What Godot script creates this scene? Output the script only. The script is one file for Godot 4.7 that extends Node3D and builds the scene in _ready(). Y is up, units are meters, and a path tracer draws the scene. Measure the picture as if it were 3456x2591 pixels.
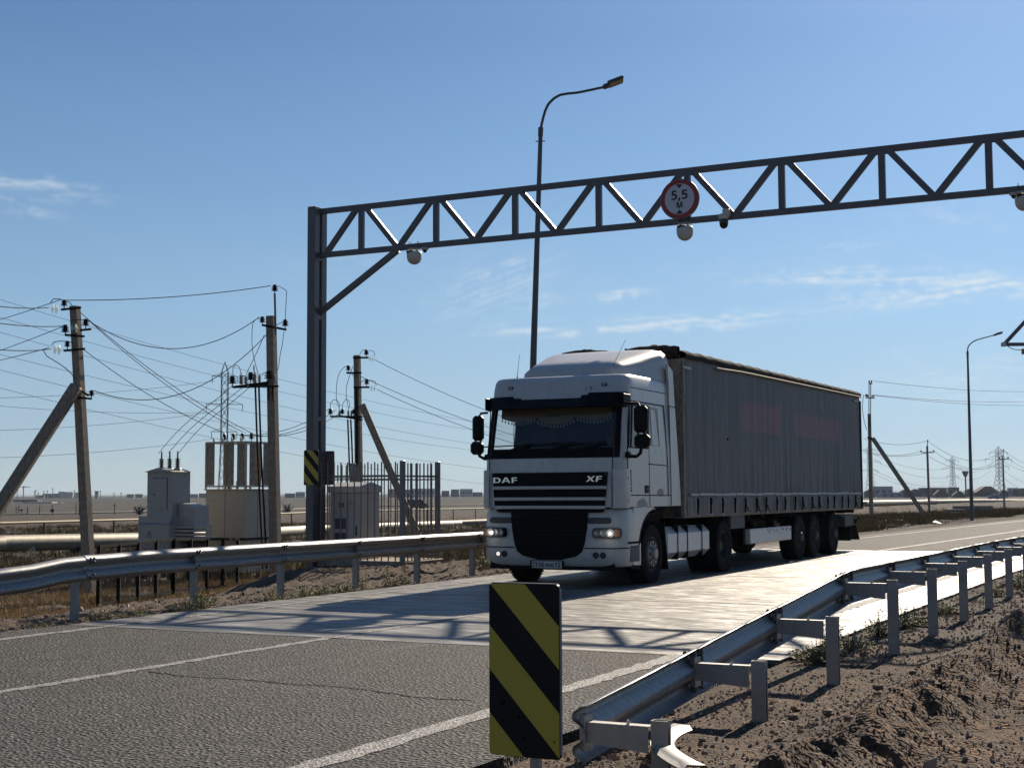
extends Node3D
# A roadside in dry steppe: an articulated lorry passes under a height-limit gantry, guardrails, poles and transformer kiosks around.
# Road frame: t metres across (right of the lorry's axis is plus), s metres along (away from the viewer is plus), y up.
const FOG := 0.0001
const PHI := 0.4644
var M := {}
var rng := RandomNumberGenerator.new()
var n_height := FastNoiseLite.new()
var n_patch := FastNoiseLite.new()
var vc := Color(1, 1, 1)

func R(t: float, s: float, y: float) -> Vector3:
	return Vector3(0.6219 + t * 0.8941 + s * 0.4478, y, -(23.03 - t * 0.4478 + s * 0.8941))

func ts(x: float, z: float) -> Vector2:
	var qx := x - 0.6219
	var qd := -z - 23.03
	return Vector2(qx * 0.8941 - qd * 0.4478, qx * 0.4478 + qd * 0.8941)

# a sight line of the survey of the place (photo pixel px, py) followed to the distance d
func at(px: float, py: float, d: float) -> Vector3:
	var ax := px - 1728.0
	var ay := py - 1295.5
	var cr := cos(0.0045)
	var sr := sin(0.0045)
	var bx := cr * ax - sr * ay
	var by := sr * ax + cr * ay
	var p := 0.07646
	var x := bx / 4810.0
	var yy := -by / 4810.0
	var y := cos(p) * yy + sin(p)
	var dd := -sin(p) * yy + cos(p)
	return Vector3(x * d / dd, 1.5 + y * d / dd, -d)

# ---------------------------------------------------------------- mesh helpers
func S() -> SurfaceTool:
	var st := SurfaceTool.new()
	st.begin(Mesh.PRIMITIVE_TRIANGLES)
	return st

func tri(st: SurfaceTool, a: Vector3, b: Vector3, c: Vector3, n: Vector3) -> void:
	st.set_color(vc)
	if (b - a).cross(c - a).dot(n) > 0.0:
		st.add_vertex(a); st.add_vertex(c); st.add_vertex(b)
	else:
		st.add_vertex(a); st.add_vertex(b); st.add_vertex(c)

func quad(st: SurfaceTool, a: Vector3, b: Vector3, c: Vector3, d: Vector3, n: Vector3) -> void:
	tri(st, a, b, c, n)
	tri(st, a, c, d, n)

func box(st: SurfaceTool, c: Vector3, size: Vector3, bev := 0.0, bs := Basis()) -> void:
	st.set_smooth_group(-1)
	var h := size * 0.5
	var b := minf(bev, minf(h.x, minf(h.y, h.z)) * 0.9)
	if b <= 0.0:
		for ax in 3:
			for sg in [-1.0, 1.0]:
				var n := Vector3(); n[ax] = sg
				var u := (ax + 1) % 3
				var v := (ax + 2) % 3
				var pts: Array[Vector3] = []
				for k in [[-1, -1], [1, -1], [1, 1], [-1, 1]]:
					var q := Vector3()
					q[ax] = sg * h[ax]; q[u] = k[0] * h[u]; q[v] = k[1] * h[v]
					pts.append(c + bs * q)
				quad(st, pts[0], pts[1], pts[2], pts[3], bs * n)
		return
	for ax in 3:
		var u := (ax + 1) % 3
		var v := (ax + 2) % 3
		for sg in [-1.0, 1.0]:
			var n := Vector3(); n[ax] = sg
			var pts: Array[Vector3] = []
			for k in [[-1, -1], [1, -1], [1, 1], [-1, 1]]:
				var q := Vector3()
				q[ax] = sg * h[ax]; q[u] = k[0] * (h[u] - b); q[v] = k[1] * (h[v] - b)
				pts.append(c + bs * q)
			quad(st, pts[0], pts[1], pts[2], pts[3], bs * n)
		for su in [-1.0, 1.0]:
			for sv in [-1.0, 1.0]:
				var e: Array[Vector3] = []
				for k in [-1.0, 1.0]:
					var q1 := Vector3(); q1[ax] = k * (h[ax] - b); q1[u] = su * h[u]; q1[v] = sv * (h[v] - b)
					var q2 := Vector3(); q2[ax] = k * (h[ax] - b); q2[u] = su * (h[u] - b); q2[v] = sv * h[v]
					e.append(c + bs * q1); e.append(c + bs * q2)
				var n2 := Vector3(); n2[u] = su; n2[v] = sv
				quad(st, e[0], e[1], e[3], e[2], bs * n2)
	for sx in [-1.0, 1.0]:
		for sy in [-1.0, 1.0]:
			for sz in [-1.0, 1.0]:
				var g := Vector3(sx, sy, sz)
				var p1 := Vector3(sx * h.x, sy * (h.y - b), sz * (h.z - b))
				var p2 := Vector3(sx * (h.x - b), sy * h.y, sz * (h.z - b))
				var p3 := Vector3(sx * (h.x - b), sy * (h.y - b), sz * h.z)
				tri(st, c + bs * p1, c + bs * p2, c + bs * p3, bs * g)

func frame_of(dir: Vector3, up := Vector3.UP) -> Basis:
	var z := dir.normalized()
	if absf(z.dot(up)) > 0.98:
		up = Vector3.RIGHT
	var x := up.cross(z).normalized()
	return Basis(x, z.cross(x), z)

# a straight bar of w (sideways) by h between two points
func bar(st: SurfaceTool, a: Vector3, b: Vector3, w: float, h: float, up := Vector3.UP, bev := 0.0) -> void:
	box(st, (a + b) * 0.5, Vector3(w, h, a.distance_to(b)), bev, frame_of(b - a, up))

# a straight four-sided bar that tapers
func taper(st: SurfaceTool, a: Vector3, b: Vector3, wa: float, wb: float, fb := Basis()) -> void:
	st.set_smooth_group(-1)
	var pa: Array[Vector3] = []
	var pb: Array[Vector3] = []
	var k := 0.78
	for c in [[-1, -k], [-k, -1], [k, -1], [1, -k], [1, k], [k, 1], [-k, 1], [-1, k]]:
		pa.append(a + fb * Vector3(c[0] * wa * 0.5, 0, c[1] * wa * 0.5))
		pb.append(b + fb * Vector3(c[0] * wb * 0.5, 0, c[1] * wb * 0.5))
	for i in 8:
		var j := (i + 1) % 8
		quad(st, pa[i], pa[j], pb[j], pb[i], (pa[i] + pa[j]) * 0.5 - a)
		tri(st, pb[i], pb[j], b, b - a)

func tube(st: SurfaceTool, pts: Array, r0: float, r1 := -1.0, n := 8) -> void:
	if r1 < 0.0:
		r1 = r0
	st.set_smooth_group(1)
	var rings := []
	var f := frame_of(pts[1] - pts[0])
	for i in pts.size():
		var dir: Vector3 = (pts[mini(i + 1, pts.size() - 1)] - pts[maxi(i - 1, 0)]).normalized()
		var x: Vector3 = f.x - dir * f.x.dot(dir)
		x = x.normalized() if x.length() > 0.01 else frame_of(dir).x
		f = Basis(x, dir.cross(x), dir)
		var r := lerpf(r0, r1, float(i) / (pts.size() - 1))
		var ring: Array[Vector3] = []
		for k in n:
			var an := TAU * k / n
			ring.append(pts[i] + (f.x * cos(an) + f.y * sin(an)) * r)
		rings.append(ring)
	for i in rings.size() - 1:
		for k in n:
			var l := (k + 1) % n
			quad(st, rings[i][k], rings[i][l], rings[i + 1][l], rings[i + 1][k], rings[i][k] + rings[i][l] - pts[i] * 2.0)
	st.set_smooth_group(-1)
	for k in range(1, n - 1):
		tri(st, rings[0][0], rings[0][k], rings[0][k + 1], pts[0] - pts[1])
		tri(st, rings[-1][0], rings[-1][k], rings[-1][k + 1], pts[-1] - pts[-2])

# profile points (radius, along) turned about an axis through o
func lathe(st: SurfaceTool, prof: Array, o: Vector3, axis := Vector3.UP, n := 16, smooth := true) -> void:
	var f := frame_of(axis)
	for i in prof.size() - 1:
		st.set_smooth_group(2 + i if not smooth else 1)
		var p: Vector2 = prof[i]
		var q: Vector2 = prof[i + 1]
		for k in n:
			var a0 := TAU * k / n
			var a1 := TAU * (k + 1) / n
			var d0 := f.x * cos(a0) + f.y * sin(a0)
			var d1 := f.x * cos(a1) + f.y * sin(a1)
			var nn := (d0 + d1) * (q.y - p.y) + f.z * (p.x - q.x) * 2.0
			if p.x > 0.0:
				tri(st, o + d0 * p.x + f.z * p.y, o + d1 * p.x + f.z * p.y, o + d1 * q.x + f.z * q.y, nn)
			if q.x > 0.0:
				tri(st, o + d0 * p.x + f.z * p.y, o + d1 * q.x + f.z * q.y, o + d0 * q.x + f.z * q.y, nn)

# a flat outline given thickness: points in the xy of xf, from z0 to z1
func prism(st: SurfaceTool, poly: PackedVector2Array, z0: float, z1: float, xf := Transform3D()) -> void:
	st.set_smooth_group(-1)
	var ix := Geometry2D.triangulate_polygon(poly)
	for i in range(0, ix.size(), 3):
		for z in [z0, z1]:
			var v: Array[Vector3] = []
			for k in 3:
				v.append(xf * Vector3(poly[ix[i + k]].x, poly[ix[i + k]].y, z))
			tri(st, v[0], v[1], v[2], xf.basis * Vector3(0, 0, signf(z - (z0 + z1) * 0.5)))
	var area := 0.0
	for i in poly.size():
		area += poly[i].cross(poly[(i + 1) % poly.size()])
	for i in poly.size():
		var a := poly[i]
		var b := poly[(i + 1) % poly.size()]
		var nn := Vector3((b - a).y, -(b - a).x, 0) * signf(area)
		quad(st, xf * Vector3(a.x, a.y, z0), xf * Vector3(b.x, b.y, z0), xf * Vector3(b.x, b.y, z1), xf * Vector3(a.x, a.y, z1), xf.basis * nn)

# rows of points skinned; hint says which way is out
func skin(st: SurfaceTool, rows: Array, hint: Callable, smooth := 1, closed := false) -> void:
	st.set_smooth_group(smooth)
	for i in rows.size() - 1:
		var m: int = rows[i].size()
		for k in (m if closed else m - 1):
			var l := (k + 1) % m
			var a: Vector3 = rows[i][k]
			var b: Vector3 = rows[i][l]
			var c: Vector3 = rows[i + 1][l]
			var d: Vector3 = rows[i + 1][k]
			quad(st, a, b, c, d, hint.call((a + b + c + d) * 0.25))

func away(o: Vector3) -> Callable:
	return func(p): return p - o

func along_n(n: Vector3) -> Callable:
	return func(_p): return n

func obj(called: String, st: SurfaceTool, mat: Material, parent: Node = self) -> MeshInstance3D:
	st.generate_normals()
	var o := MeshInstance3D.new()
	o.name = called
	o.mesh = st.commit()
	o.material_override = mat
	parent.add_child(o, true)
	return o

func inst(called: String, mesh: Mesh, mat: Material, xf: Transform3D, parent: Node = self) -> MeshInstance3D:
	var o := MeshInstance3D.new()
	o.name = called
	o.mesh = mesh
	o.material_override = mat
	o.transform = xf
	parent.add_child(o, true)
	return o

func made(st: SurfaceTool) -> Mesh:
	st.generate_normals()
	return st.commit()

func numbered(called: String) -> String:
	if not has_node(called):
		return called
	var i := 1
	while has_node("%s_%03d" % [called, i]):
		i += 1
	return "%s_%03d" % [called, i]

func thing(called: String, label: String, category: String, pos := Vector3(), turn := 0.0, group := "") -> Node3D:
	var o := Node3D.new()
	o.name = numbered(called)
	o.position = pos
	o.rotation.y = turn
	add_child(o)
	return tag(o, label, category, group)

func tag(o: Node3D, label: String, category: String, group := "") -> Node3D:
	o.set_meta("label", label)
	o.set_meta("category", category)
	if group:
		o.set_meta("group", group)
	return o

func text(called: String, s: String, h: float, xf: Transform3D, mat: Material, parent: Node, depth := 0.006, stretch := 1.0, weight := 700) -> MeshInstance3D:
	var f := SystemFont.new()
	f.font_names = PackedStringArray(["Droid Sans"])
	f.font_weight = weight
	var tm := TextMesh.new()
	tm.font = f
	tm.text = s
	tm.font_size = 64
	tm.pixel_size = h / 46.0
	tm.depth = depth
	xf.basis = xf.basis * Basis.from_scale(Vector3(stretch, 1, 1))
	return inst(called, tm, mat, xf, parent)

func rc(poly_w: float, poly_h: float, r: float, n := 4) -> PackedVector2Array:
	var out := PackedVector2Array()
	for c in [[1, 1, 0.0], [-1, 1, 0.25], [-1, -1, 0.5], [1, -1, 0.75]]:
		for i in n + 1:
			var an: float = TAU * (c[2] + 0.25 * i / n)
			out.append(Vector2(c[0] * (poly_w * 0.5 - r) + cos(an) * r, c[1] * (poly_h * 0.5 - r) + sin(an) * r))
	return out

# ---------------------------------------------------------------- materials
func lin(r: float, g: float, b: float, a := 1.0) -> Color:
	var c := Color(r, g, b).linear_to_srgb()
	c.a = a
	return c

func noise_tex(size: int, freq: float, lo: float, hi: float, type := FastNoiseLite.TYPE_SIMPLEX_SMOOTH, sd := 1, oct := 4, cell := FastNoiseLite.RETURN_CELL_VALUE) -> NoiseTexture2D:
	var n := FastNoiseLite.new()
	n.noise_type = type
	n.frequency = freq
	n.seed = sd
	n.fractal_octaves = oct
	n.cellular_return_type = cell
	if type == FastNoiseLite.TYPE_CELLULAR:
		n.fractal_type = FastNoiseLite.FRACTAL_NONE
	var t := NoiseTexture2D.new()
	t.width = size
	t.height = size
	t.seamless = true
	t.noise = n
	var g := Gradient.new()
	g.set_color(0, Color(lo, lo, lo))
	g.set_color(1, Color(hi, hi, hi))
	t.color_ramp = g
	return t

func bump_tex(size: int, freq: float, strength: float, type := FastNoiseLite.TYPE_SIMPLEX_SMOOTH, sd := 5, oct := 4) -> NoiseTexture2D:
	var t := noise_tex(size, freq, 0, 1, type, sd, oct, FastNoiseLite.RETURN_DISTANCE)
	t.color_ramp = null
	t.as_normal_map = true
	t.bump_strength = strength
	return t

func mat(called: String, c: Color, rough: float, metal := 0.0, tex: Texture2D = null, scale := Vector3.ONE, nrm: Texture2D = null, nstr := 0.5, world := false) -> StandardMaterial3D:
	var m := StandardMaterial3D.new()
	m.resource_name = called
	m.albedo_color = c
	m.roughness = rough
	m.metallic = metal
	if tex or nrm:
		m.uv1_triplanar = true
		m.uv1_world_triplanar = world
		m.uv1_scale = scale
		m.albedo_texture = tex
		if nrm:
			m.normal_enabled = true
			m.normal_texture = nrm
			m.normal_scale = nstr
	M[called] = m
	return m

func materials() -> void:
	var grime := noise_tex(512, 0.012, 0.72, 1.12, FastNoiseLite.TYPE_SIMPLEX_SMOOTH, 3, 5)
	var film := noise_tex(512, 0.012, 0.93, 1.05, FastNoiseLite.TYPE_SIMPLEX_SMOOTH, 3, 6)
	var fine := noise_tex(512, 0.08, 0.78, 1.1, FastNoiseLite.TYPE_SIMPLEX_SMOOTH, 4, 4)
	var stones := noise_tex(1024, 0.16, 0.12, 1.0, FastNoiseLite.TYPE_CELLULAR, 6)
	var stones2 := noise_tex(1024, 0.11, 0.35, 1.0, FastNoiseLite.TYPE_CELLULAR, 16)
	var pebbles := bump_tex(1024, 0.16, 7.0, FastNoiseLite.TYPE_CELLULAR, 6)
	var pebbles2 := bump_tex(1024, 0.11, 9.0, FastNoiseLite.TYPE_CELLULAR, 16)
	var soft := bump_tex(512, 0.03, 5.0)
	mat("white_paint", lin(0.50, 0.48, 0.44), 0.4, 0.0, film, Vector3(0.9, 0.5, 0.9))
	M.white_paint.clearcoat_enabled = true
	M.white_paint.clearcoat = 0.5
	M.white_paint.clearcoat_roughness = 0.25
	mat("seam", lin(0.03, 0.03, 0.032), 0.8)
	mat("black_plastic", lin(0.012, 0.012, 0.013), 0.5, 0.0, fine, Vector3.ONE * 3)
	mat("dark_trim", lin(0.005, 0.005, 0.007), 0.5)
	mat("grey_plastic", lin(0.06, 0.06, 0.065), 0.65, 0.0, film, Vector3.ONE)
	mat("interior", lin(0.012, 0.013, 0.014), 0.95)
	mat("valance", lin(0.12, 0.085, 0.03), 0.95)
	mat("tassel", lin(0.28, 0.26, 0.2), 0.95)
	mat("glass", lin(0.05, 0.09, 0.1, 0.12), 0.02)
	M.glass.transparency = BaseMaterial3D.TRANSPARENCY_ALPHA
	mat("chrome", lin(0.7, 0.7, 0.72), 0.15, 1.0)
	mat("lamp_reflector", lin(0.3, 0.31, 0.33), 0.35, 0.6)
	mat("lens", lin(0.3, 0.33, 0.36, 0.1), 0.02)
	M.lens.transparency = BaseMaterial3D.TRANSPARENCY_ALPHA
	mat("amber", lin(0.35, 0.12, 0.04), 0.3)
	mat("rubber", lin(0.012, 0.012, 0.012), 0.85, 0.0, fine, Vector3.ONE * 4)
	mat("rim_steel", lin(0.34, 0.32, 0.29), 0.5, 0.3, grime, Vector3.ONE * 3)
	mat("rim_dark", lin(0.06, 0.06, 0.06), 0.6, 0.3)
	mat("hole", lin(0.003, 0.003, 0.003), 1.0)
	mat("tank", lin(0.5, 0.5, 0.5), 0.45, 0.35, film, Vector3.ONE)
	mat("chassis", lin(0.012, 0.012, 0.012), 0.8)
	mat("tarp", lin(0.185, 0.175, 0.172), 0.6, 0.0, film, Vector3(0.5, 0.12, 0.5), soft, 0.25)
	M.tarp.vertex_color_use_as_albedo = true
	mat("roof_tarp", lin(0.055, 0.05, 0.045), 0.95, 0.0, grime, Vector3(1, 1, 1), soft, 0.5)
	mat("strap", lin(0.014, 0.014, 0.015), 0.8)
	mat("reflective", lin(0.38, 0.375, 0.37), 0.5)
	mat("galv", lin(0.33, 0.335, 0.34), 0.48, 0.65, noise_tex(512, 0.03, 0.72, 1.0, FastNoiseLite.TYPE_SIMPLEX_SMOOTH, 33, 6), Vector3(1.2, 1.2, 1.2), soft, 0.08)
	mat("galv_post", lin(0.30, 0.295, 0.28), 0.6, 0.4, film, Vector3(1.5, 1.5, 1.5))
	mat("bolt", lin(0.06, 0.06, 0.065), 0.5, 0.6)
	mat("gantry_paint", lin(0.10, 0.093, 0.098), 0.42, 0.0, film, Vector3(0.8, 0.8, 0.8))
	mat("camera_white", lin(0.5, 0.48, 0.42), 0.5, 0.0, film, Vector3.ONE * 2)
	mat("black_gloss", lin(0.005, 0.005, 0.006), 0.1)
	mat("sign_white", lin(0.5, 0.52, 0.56), 0.45)
	mat("sign_red", lin(0.3, 0.02, 0.02), 0.45)
	mat("sign_ink", lin(0.008, 0.008, 0.012), 0.5)
	mat("board_black", lin(0.02, 0.019, 0.021), 0.4, 0.0, fine, Vector3.ONE * 5)
	mat("board_yellow", lin(0.47, 0.375, 0.035), 0.45, 0.0, fine, Vector3.ONE * 5)
	mat("board_back", lin(0.16, 0.16, 0.17), 0.5, 0.3)
	mat("lamp_grey", lin(0.085, 0.085, 0.088), 0.4, 0.5)
	mat("lamp_lens", lin(0.38, 0.33, 0.22), 0.4)
	mat("pole_concrete", lin(0.30, 0.245, 0.185), 0.9, 0.0, grime, Vector3(2, 0.7, 2), soft, 0.3)
	mat("rust_steel", lin(0.022, 0.018, 0.016), 0.75, 0.2)
	mat("porcelain", lin(0.010, 0.012, 0.014), 0.15)
	mat("pale_porcelain", lin(0.3, 0.3, 0.3), 0.3)
	mat("glass_disc", lin(0.75, 0.8, 0.7, 0.4), 0.05)
	M.glass_disc.transparency = BaseMaterial3D.TRANSPARENCY_ALPHA
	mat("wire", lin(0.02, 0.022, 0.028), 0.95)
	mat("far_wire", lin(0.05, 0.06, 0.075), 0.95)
	mat("kiosk_grey", lin(0.36, 0.345, 0.315), 0.5, 0.0, film, Vector3(1, 0.6, 1))
	mat("kiosk_blue", lin(0.16, 0.2, 0.3), 0.45)
	mat("kiosk_beige", lin(0.42, 0.37, 0.27), 0.6, 0.0, film, Vector3(1, 0.6, 1))
	mat("panel_grey", lin(0.3, 0.25, 0.19), 0.8, 0.0, grime, Vector3(1.5, 0.7, 1.5))
	mat("cabinet_white", lin(0.42, 0.405, 0.38), 0.45, 0.0, film, Vector3(1, 0.7, 1))
	mat("vent_grey", lin(0.12, 0.12, 0.13), 0.6)
	mat("cage_paint", lin(0.2, 0.19, 0.18), 0.5, 0.2)
	mat("dark_fence", lin(0.010, 0.009, 0.009), 0.8)
	mat("red_ink", lin(0.3, 0.03, 0.03), 0.6)
	mat("lattice", lin(0.12, 0.13, 0.14), 0.6, 0.3)
	mat("pipe_wrap", lin(0.22, 0.195, 0.155), 0.6, 0.35, grime, Vector3(0.6, 0.6, 0.6), bump_tex(512, 0.05, 6.0, FastNoiseLite.TYPE_SIMPLEX_SMOOTH, 8), 0.4, true)
	mat("gas_yellow", lin(0.26, 0.215, 0.12), 0.7)
	mat("dark_pipe", lin(0.03, 0.027, 0.026), 0.7)
	mat("far_wall", lin(0.12, 0.12, 0.13), 0.9)
	mat("far_light", lin(0.36, 0.36, 0.37), 0.7)
	mat("far_dark", lin(0.06, 0.06, 0.07), 0.9)
	mat("far_roof", lin(0.085, 0.07, 0.075), 0.8)
	mat("mark_white", lin(0.42, 0.41, 0.40), 0.75, 0.0, noise_tex(1024, 0.16, 0.3, 1.0, FastNoiseLite.TYPE_CELLULAR, 9), Vector3.ONE * 0.4, pebbles, 0.6)
	mat("asphalt", lin(0.125, 0.122, 0.12), 0.84, 0.0, stones, Vector3.ONE * 0.22, pebbles, 1.3)
	M.asphalt.vertex_color_use_as_albedo = true
	M.asphalt.detail_enabled = true
	M.asphalt.detail_blend_mode = BaseMaterial3D.BLEND_MODE_MUL
	M.asphalt.detail_albedo = noise_tex(512, 0.02, 0.7, 1.05, FastNoiseLite.TYPE_SIMPLEX_SMOOTH, 12, 5)
	M.asphalt.detail_uv_layer = BaseMaterial3D.DETAIL_UV_2
	M.asphalt.uv2_triplanar = true
	M.asphalt.uv2_scale = Vector3.ONE * 0.17
	mat("concrete", lin(0.46, 0.445, 0.42), 0.53, 0.0, noise_tex(1024, 0.03, 0.12, 1.0, FastNoiseLite.TYPE_SIMPLEX_SMOOTH, 21, 6), Vector3(0.025, 0.5, 0.13), bump_tex(1024, 0.03, 8.0, FastNoiseLite.TYPE_SIMPLEX_SMOOTH, 22, 6), 0.3)
	M.concrete.vertex_color_use_as_albedo = true
	mat("dirt", lin(0.78, 0.76, 0.74), 1.0, 0.0, stones2, Vector3.ONE * 0.42, pebbles2, 0.9, true)
	M.dirt.vertex_color_use_as_albedo = true
	M.dirt.detail_enabled = true
	M.dirt.detail_blend_mode = BaseMaterial3D.BLEND_MODE_MUL
	M.dirt.detail_albedo = noise_tex(512, 0.03, 0.6, 1.15, FastNoiseLite.TYPE_SIMPLEX_SMOOTH, 13, 5)
	M.dirt.detail_uv_layer = BaseMaterial3D.DETAIL_UV_2
	M.dirt.uv2_triplanar = true
	M.dirt.uv2_world_triplanar = true
	M.dirt.uv2_scale = Vector3.ONE * 0.13
	mat("stone", lin(1, 0.96, 0.92), 0.9, 0.0, fine, Vector3.ONE * 6)
	M.stone.vertex_color_use_as_albedo = true
	mat("leaf", lin(1, 1, 1), 0.75)
	M.leaf.vertex_color_use_as_albedo = true
	M.leaf.backlight_enabled = true
	M.leaf.backlight = lin(0.12, 0.13, 0.03)
	mat("dry_grass", lin(0.72, 0.7, 0.68), 0.85)
	M.dry_grass.vertex_color_use_as_albedo = true
	M.dry_grass.backlight_enabled = true
	M.dry_grass.backlight = lin(0.16, 0.115, 0.05)
	mat("dirt_splash", lin(0.36, 0.345, 0.30), 0.8)
	mat("bushing", lin(0.07, 0.075, 0.06), 0.4)
	mat("rock", lin(0.2, 0.135, 0.09), 0.95, 0.0, grime, Vector3.ONE * 9)
	mat("litter", lin(0.7, 0.7, 0.7), 0.7)
	for k in ["rubber", "black_plastic", "chassis", "interior", "hole", "strap", "dark_fence", "rust_steel", "dark_trim", "board_black", "seam", "roof_tarp", "rim_dark", "wire", "far_wire"]:
		M[k].metallic_specular = 0.2
	mat("glow", lin(0.9, 0.9, 0.9), 0.3)
	M.glow.emission_enabled = true
	M.glow.emission = Color(1.0, 0.97, 0.9)
	M.glow.emission_energy_multiplier = 0.45

# ---------------------------------------------------------------- the sky
func sky_image() -> ImageTexture:
	var im: Image
	var warp := FastNoiseLite.new()
	warp.seed = 4; warp.frequency = 0.9; warp.fractal_octaves = 3
	var wisp := FastNoiseLite.new()
	wisp.seed = 7; wisp.frequency = 1.0; wisp.fractal_octaves = 5
	var field := FastNoiseLite.new()
	field.seed = 11; field.frequency = 0.045; field.fractal_octaves = 3
	var sun := Vector3(0.734, 1.0, -1.578).normalized()
	var keys := [[0.0, Vector3(0.74, 0.89, 0.94)], [1.0, Vector3(0.71, 0.88, 0.95)], [2.2, Vector3(0.60, 0.82, 0.98)], [7.0, Vector3(0.43, 0.70, 1.0)], [12.0, Vector3(0.285, 0.525, 0.87)], [18.0, Vector3(0.178, 0.365, 0.70)], [30.0, Vector3(0.11, 0.25, 0.54)], [50.0, Vector3(0.07, 0.17, 0.41)], [90.0, Vector3(0.05, 0.13, 0.33)]]
	# wisps of cirrus: azimuth, elevation, half width, half height (degrees), strength, slope
	var clouds := [[-19.6, 11.75, 3.4, 0.3, 0.6, -0.06], [-19.2, 11.0, 1.6, 0.4, 0.3, -0.25], [-0.6, 8.5, 2.6, 1.0, 0.4, 0.3], [1.2, 7.8, 1.6, 0.6, 0.2, 0.1], [4.5, 7.95, 1.2, 0.34, 0.7, 0.06], [6.4, 6.75, 6.0, 0.24, 0.85, 0.035], [0.5, 6.5, 2.0, 0.16, 0.5, -0.02], [14.0, 8.3, 5.0, 0.42, 0.75, -0.05], [18.0, 7.75, 5.0, 0.4, 0.9, 0.07], [13.0, 9.6, 3.0, 0.4, 0.16, 0.06], [18.0, 4.2, 4.0, 0.9, 0.32, -0.03], [17.5, 10.6, 2.6, 0.5, 0.16, -0.1], [-6.0, 9.4, 4.0, 0.5, 0.12, 0.1]]
	# the whole dome coarsely, then the part with wisps at four times the detail
	for pas in 2:
		var w := 1024 if pas == 0 else 4096
		var h := w / 2
		if pas == 0:
			im = Image.create(w, h, false, Image.FORMAT_RGBF)
		else:
			im.resize(w, h, Image.INTERPOLATE_BILINEAR)
		sky_rows(im, w, h, pas, keys, clouds, sun, warp, wisp, field)
	return ImageTexture.create_from_image(im)

func sky_rows(im: Image, w: int, h: int, pas: int, keys: Array, clouds: Array, sun: Vector3, warp: FastNoiseLite, wisp: FastNoiseLite, field: FastNoiseLite) -> void:
	for j in h:
		var el := 90.0 - (j + 0.5) / h * 180.0
		if pas == 1 and (el < -3.0 or el > 26.0):
			continue
		var base := Vector3(0.16, 0.135, 0.11)
		if el >= 0.0:
			for k in keys.size() - 1:
				if el >= keys[k][0] and el <= keys[k + 1][0]:
					var f: float = (el - keys[k][0]) / (keys[k + 1][0] - keys[k][0])
					base = keys[k][1].lerp(keys[k + 1][1], f)
		elif el > -2.0:
			base = Vector3(0.46, 0.60, 0.66).lerp(base, -el / 2.0)
		for i in w:
			var az := fposmod((i + 0.5) / w * 360.0 + 180.0, 360.0) - 180.0
			if pas == 1 and absf(az) > 26.5:
				continue
			var c := base
			if el >= 0.0:
				var er := deg_to_rad(el)
				var ar := deg_to_rad(az)
				var v := Vector3(sin(ar) * cos(er), sin(er), -cos(ar) * cos(er))
				var g := rad_to_deg(acos(clampf(v.dot(sun), -1, 1)))
				c *= 0.45 + 0.75 * exp(-g / 38.0)
				c += Vector3(0.57, 0.57, 0.56) * exp(-g / 9.0)
				if absf(az) < 26.0 and el < 23.0:
					var cov := 0.0
					for q in clouds:
						var dx: float = (az - q[0]) / q[2]
						if absf(dx) > 2.0:
							continue
						var wob := warp.get_noise_2d(az * 0.55 + q[0] * 9.0, el * 1.1) * 0.8
						var dy: float = (el - q[1] - q[5] * (az - q[0]) + wob * q[3] * 1.4) / q[3]
						var m := exp(-dx * dx * 1.4 - dy * dy * 1.2)
						if m > 0.02:
							var st := wisp.get_noise_2d(az * 0.22 + wob * 0.9 + q[0], (el - (q[5] + 0.05) * az) * 4.2)
							cov += q[4] * m * clampf(0.42 + st * 1.9, 0.0, 1.4)
					c = c.lerp(Vector3(0.80, 0.86, 0.88), clampf(cov * 0.85, 0.0, 0.9))
				elif el < 40.0:
					var f2 := clampf(field.get_noise_2d(az, el * 6.0) * 2.2 - 0.75, 0.0, 0.5)
					c = c.lerp(Vector3(0.7, 0.76, 0.78), f2 * (1.0 - el / 40.0))
			im.set_pixel(i, j, Color(c.x, c.y, c.z))

# ---------------------------------------------------------------- the ground
func bend(s: float) -> float:
	return 0.0455 * maxf(0.0, s - 7.0) if s > 9.0 else 0.0455 * maxf(0.0, s - 5.0) ** 2 / 8.0

func pw(x: float, k: Array) -> float:
	if x <= k[0][0]:
		return k[0][1]
	for i in k.size() - 1:
		if x < k[i + 1][0]:
			return lerpf(k[i][1], k[i + 1][1], smoothstep(k[i][0], k[i + 1][0], x))
	return k[-1][1]

const LEFT_NEAR := [[2.3, -0.03], [3.2, -0.05], [4.6, -0.12], [7.0, -0.6], [11.0, -0.98], [20.0, -1.15], [42.0, -1.62], [90.0, -1.65]]
const LEFT_FAR := [[2.3, -0.03], [3.4, -0.05], [15.0, -0.42], [30.0, -1.05], [45.0, -1.5], [90.0, -1.65]]
const RIGHT := [[6.15, -0.03], [7.2, -0.03], [7.5, 0.03], [7.9, 0.22], [8.4, 0.06], [9.0, -0.03], [14.0, -0.1], [40.0, -0.7], [120.0, -1.6]]

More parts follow.
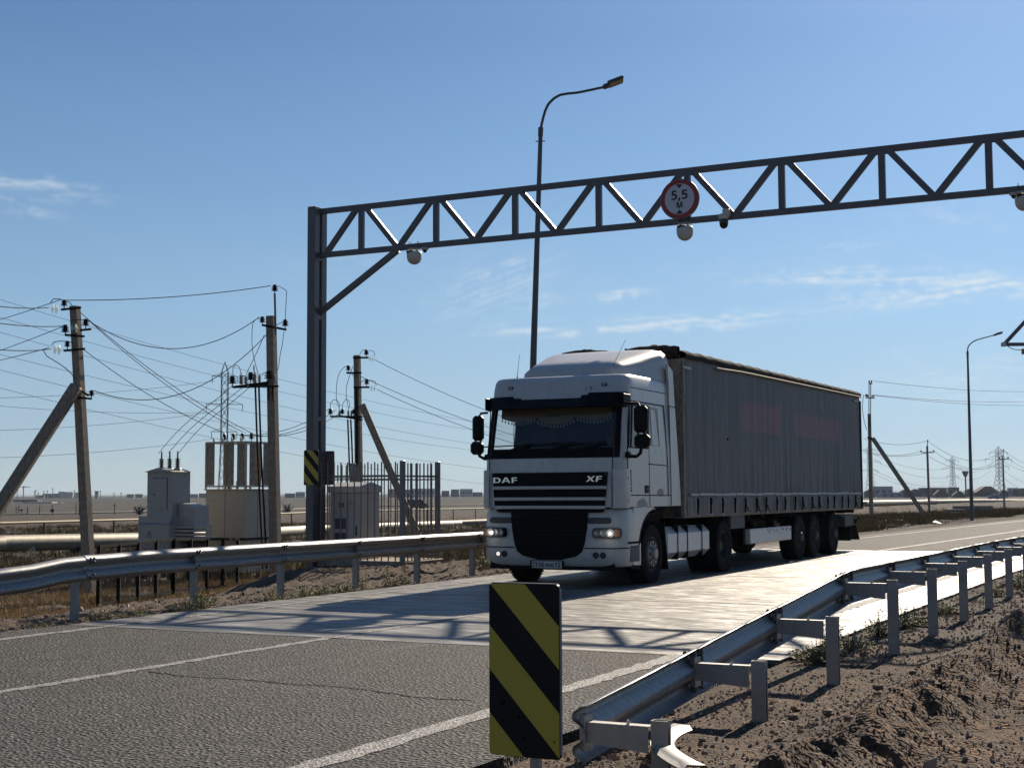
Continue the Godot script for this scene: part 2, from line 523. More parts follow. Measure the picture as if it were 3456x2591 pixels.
func ground_y(x: float, z: float) -> float:
	var q := ts(x, z)
	var s := q.y
	var t := q.x - bend(s)
	var y := -0.07
	var rough := 0.0
	var dist := Vector2(x, z).length()
	if t < -2.2:
		y = lerpf(pw(-t, LEFT_NEAR), pw(-t, LEFT_FAR), smoothstep(25.0, 60.0, s))
		var m := exp(-pow((q.x + 7.0) / 2.6, 4.0) - pow((s - 6.3) / 3.6, 4.0))
		y = lerpf(y, -0.05, m)
		rough = clampf((-t - 2.4) * 1.2, 0.0, 1.0)
		y += 0.95 * exp(-pow((t - pw(s, [[95.0, -60.0], [156.0, -37.0], [256.0, -52.0], [400.0, -75.0]])) / 7.0, 2.0)) * smoothstep(95.0, 150.0, s) * (1.0 - smoothstep(210.0, 420.0, s))
		if s > -3.0 and s < 14.0 and t > -6.4 and t < -3.3:
			y += 0.16 * exp(-pow((t + 4.6) / 0.9, 2.0)) * (0.6 + n_height.get_noise_2d(x * 1.6, z * 1.6)) * smoothstep(-3.0, 0.0, s)
	elif t > 6.1:
		y = pw(t, RIGHT)
		rough = clampf((t - 6.3) * 1.2, 0.0, 1.0)
		if t > 7.3 and t < 8.6:
			y += (0.16 * n_height.get_noise_2d(x * 2.2, z * 2.2) + 0.08 * n_height.get_noise_2d(x * 7.0, z * 7.0)) * (1.0 - absf(t - 7.95) / 0.65)
	if rough > 0.0 and dist < 140.0:
		y += rough * ((0.035 if t < 0.0 else 0.016) * n_height.get_noise_2d(x * 3.0, z * 3.0) + (0.018 if t < 0.0 else 0.009) * n_height.get_noise_2d(x * 11.0, z * 11.0 + 50.0))
		if dist < 30.0:
			y += rough * 0.009 * n_height.get_noise_2d(x * 34.0, z * 34.0)
		y += rough * 0.07 * n_patch.get_noise_2d(x * 1.4, z * 1.4) * smoothstep(8.0, 25.0, dist)
		if t < -2.2 and dist < 48.0:
			y += rough * (0.05 * n_height.get_noise_2d(x * 6.0, z * 6.0) + 0.03 * n_height.get_noise_2d(x * 15.0, z * 15.0))
	if dist > 150.0:
		y = lerpf(y, -1.6, smoothstep(150.0, 420.0, dist))
	return y

func ground_color(x: float, z: float) -> Color:
	var q := ts(x, z)
	var t := q.x - bend(q.y)
	var dist := Vector2(x, z).length()
	var n1 := n_patch.get_noise_2d(x * 0.5, z * 0.5)
	var n2 := n_height.get_noise_2d(x * 1.3 + 9.0, z * 1.3)
	var gravel := Color(0.265, 0.158, 0.085).lerp(Color(0.175, 0.102, 0.054), clampf(0.5 + n2 * 1.2, 0, 1))
	var c := gravel
	if t < -2.2:
		var grass := Color(0.16, 0.105, 0.052).lerp(Color(0.11, 0.082, 0.04), clampf(0.5 + n1 * 1.6, 0, 1))
		var k := smoothstep(5.0, 9.5, -t + n2 * 1.5)
		if q.y > -2.0 and q.y < 10.0:
			k *= smoothstep(7.5, 11.0, -t + n2)
		c = gravel.lerp(grass, k)
		var scrub := Color(0.105, 0.08, 0.042).lerp(Color(0.15, 0.105, 0.06), clampf(0.5 + n1 * 2.0, 0, 1))
		c = c.lerp(scrub, smoothstep(45.0, 75.0, dist))
		var red := Color(0.16, 0.098, 0.062)
		c = c.lerp(red, smoothstep(110.0, 150.0, dist))
		c = c.lerp(Color(0.105, 0.088, 0.074), smoothstep(215.0, 245.0, dist + n1 * 10.0))
	elif t > 6.1:
		var soil := Color(0.285, 0.148, 0.068).lerp(Color(0.185, 0.094, 0.043), clampf(0.5 + n2 * 1.4, 0, 1))
		var k2 := smoothstep(7.3, 7.8, t + n2 * 0.3)
		c = gravel.lerp(soil, k2)
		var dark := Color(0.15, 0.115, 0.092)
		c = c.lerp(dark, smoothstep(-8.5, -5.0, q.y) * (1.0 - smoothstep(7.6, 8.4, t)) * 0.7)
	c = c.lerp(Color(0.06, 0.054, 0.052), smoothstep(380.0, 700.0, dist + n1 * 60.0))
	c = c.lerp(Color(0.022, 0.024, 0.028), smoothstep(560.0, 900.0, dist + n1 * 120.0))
	return c

func build_ground() -> void:
	var st := S()
	st.set_smooth_group(1)
	var dists: Array[float] = []
	var d := 2.0
	while d < 6500.0:
		dists.append(d)
		if d < 6.4: d += 0.12
		elif d < 60.0: d += clampf(d * d * 0.00072, 0.035, 3.0)
		else: d *= 1.05
	var angs: Array[float] = []
	var a := -180.0
	while a < 180.01:
		angs.append(a)
		if absf(a) < 24.0: a += 0.13
		elif absf(a) < 40.0: a += 0.6
		else: a += 6.0
	var rows := []
	var verts := PackedVector3Array()
	var cols := PackedColorArray()
	var nrm := PackedVector3Array()
	var idx := PackedInt32Array()
	var m := angs.size()
	for i in dists.size():
		for k in m:
			var an := deg_to_rad(angs[k])
			var x := sin(an) * dists[i]
			var z := -cos(an) * dists[i]
			verts.append(Vector3(x, ground_y(x, z), z))
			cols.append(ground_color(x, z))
	for i in dists.size():
		for k in m:
			var e0 := verts[i * m + maxi(k - 1, 0)]
			var e1 := verts[i * m + mini(k + 1, m - 1)]
			var f0 := verts[maxi(i - 1, 0) * m + k]
			var f1 := verts[mini(i + 1, dists.size() - 1) * m + k]
			var nn := (e1 - e0).cross(f1 - f0).normalized()
			nrm.append(nn if nn.y > 0 else -nn)
			if i + 1 < dists.size() and k + 1 < m:
				var p := i * m + k
				idx.append_array([p, p + m, p + 1, p + 1, p + m, p + m + 1])
	var arr := []
	arr.resize(Mesh.ARRAY_MAX)
	arr[Mesh.ARRAY_VERTEX] = verts
	arr[Mesh.ARRAY_NORMAL] = nrm
	arr[Mesh.ARRAY_COLOR] = cols
	arr[Mesh.ARRAY_INDEX] = idx
	var am := ArrayMesh.new()
	am.add_surface_from_arrays(Mesh.PRIMITIVE_TRIANGLES, arr)
	inst("ground", am, M.dirt, Transform3D()).set_meta("kind", "structure")

# a strip of the road frame as a sheet with thickness at its edges
func strip(called: String, t0: float, t1: float, s0: float, s1: float, y: float, m: Material, parent: Node, dt := 0.35, ds := 0.5, shade = null, ragged := 0.0) -> MeshInstance3D:
	var st := S()
	var nt := maxi(1, int(ceil((t1 - t0) / dt)))
	var rows := []
	var s := s0
	var hint := along_n(Vector3.UP)
	var cl := []
	while true:
		var row: Array[Vector3] = []
		var cr: Array[Color] = []
		for i in nt + 1:
			var t := lerpf(t0, t1, float(i) / nt)
			var rg := 0.0
			if ragged > 0.0 and (i == 0 or i == nt):
				rg = n_height.get_noise_2d(s * 9.0, t * 3.0) * ragged
			row.append(Vector3(t + bend(s) + rg, y, -s))
			cr.append(shade.call(t, s) if shade != null else Color(1, 1, 1))
		rows.append(row)
		cl.append(cr)
		if s >= s1:
			break
		s = minf(s1, s + ds * (1.0 if s < 40.0 else 5.0))
	st.set_smooth_group(1)
	for i in rows.size() - 1:
		for k in nt:
			for id in [[i, k], [i + 1, k], [i + 1, k + 1], [i, k], [i + 1, k + 1], [i, k + 1]]:
				st.set_color(cl[id[0]][id[1]])
				st.add_vertex(rows[id[0]][id[1]])
	vc = Color(0.6, 0.6, 0.6)
	for e in [0, rows.size() - 1]:
		for k in nt:
			st.set_smooth_group(-1)
			quad(st, rows[e][k], rows[e][k + 1], rows[e][k + 1] + Vector3(0, -0.12, 0), rows[e][k] + Vector3(0, -0.12, 0), Vector3(0, 0, -1 if e else 1))
	for k in [0, nt]:
		for i in rows.size() - 1:
			st.set_smooth_group(-1)
			var p: Vector3 = rows[i][k]
			var q: Vector3 = rows[i + 1][k]
			quad(st, p, q, q + Vector3(0, -0.12, 0), p + Vector3(0, -0.12, 0), Vector3(1 if k else -1, 0, 0))
	vc = Color(1, 1, 1)
	return obj(called, st, m, parent)

func build_road() -> void:
	var road := Node3D.new()
	road.name = "road"
	road.position = R(0, 0, 0)
	road.rotation.y = -PHI
	add_child(road)
	road.set_meta("kind", "structure")
	var tone := func(t, s):
		var k: float = 1.0 + 0.16 * n_patch.get_noise_2d(t * 1.2, s * 0.5) + 0.10 * (exp(-pow((t - 2.4) / 0.5, 2)) + exp(-pow((t - 4.2) / 0.5, 2)) + exp(-pow((t + 1.0) / 0.4, 2)) + exp(-pow((t - 0.6) / 0.4, 2)))
		k -= 0.22 * smoothstep(0.28, 0.5, n_patch.get_noise_2d(t * 2.4 + 30.0, s * 0.9)) + 0.12 * smoothstep(0.3, 0.42, n_patch.get_noise_2d(t * 7.0, s * 7.0 + 9.0))
		k *= 0.72
		return Color(k * 1.01, k, k * 0.985)
	strip("asphalt", -2.35, 6.0, -26.0, -8.3, 0.0, M.asphalt, road, 0.4, 0.5, tone, 0.08)
	strip("asphalt", -2.6, 6.2, 15.9, 420.0, 0.0, M.asphalt, road, 0.4, 0.6, tone, 0.08)
	var slab := func(t, s):
		var k: float = 1.0 + 0.14 * n_patch.get_noise_2d(t * 0.5, s * 1.6) - 0.16 * exp(-pow((t - 2.3) / 0.45, 2)) - 0.14 * exp(-pow((t - 4.3) / 0.45, 2)) - 0.12 * exp(-pow((t + 0.9) / 0.4, 2)) - 0.1 * exp(-pow((t - 0.7) / 0.4, 2))
		k *= 0.86 + 0.14 * smoothstep(0.0, 0.9, absf(fposmod(s + 8.3, 6.05) - 3.02))
		k *= 0.78
		return Color(k, k * 0.99, k * 0.97)
	var sl := strip("concrete_pavement", -2.32, 6.12, -8.3, 15.9, 0.004, M.concrete, road, 0.25, 0.25, slab, 0.02)
	# transverse joints of the concrete, and the crack in the asphalt
	for s in [-2.25, 3.8, 9.85]:
		var j := S()
		box(j, Vector3(1.9, 0.0052, -s), Vector3(8.4, 0.003, 0.014))
		obj("joint", j, M.seam, sl)
	var st := S()
	var pts := [[1.5, -11.3], [2.0, -11.42], [2.56, -11.38], [3.11, -11.45], [3.5, -11.41], [3.96, -11.54], [4.42, -11.67], [4.8, -11.63]]
	var prev := Vector3()
	for i in 60:
		var f := i / 59.0 * (pts.size() - 1)
		var k := mini(int(f), pts.size() - 2)
		var p := Vector3(lerpf(pts[k][0], pts[k + 1][0], f - k), 0.0045, -lerpf(pts[k][1], pts[k + 1][1], f - k) + 0.05 * n_height.get_noise_1d(i * 17.0))
		if i:
			bar(st, prev, p, 0.012 + 0.012 * absf(n_height.get_noise_1d(i * 31.0)), 0.002)
		prev = p
	obj("crack", st, M.seam, road)
	strip("edge_line", -1.83, -1.69, -26.0, -8.3, 0.005, M.mark_white, road, 0.07, 0.12, null, 0.05)
	strip("edge_line", -1.80, -1.70, -8.3, 15.9, 0.009, M.mark_white, road, 0.07, 0.12, null, 0.05)
	strip("edge_line", -1.80, -1.66, 15.9, 300.0, 0.005, M.mark_white, road, 0.07, 0.12, null, 0.05)
	strip("centre_line", 1.25, 1.37, -26.0, -8.3, 0.005, M.mark_white, road, 0.07, 0.12, null, 0.05)
	strip("centre_line", 1.30, 1.41, -8.3, 15.9, 0.009, M.mark_white, road, 0.07, 0.12, null, 0.05)
	strip("centre_line", 1.28, 1.46, 15.9, 300.0, 0.005, M.mark_white, road, 0.07, 0.12, null, 0.05)
	strip("edge_line", 5.08, 5.26, -26.0, -8.3, 0.005, M.mark_white, road, 0.07, 0.12, null, 0.05)
	strip("edge_line", 5.24, 5.40, -8.3, 15.9, 0.009, M.mark_white, road, 0.07, 0.12, null, 0.05)
	strip("edge_line", 5.24, 5.40, 15.9, 300.0, 0.005, M.mark_white, road, 0.07, 0.12, null, 0.05)

# ---------------------------------------------------------------- the lorry (local x across, y up, z = minus metres behind the nose)
const CAB_HALF := [[0.0, 0.0], [0.55, 0.0], [0.95, 0.012], [1.10, 0.04], [1.185, 0.09], [1.232, 0.165], [1.25, 0.25], [1.25, 0.41], [1.25, 0.8], [1.25, 1.2], [1.25, 1.96], [1.25, 2.3]]
const CAB_LEVELS := [[1.27, 0.0, 1.0], [1.46, 0.0, 1.0], [1.86, 0.005, 1.0], [2.06, 0.02, 1.0], [2.22, 0.05, 1.0], [2.58, 0.12, 0.992], [2.93, 0.2, 0.985], [3.05, 0.23, 0.982], [3.24, 0.275, 0.978], [3.335, 0.305, 0.97], [3.39, 0.345, 0.952], [3.418, 0.42, 0.925], [3.43, 0.6, 0.88]]

func cab_pt(col: int, lev: int, inset := 0.0) -> Vector3:
	var n := CAB_HALF.size()
	var side := 1.0 if col >= 0 else -1.0
	var b: Array = CAB_HALF[mini(absi(col), n - 1)]
	var l: Array = CAB_LEVELS[lev]
	var x: float = b[0] * l[2]
	var s: float = b[1] + l[1] * (1.0 - b[1] / 2.3)
	return Vector3(side * maxf(0.0, x - inset * (1.0 if b[0] > 0.5 else 0.0)), l[0], -(s + inset * (1.0 if b[1] < 0.3 else 0.0)))

func cab_hole(c: int, l: int) -> bool:
	# c: cell between column c and c+1 of one half; rows 4 and 5 hold the glass
	return (l == 4 or l == 5) and (c <= 2 or (c >= 6 and c <= 8))

func cab_sheet(st: SurfaceTool, inset: float, only_holes := false, cells := []) -> void:
	var n := CAB_HALF.size()
	for side in [1, -1]:
		for c in n - 1:
			for l in CAB_LEVELS.size() - 1:
				var hole := cab_hole(c, l)
				if only_holes != hole:
					continue
				if cells and not c in cells:
					continue
				var c0: int = c * side
				var c1: int = (c + 1) * side
				var p := [cab_pt(c0, l, inset), cab_pt(c1, l, inset), cab_pt(c1, l + 1, inset), cab_pt(c0, l + 1, inset)]
				if c == 0:
					p[0].x = 0.0; p[3].x = 0.0
				if side < 0:
					p[0].x = -absf(p[0].x); p[1].x = -absf(p[1].x); p[2].x = -absf(p[2].x); p[3].x = -absf(p[3].x)
				st.set_smooth_group(1)
				quad(st, p[0], p[1], p[2], p[3], (p[0] + p[2]) * 0.5 - Vector3(0, 2.2, -1.3))

func wheel(parent: Node3D, c: Vector3, r: float, w: float, side: float, kind: int) -> void:
	var o := Node3D.new()
	o.name = "wheel"
	o.position = c
	parent.add_child(o, true)
	var st := S()
	var h := w * 0.5
	lathe(st, [Vector2(r * 0.57, -h * 0.9), Vector2(r * 0.7, -h), Vector2(r * 0.9, -h * 0.96), Vector2(r * 0.985, -h * 0.78), Vector2(r, -h * 0.5), Vector2(r, h * 0.5), Vector2(r * 0.985, h * 0.78), Vector2(r * 0.9, h * 0.96), Vector2(r * 0.7, h), Vector2(r * 0.57, h * 0.9)], Vector3(), Vector3(side, 0, 0), 40, false)
	for g in [-0.55, -0.2, 0.2, 0.55]:
		lathe(st, [Vector2(r * 1.004, h * g - 0.012), Vector2(r * 1.006, h * g), Vector2(r * 1.004, h * g + 0.012)], Vector3(), Vector3(side, 0, 0), 40)
	for k in 48:
		var an := TAU * k / 48.0
		for e in [-0.86, 0.86]:
			box(st, Vector3(h * e, sin(an) * r * 0.972, cos(an) * r * 0.972), Vector3(0.03, 0.03, 0.016), 0.0, Basis(Vector3.RIGHT, -an))
	obj("tyre", st, M.rubber, o)
	var rm := S()
	var ax := Vector3(side, 0, 0)
	if kind == 0:
		lathe(rm, [Vector2(r * 0.57, h * 0.9), Vector2(r * 0.55, h * 0.95), Vector2(r * 0.52, h * 0.8), Vector2(r * 0.45, h * 0.3)], Vector3(), ax, 32)
		obj("rim", rm, M.rim_dark, o)
		var ds := S()
		lathe(ds, [Vector2(r * 0.45, h * 0.45), Vector2(r * 0.43, h * 0.95), Vector2(r * 0.4, h * 1.06), Vector2(r * 0.2, h * 1.1), Vector2(r * 0.19, h * 1.3), Vector2(r * 0.15, h * 1.42), Vector2(0.0, h * 1.44)], Vector3(), ax, 32, false)
		for k in 10:
			var an2 := TAU * (k + 0.5) / 10.0
			lathe(ds, [Vector2(0.014, h * 1.08), Vector2(0.014, h * 1.22), Vector2(0.0, h * 1.24)], Vector3(0, sin(an2) * r * 0.25, cos(an2) * r * 0.25), ax, 6, false)
		obj("wheel_disc", ds, M.rim_steel, o)
		for k in 10:
			var hs := S()
			var an := TAU * k / 10.0
			lathe(hs, [Vector2(r * 0.062, h * 1.055), Vector2(r * 0.062, h * 1.085), Vector2(0.0, h * 1.085)], Vector3(0, sin(an) * r * 0.335, cos(an) * r * 0.335), ax, 10, false)
			obj("hand_hole", hs, M.hole, o)
	else:
		var dp := -0.25 if kind == 1 else 0.55
		lathe(rm, [Vector2(r * 0.57, h * 0.9), Vector2(r * 0.55, h * 0.95), Vector2(r * 0.52, h * 0.75), Vector2(r * 0.47, h * dp), Vector2(r * 0.3, h * (dp + 0.05)), Vector2(r * 0.26, h * (dp + 0.5)), Vector2(r * 0.18, h * (dp + 0.75)), Vector2(0.0, h * (dp + 0.78))], Vector3(), ax, 32, false)
		obj("rim", rm, M.rim_dark, o)

func seam(parent: Node, pts: Array, w := 0.014) -> void:
	var st := S()
	for i in pts.size() - 1:
		bar(st, pts[i], pts[i + 1], w, w, Vector3(0.3, 1, 0.2))
	obj("panel_seam", st, M.seam, parent)

func build_truck() -> void:
	var T := thing("articulated_lorry", "white tractor unit pulling a dark grey curtain-sided trailer on the concrete lane", "truck", R(-0.03, 0, 0), -PHI)
	# ---- cab
	var st := S()
	cab_sheet(st, 0.0)
	var top := CAB_LEVELS.size() - 1
	for side in [1, -1]:
		for c in CAB_HALF.size() - 1:
			tri(st, cab_pt(c * side, top), cab_pt((c + 1) * side, top), Vector3(0, 3.44, -1.3), Vector3.UP)
		# the cab's back wall
	for l in CAB_LEVELS.size() - 1:
		quad(st, cab_pt(11, l), cab_pt(-11, l), cab_pt(-11, l + 1), cab_pt(11, l + 1), Vector3(0, 0, -1))
	var cab := obj("cab", st, M.white_paint, T)
	st = S()
	cab_sheet(st, 0.035)
	for side in [1, -1]:
		for c in CAB_HALF.size() - 1:
			tri(st, cab_pt(c * side, 8, 0.05), cab_pt((c + 1) * side, 8, 0.05), Vector3(0, 3.2, -1.3), Vector3.DOWN)
			tri(st, cab_pt(c * side, 2, 0.05), cab_pt((c + 1) * side, 2, 0.05), Vector3(0, 1.8, -1.3), Vector3.UP)
	box(st, Vector3(0, 2.3, -1.75), Vector3(2.36, 2.1, 0.04))
	obj("interior_lining", st, M.interior, cab)
	for x in [-0.7, 0.7]:
		st = S()
		box(st, Vector3(x, 1.75, -1.0), Vector3(0.52, 0.5, 0.55), 0.1)
		box(st, Vector3(x, 2.2, -1.3), Vector3(0.5, 0.75, 0.16), 0.07)
		box(st, Vector3(x, 2.66, -1.32), Vector3(0.28, 0.2, 0.12), 0.05)
		obj("seat", st, M.black_plastic, cab)
	st = S()
	box(st, Vector3(0, 2.05, -0.38), Vector3(2.3, 0.28, 0.5), 0.08)
	obj("dashboard", st, M.black_plastic, cab)
	st = S()
	var ring := []
	for k in 25:
		ring.append(Vector3(0.68 + 0.22 * cos(TAU * k / 24), 2.27 + 0.16 * sin(TAU * k / 24), -0.62 - 0.13 * sin(TAU * k / 24)))
	tube(st, ring, 0.018, -1, 6)
	bar(st, Vector3(0.68, 2.27, -0.62), Vector3(0.68, 2.05, -0.45), 0.05, 0.05)
	bar(st, Vector3(0.46, 2.27, -0.62), Vector3(0.9, 2.27, -0.62), 0.04, 0.03)
	obj("steering_wheel", st, M.black_plastic, cab)
	st = S()
	cab_sheet(st, 0.02, true, [0, 1, 2])
	var ws := obj("windscreen", st, M.glass, cab)
	for side in [1, -1]:
		st = S()
		var nn := Vector3(side, 0, 0)
		for c in [6, 7, 8]:
			for l in [4, 5]:
				quad(st, cab_pt(c * side, l, 0.02), cab_pt((c + 1) * side, l, 0.02), cab_pt((c + 1) * side, l + 1, 0.02), cab_pt(c * side, l + 1, 0.02), nn)
		var dw := obj("door_window", st, M.glass, cab)
		st = S()
		bar(st, Vector3(side * 1.252, 2.22, -0.42), Vector3(side * 1.232, 2.93, -0.54), 0.025, 0.025)
		bar(st, Vector3(side * 1.252, 2.225, -0.27), Vector3(side * 1.252, 2.225, -1.2), 0.02, 0.02)
		bar(st, Vector3(side * 1.234, 2.925, -0.4), Vector3(side * 1.234, 2.925, -1.2), 0.02, 0.03)
		obj("window_frame", st, M.dark_trim, dw)
	# scalloped valance with tassels behind the windscreen
	st = S()
	for k in 48:
		var x0 := -1.0 + 2.0 * k / 48.0
		var x1 := -1.0 + 2.0 * (k + 1) / 48.0
		var f0 := 2.74 - 0.075 * absf(sin(PI * (x0 + 1.0) * 1.5)) - (0.05 if absf(x0) < 0.33 else 0.0)
		var f1 := 2.74 - 0.075 * absf(sin(PI * (x1 + 1.0) * 1.5)) - (0.05 if absf(x1) < 0.33 else 0.0)
		quad(st, Vector3(x0, f0, -0.265), Vector3(x1, f1, -0.265), Vector3(x1, 2.93, -0.3), Vector3(x0, 2.93, -0.3), Vector3(0, 0, 1))
	var val := obj("valance", st, M.valance, cab)
	for k in 34:
		var x2 := -0.98 + 1.96 * k / 33.0
		var f := 2.74 - 0.075 * absf(sin(PI * (x2 + 1.0) * 1.5)) - (0.05 if absf(x2) < 0.33 else 0.0)
		st = S()
		lathe(st, [Vector2(0.0, 0.0), Vector2(0.006, -0.012), Vector2(0.016, -0.05), Vector2(0.0, -0.052)], Vector3(x2, f, -0.262), Vector3.UP, 6)
		obj("tassel", st, M.tassel, val)
	text("lettering", "DAF", 0.055, Transform3D(Basis(), Vector3(-0.02, 2.76, -0.25)), M.sign_ink, val, 0.004, 1.4)
	# black mask under the glass, pillars, wipers
	st = S()
	for side in [1, -1]:
		for c in 3:
			for l in [3]:
				var o := Vector3(0, 0, 0.006)
				quad(st, cab_pt(c * side, l) + o, cab_pt((c + 1) * side, l) + o, cab_pt((c + 1) * side, l + 1) + o, cab_pt(c * side, l + 1) + o, Vector3(0, 0, 1))
		for l in [3, 4, 5]:
			var q := [cab_pt(3 * side, l), cab_pt(4 * side, l), cab_pt(4 * side, l + 1), cab_pt(3 * side, l + 1)]
			for i in 4:
				q[i] += Vector3(side * 0.005, 0, 0.006)
			quad(st, q[0], q[1], q[2], q[3], Vector3(side, 0, 1))
	var mask := obj("windscreen_mask", st, M.dark_trim, cab)
	for p in [[-0.95, 2.14, -0.4, 2.28], [-0.15, 2.15, 0.42, 2.31], [0.3, 2.15, 0.95, 2.3]]:
		st = S()
		bar(st, Vector3(p[0], p[1], 0.01), Vector3(p[2], p[3], -0.03), 0.02, 0.03)
		bar(st, Vector3(p[0] - 0.3, p[3] - 0.02, -0.025), Vector3(p[2] + 0.05, p[3] + 0.005, -0.03), 0.018, 0.018)
		obj("wiper", st, M.black_plastic, mask)
	# sun visor
	st = S()
	for part in [[-1.24, -0.72, 2.90, 3.09], [-0.72, -0.58, 2.90, 3.055], [-0.58, 0.52, 2.90, 3.03], [0.52, 0.64, 2.90, 3.075], [0.64, 1.24, 2.90, 3.11]]:
		var n := 6
		for k in n:
			var xa := lerpf(part[0], part[1], float(k) / n)
			var xb := lerpf(part[0], part[1], float(k + 1) / n)
			var ca := 0.30 * pow(absf(xa) / 1.24, 6.0)
			var cb := 0.30 * pow(absf(xb) / 1.24, 6.0)
			var lo_a := Vector3(xa, part[2] - 0.02, 0.06 - ca)
			var lo_b := Vector3(xb, part[2] - 0.02, 0.06 - cb)
			var hi_a := Vector3(xa, part[3], -0.14 - ca * 0.6)
			var hi_b := Vector3(xb, part[3], -0.14 - cb * 0.6)
			st.set_smooth_group(1)
			quad(st, lo_a, lo_b, hi_b, hi_a, Vector3(0, 0.5, 1))
			var d := Vector3(0, -0.02, -0.03)
			st.set_smooth_group(2)
			quad(st, lo_a + d, lo_b + d, hi_b + d, hi_a + d, Vector3(0, -0.5, -1))
			st.set_smooth_group(-1)
			quad(st, lo_a, lo_b, lo_b + d, lo_a + d, Vector3(0, -1, 0))
			quad(st, hi_a, hi_b, hi_b + d, hi_a + d, Vector3(0, 1, 0))
	for sx in [-1.235, 1.235]:
		box(st, Vector3(sx, 2.98, -0.3), Vector3(0.03, 0.2, 0.3), 0.01)
	obj("sun_visor", st, M.dark_trim, cab)
	for x in [-0.83, 0.86]:
		st = S()
		box(st, Vector3(x, 3.24, -0.275), Vector3(0.1, 0.05, 0.02), 0.01)
		obj("marker_lamp", st, M.dark_trim, cab)
		st = S()
		box(st, Vector3(x, 3.24, -0.262), Vector3(0.07, 0.026, 0.01), 0.004)
		obj("marker_lens", st, M.pale_porcelain, cab)
	# scratches over the visor
	st = S()
	bar(st, Vector3(0.53, 3.145, -0.255), Vector3(0.56, 3.205, -0.27), 0.012, 0.006)
	bar(st, Vector3(0.63, 3.14, -0.255), Vector3(0.635, 3.215, -0.272), 0.014, 0.006)
	bar(st, Vector3(0.635, 3.215, -0.272), Vector3(0.59, 3.195, -0.267), 0.012, 0.006)
	obj("paint_scuff", st, M.grey_plastic, cab)
	# upper grille with three white slats and lettering
	st = S()
	prism(st, PackedVector2Array([Vector2(-1.03, 1.83), Vector2(1.03, 1.83), Vector2(0.965, 1.25), Vector2(-0.985, 1.25)]), 0.0, 0.016)
	var gr := obj("upper_grille", st, M.dark_trim, T)
	for s in [[1.585, 1.012], [1.405, 1.0], [1.27, 0.985]]:
		st = S()
		box(st, Vector3(0, s[0], 0.028), Vector3(s[1] * 2.0, 0.052, 0.03), 0.01)
		obj("slat", st, M.white_paint, gr)
	text("lettering", "DAF", 0.088, Transform3D(Basis(), Vector3(-0.79, 1.71, 0.02)), M.chrome, gr, 0.012, 2.05)
	text("lettering", "XF", 0.088, Transform3D(Basis(Vector3(1, 0, 0), Vector3(0.25, 1, 0), Vector3(0, 0, 1)), Vector3(0.80, 1.72, 0.02)), M.chrome, gr, 0.012, 1.9)
	for x in [-1.1, 1.1]:
		seam(cab, [Vector3(x, 2.06, -0.02), Vector3(x * 0.995, 1.27, 0.004 - 0.02)], 0.012)
	# curved corner deflectors
	for side in [1, -1]:
		st = S()
		var rows := []
		for l in [[1.255, 0.96], [1.32, 1.0], [1.8, 1.0], [1.88, 0.96]]:
			var row: Array[Vector3] = []
			for c in [[1.06, -0.03], [1.13, 0.0], [1.2, -0.03], [1.25, -0.1], [1.275, -0.2], [1.275, -0.33]]:
				row.append(Vector3(side * (1.06 + (c[0] - 1.06) * l[1]), l[0], c[1] * l[1]))
			rows.append(row)
		skin(st, rows, away(Vector3(side * 1.0, 1.57, -0.4)))
		for i in 3:
			quad(st, rows[i][0], rows[i + 1][0], rows[i + 1][0] + Vector3(0, 0, -0.08), rows[i][0] + Vector3(0, 0, -0.08), Vector3(-side, 0, 0))
		var cd := obj("corner_deflector", st, M.white_paint, cab)
		for y in [1.38, 1.73]:
			st = S()
			box(st, Vector3(side * 1.277, y, -0.24), Vector3(0.01, 0.02, 0.02))
			obj("screw", st, M.seam, cd)
	# bumper
	st = S()
	var bumper_rows := []
	for l in [[0.33, 0.06, 0.965], [0.37, 0.015, 0.99], [0.5, 0.0, 1.0], [0.7, 0.0, 1.0], [1.0, 0.005, 1.0], [1.17, 0.02, 0.995], [1.24, 0.05, 0.98]]:
		var row: Array[Vector3] = []
		for c in [[-1.262, 0.5], [-1.262, 0.27], [-1.22, 0.13], [-1.12, 0.045], [-0.95, 0.0], [-0.5, -0.02], [0.0, -0.025], [0.5, -0.02], [0.95, 0.0], [1.12, 0.045], [1.22, 0.13], [1.262, 0.27], [1.262, 0.5]]:
			row.append(Vector3(c[0] * l[2], l[0], -(c[1] + l[1] * (1.0 if c[1] < 0.4 else 0.0))))
		bumper_rows.append(row)
	skin(st, bumper_rows, away(Vector3(0, 0.8, -1.2)))
	for side in [1, -1]:
		var arch := PackedVector2Array([Vector2(-0.49, 0.345), Vector2(-0.785, 0.335), Vector2(-0.785, 0.72)])
		for k in 9:
			var an := deg_to_rad(200.0 - 105.0 * k / 8.0)
			if k > 1:
				arch.append(Vector2(-1.39 - 0.73 * cos(an), 0.49 + 0.73 * sin(an)))
		arch.append_array(PackedVector2Array([Vector2(-1.42, 1.262), Vector2(-0.49, 1.262)]))
		prism(st, arch, 0.0, 0.05, Transform3D(Basis(Vector3(0, 0, 1), Vector3(0, 1, 0), Vector3(-1, 0, 0)) if side < 0 else Basis(Vector3(0, 0, 1), Vector3(0, 1, 0), Vector3(-1, 0, 0)), Vector3(side * 1.255 + (0.05 if side > 0 else 0.0) - (0.045 if side > 0 else 0.0), 0, 0)))
	var bm := obj("bumper", st, M.white_paint, T)
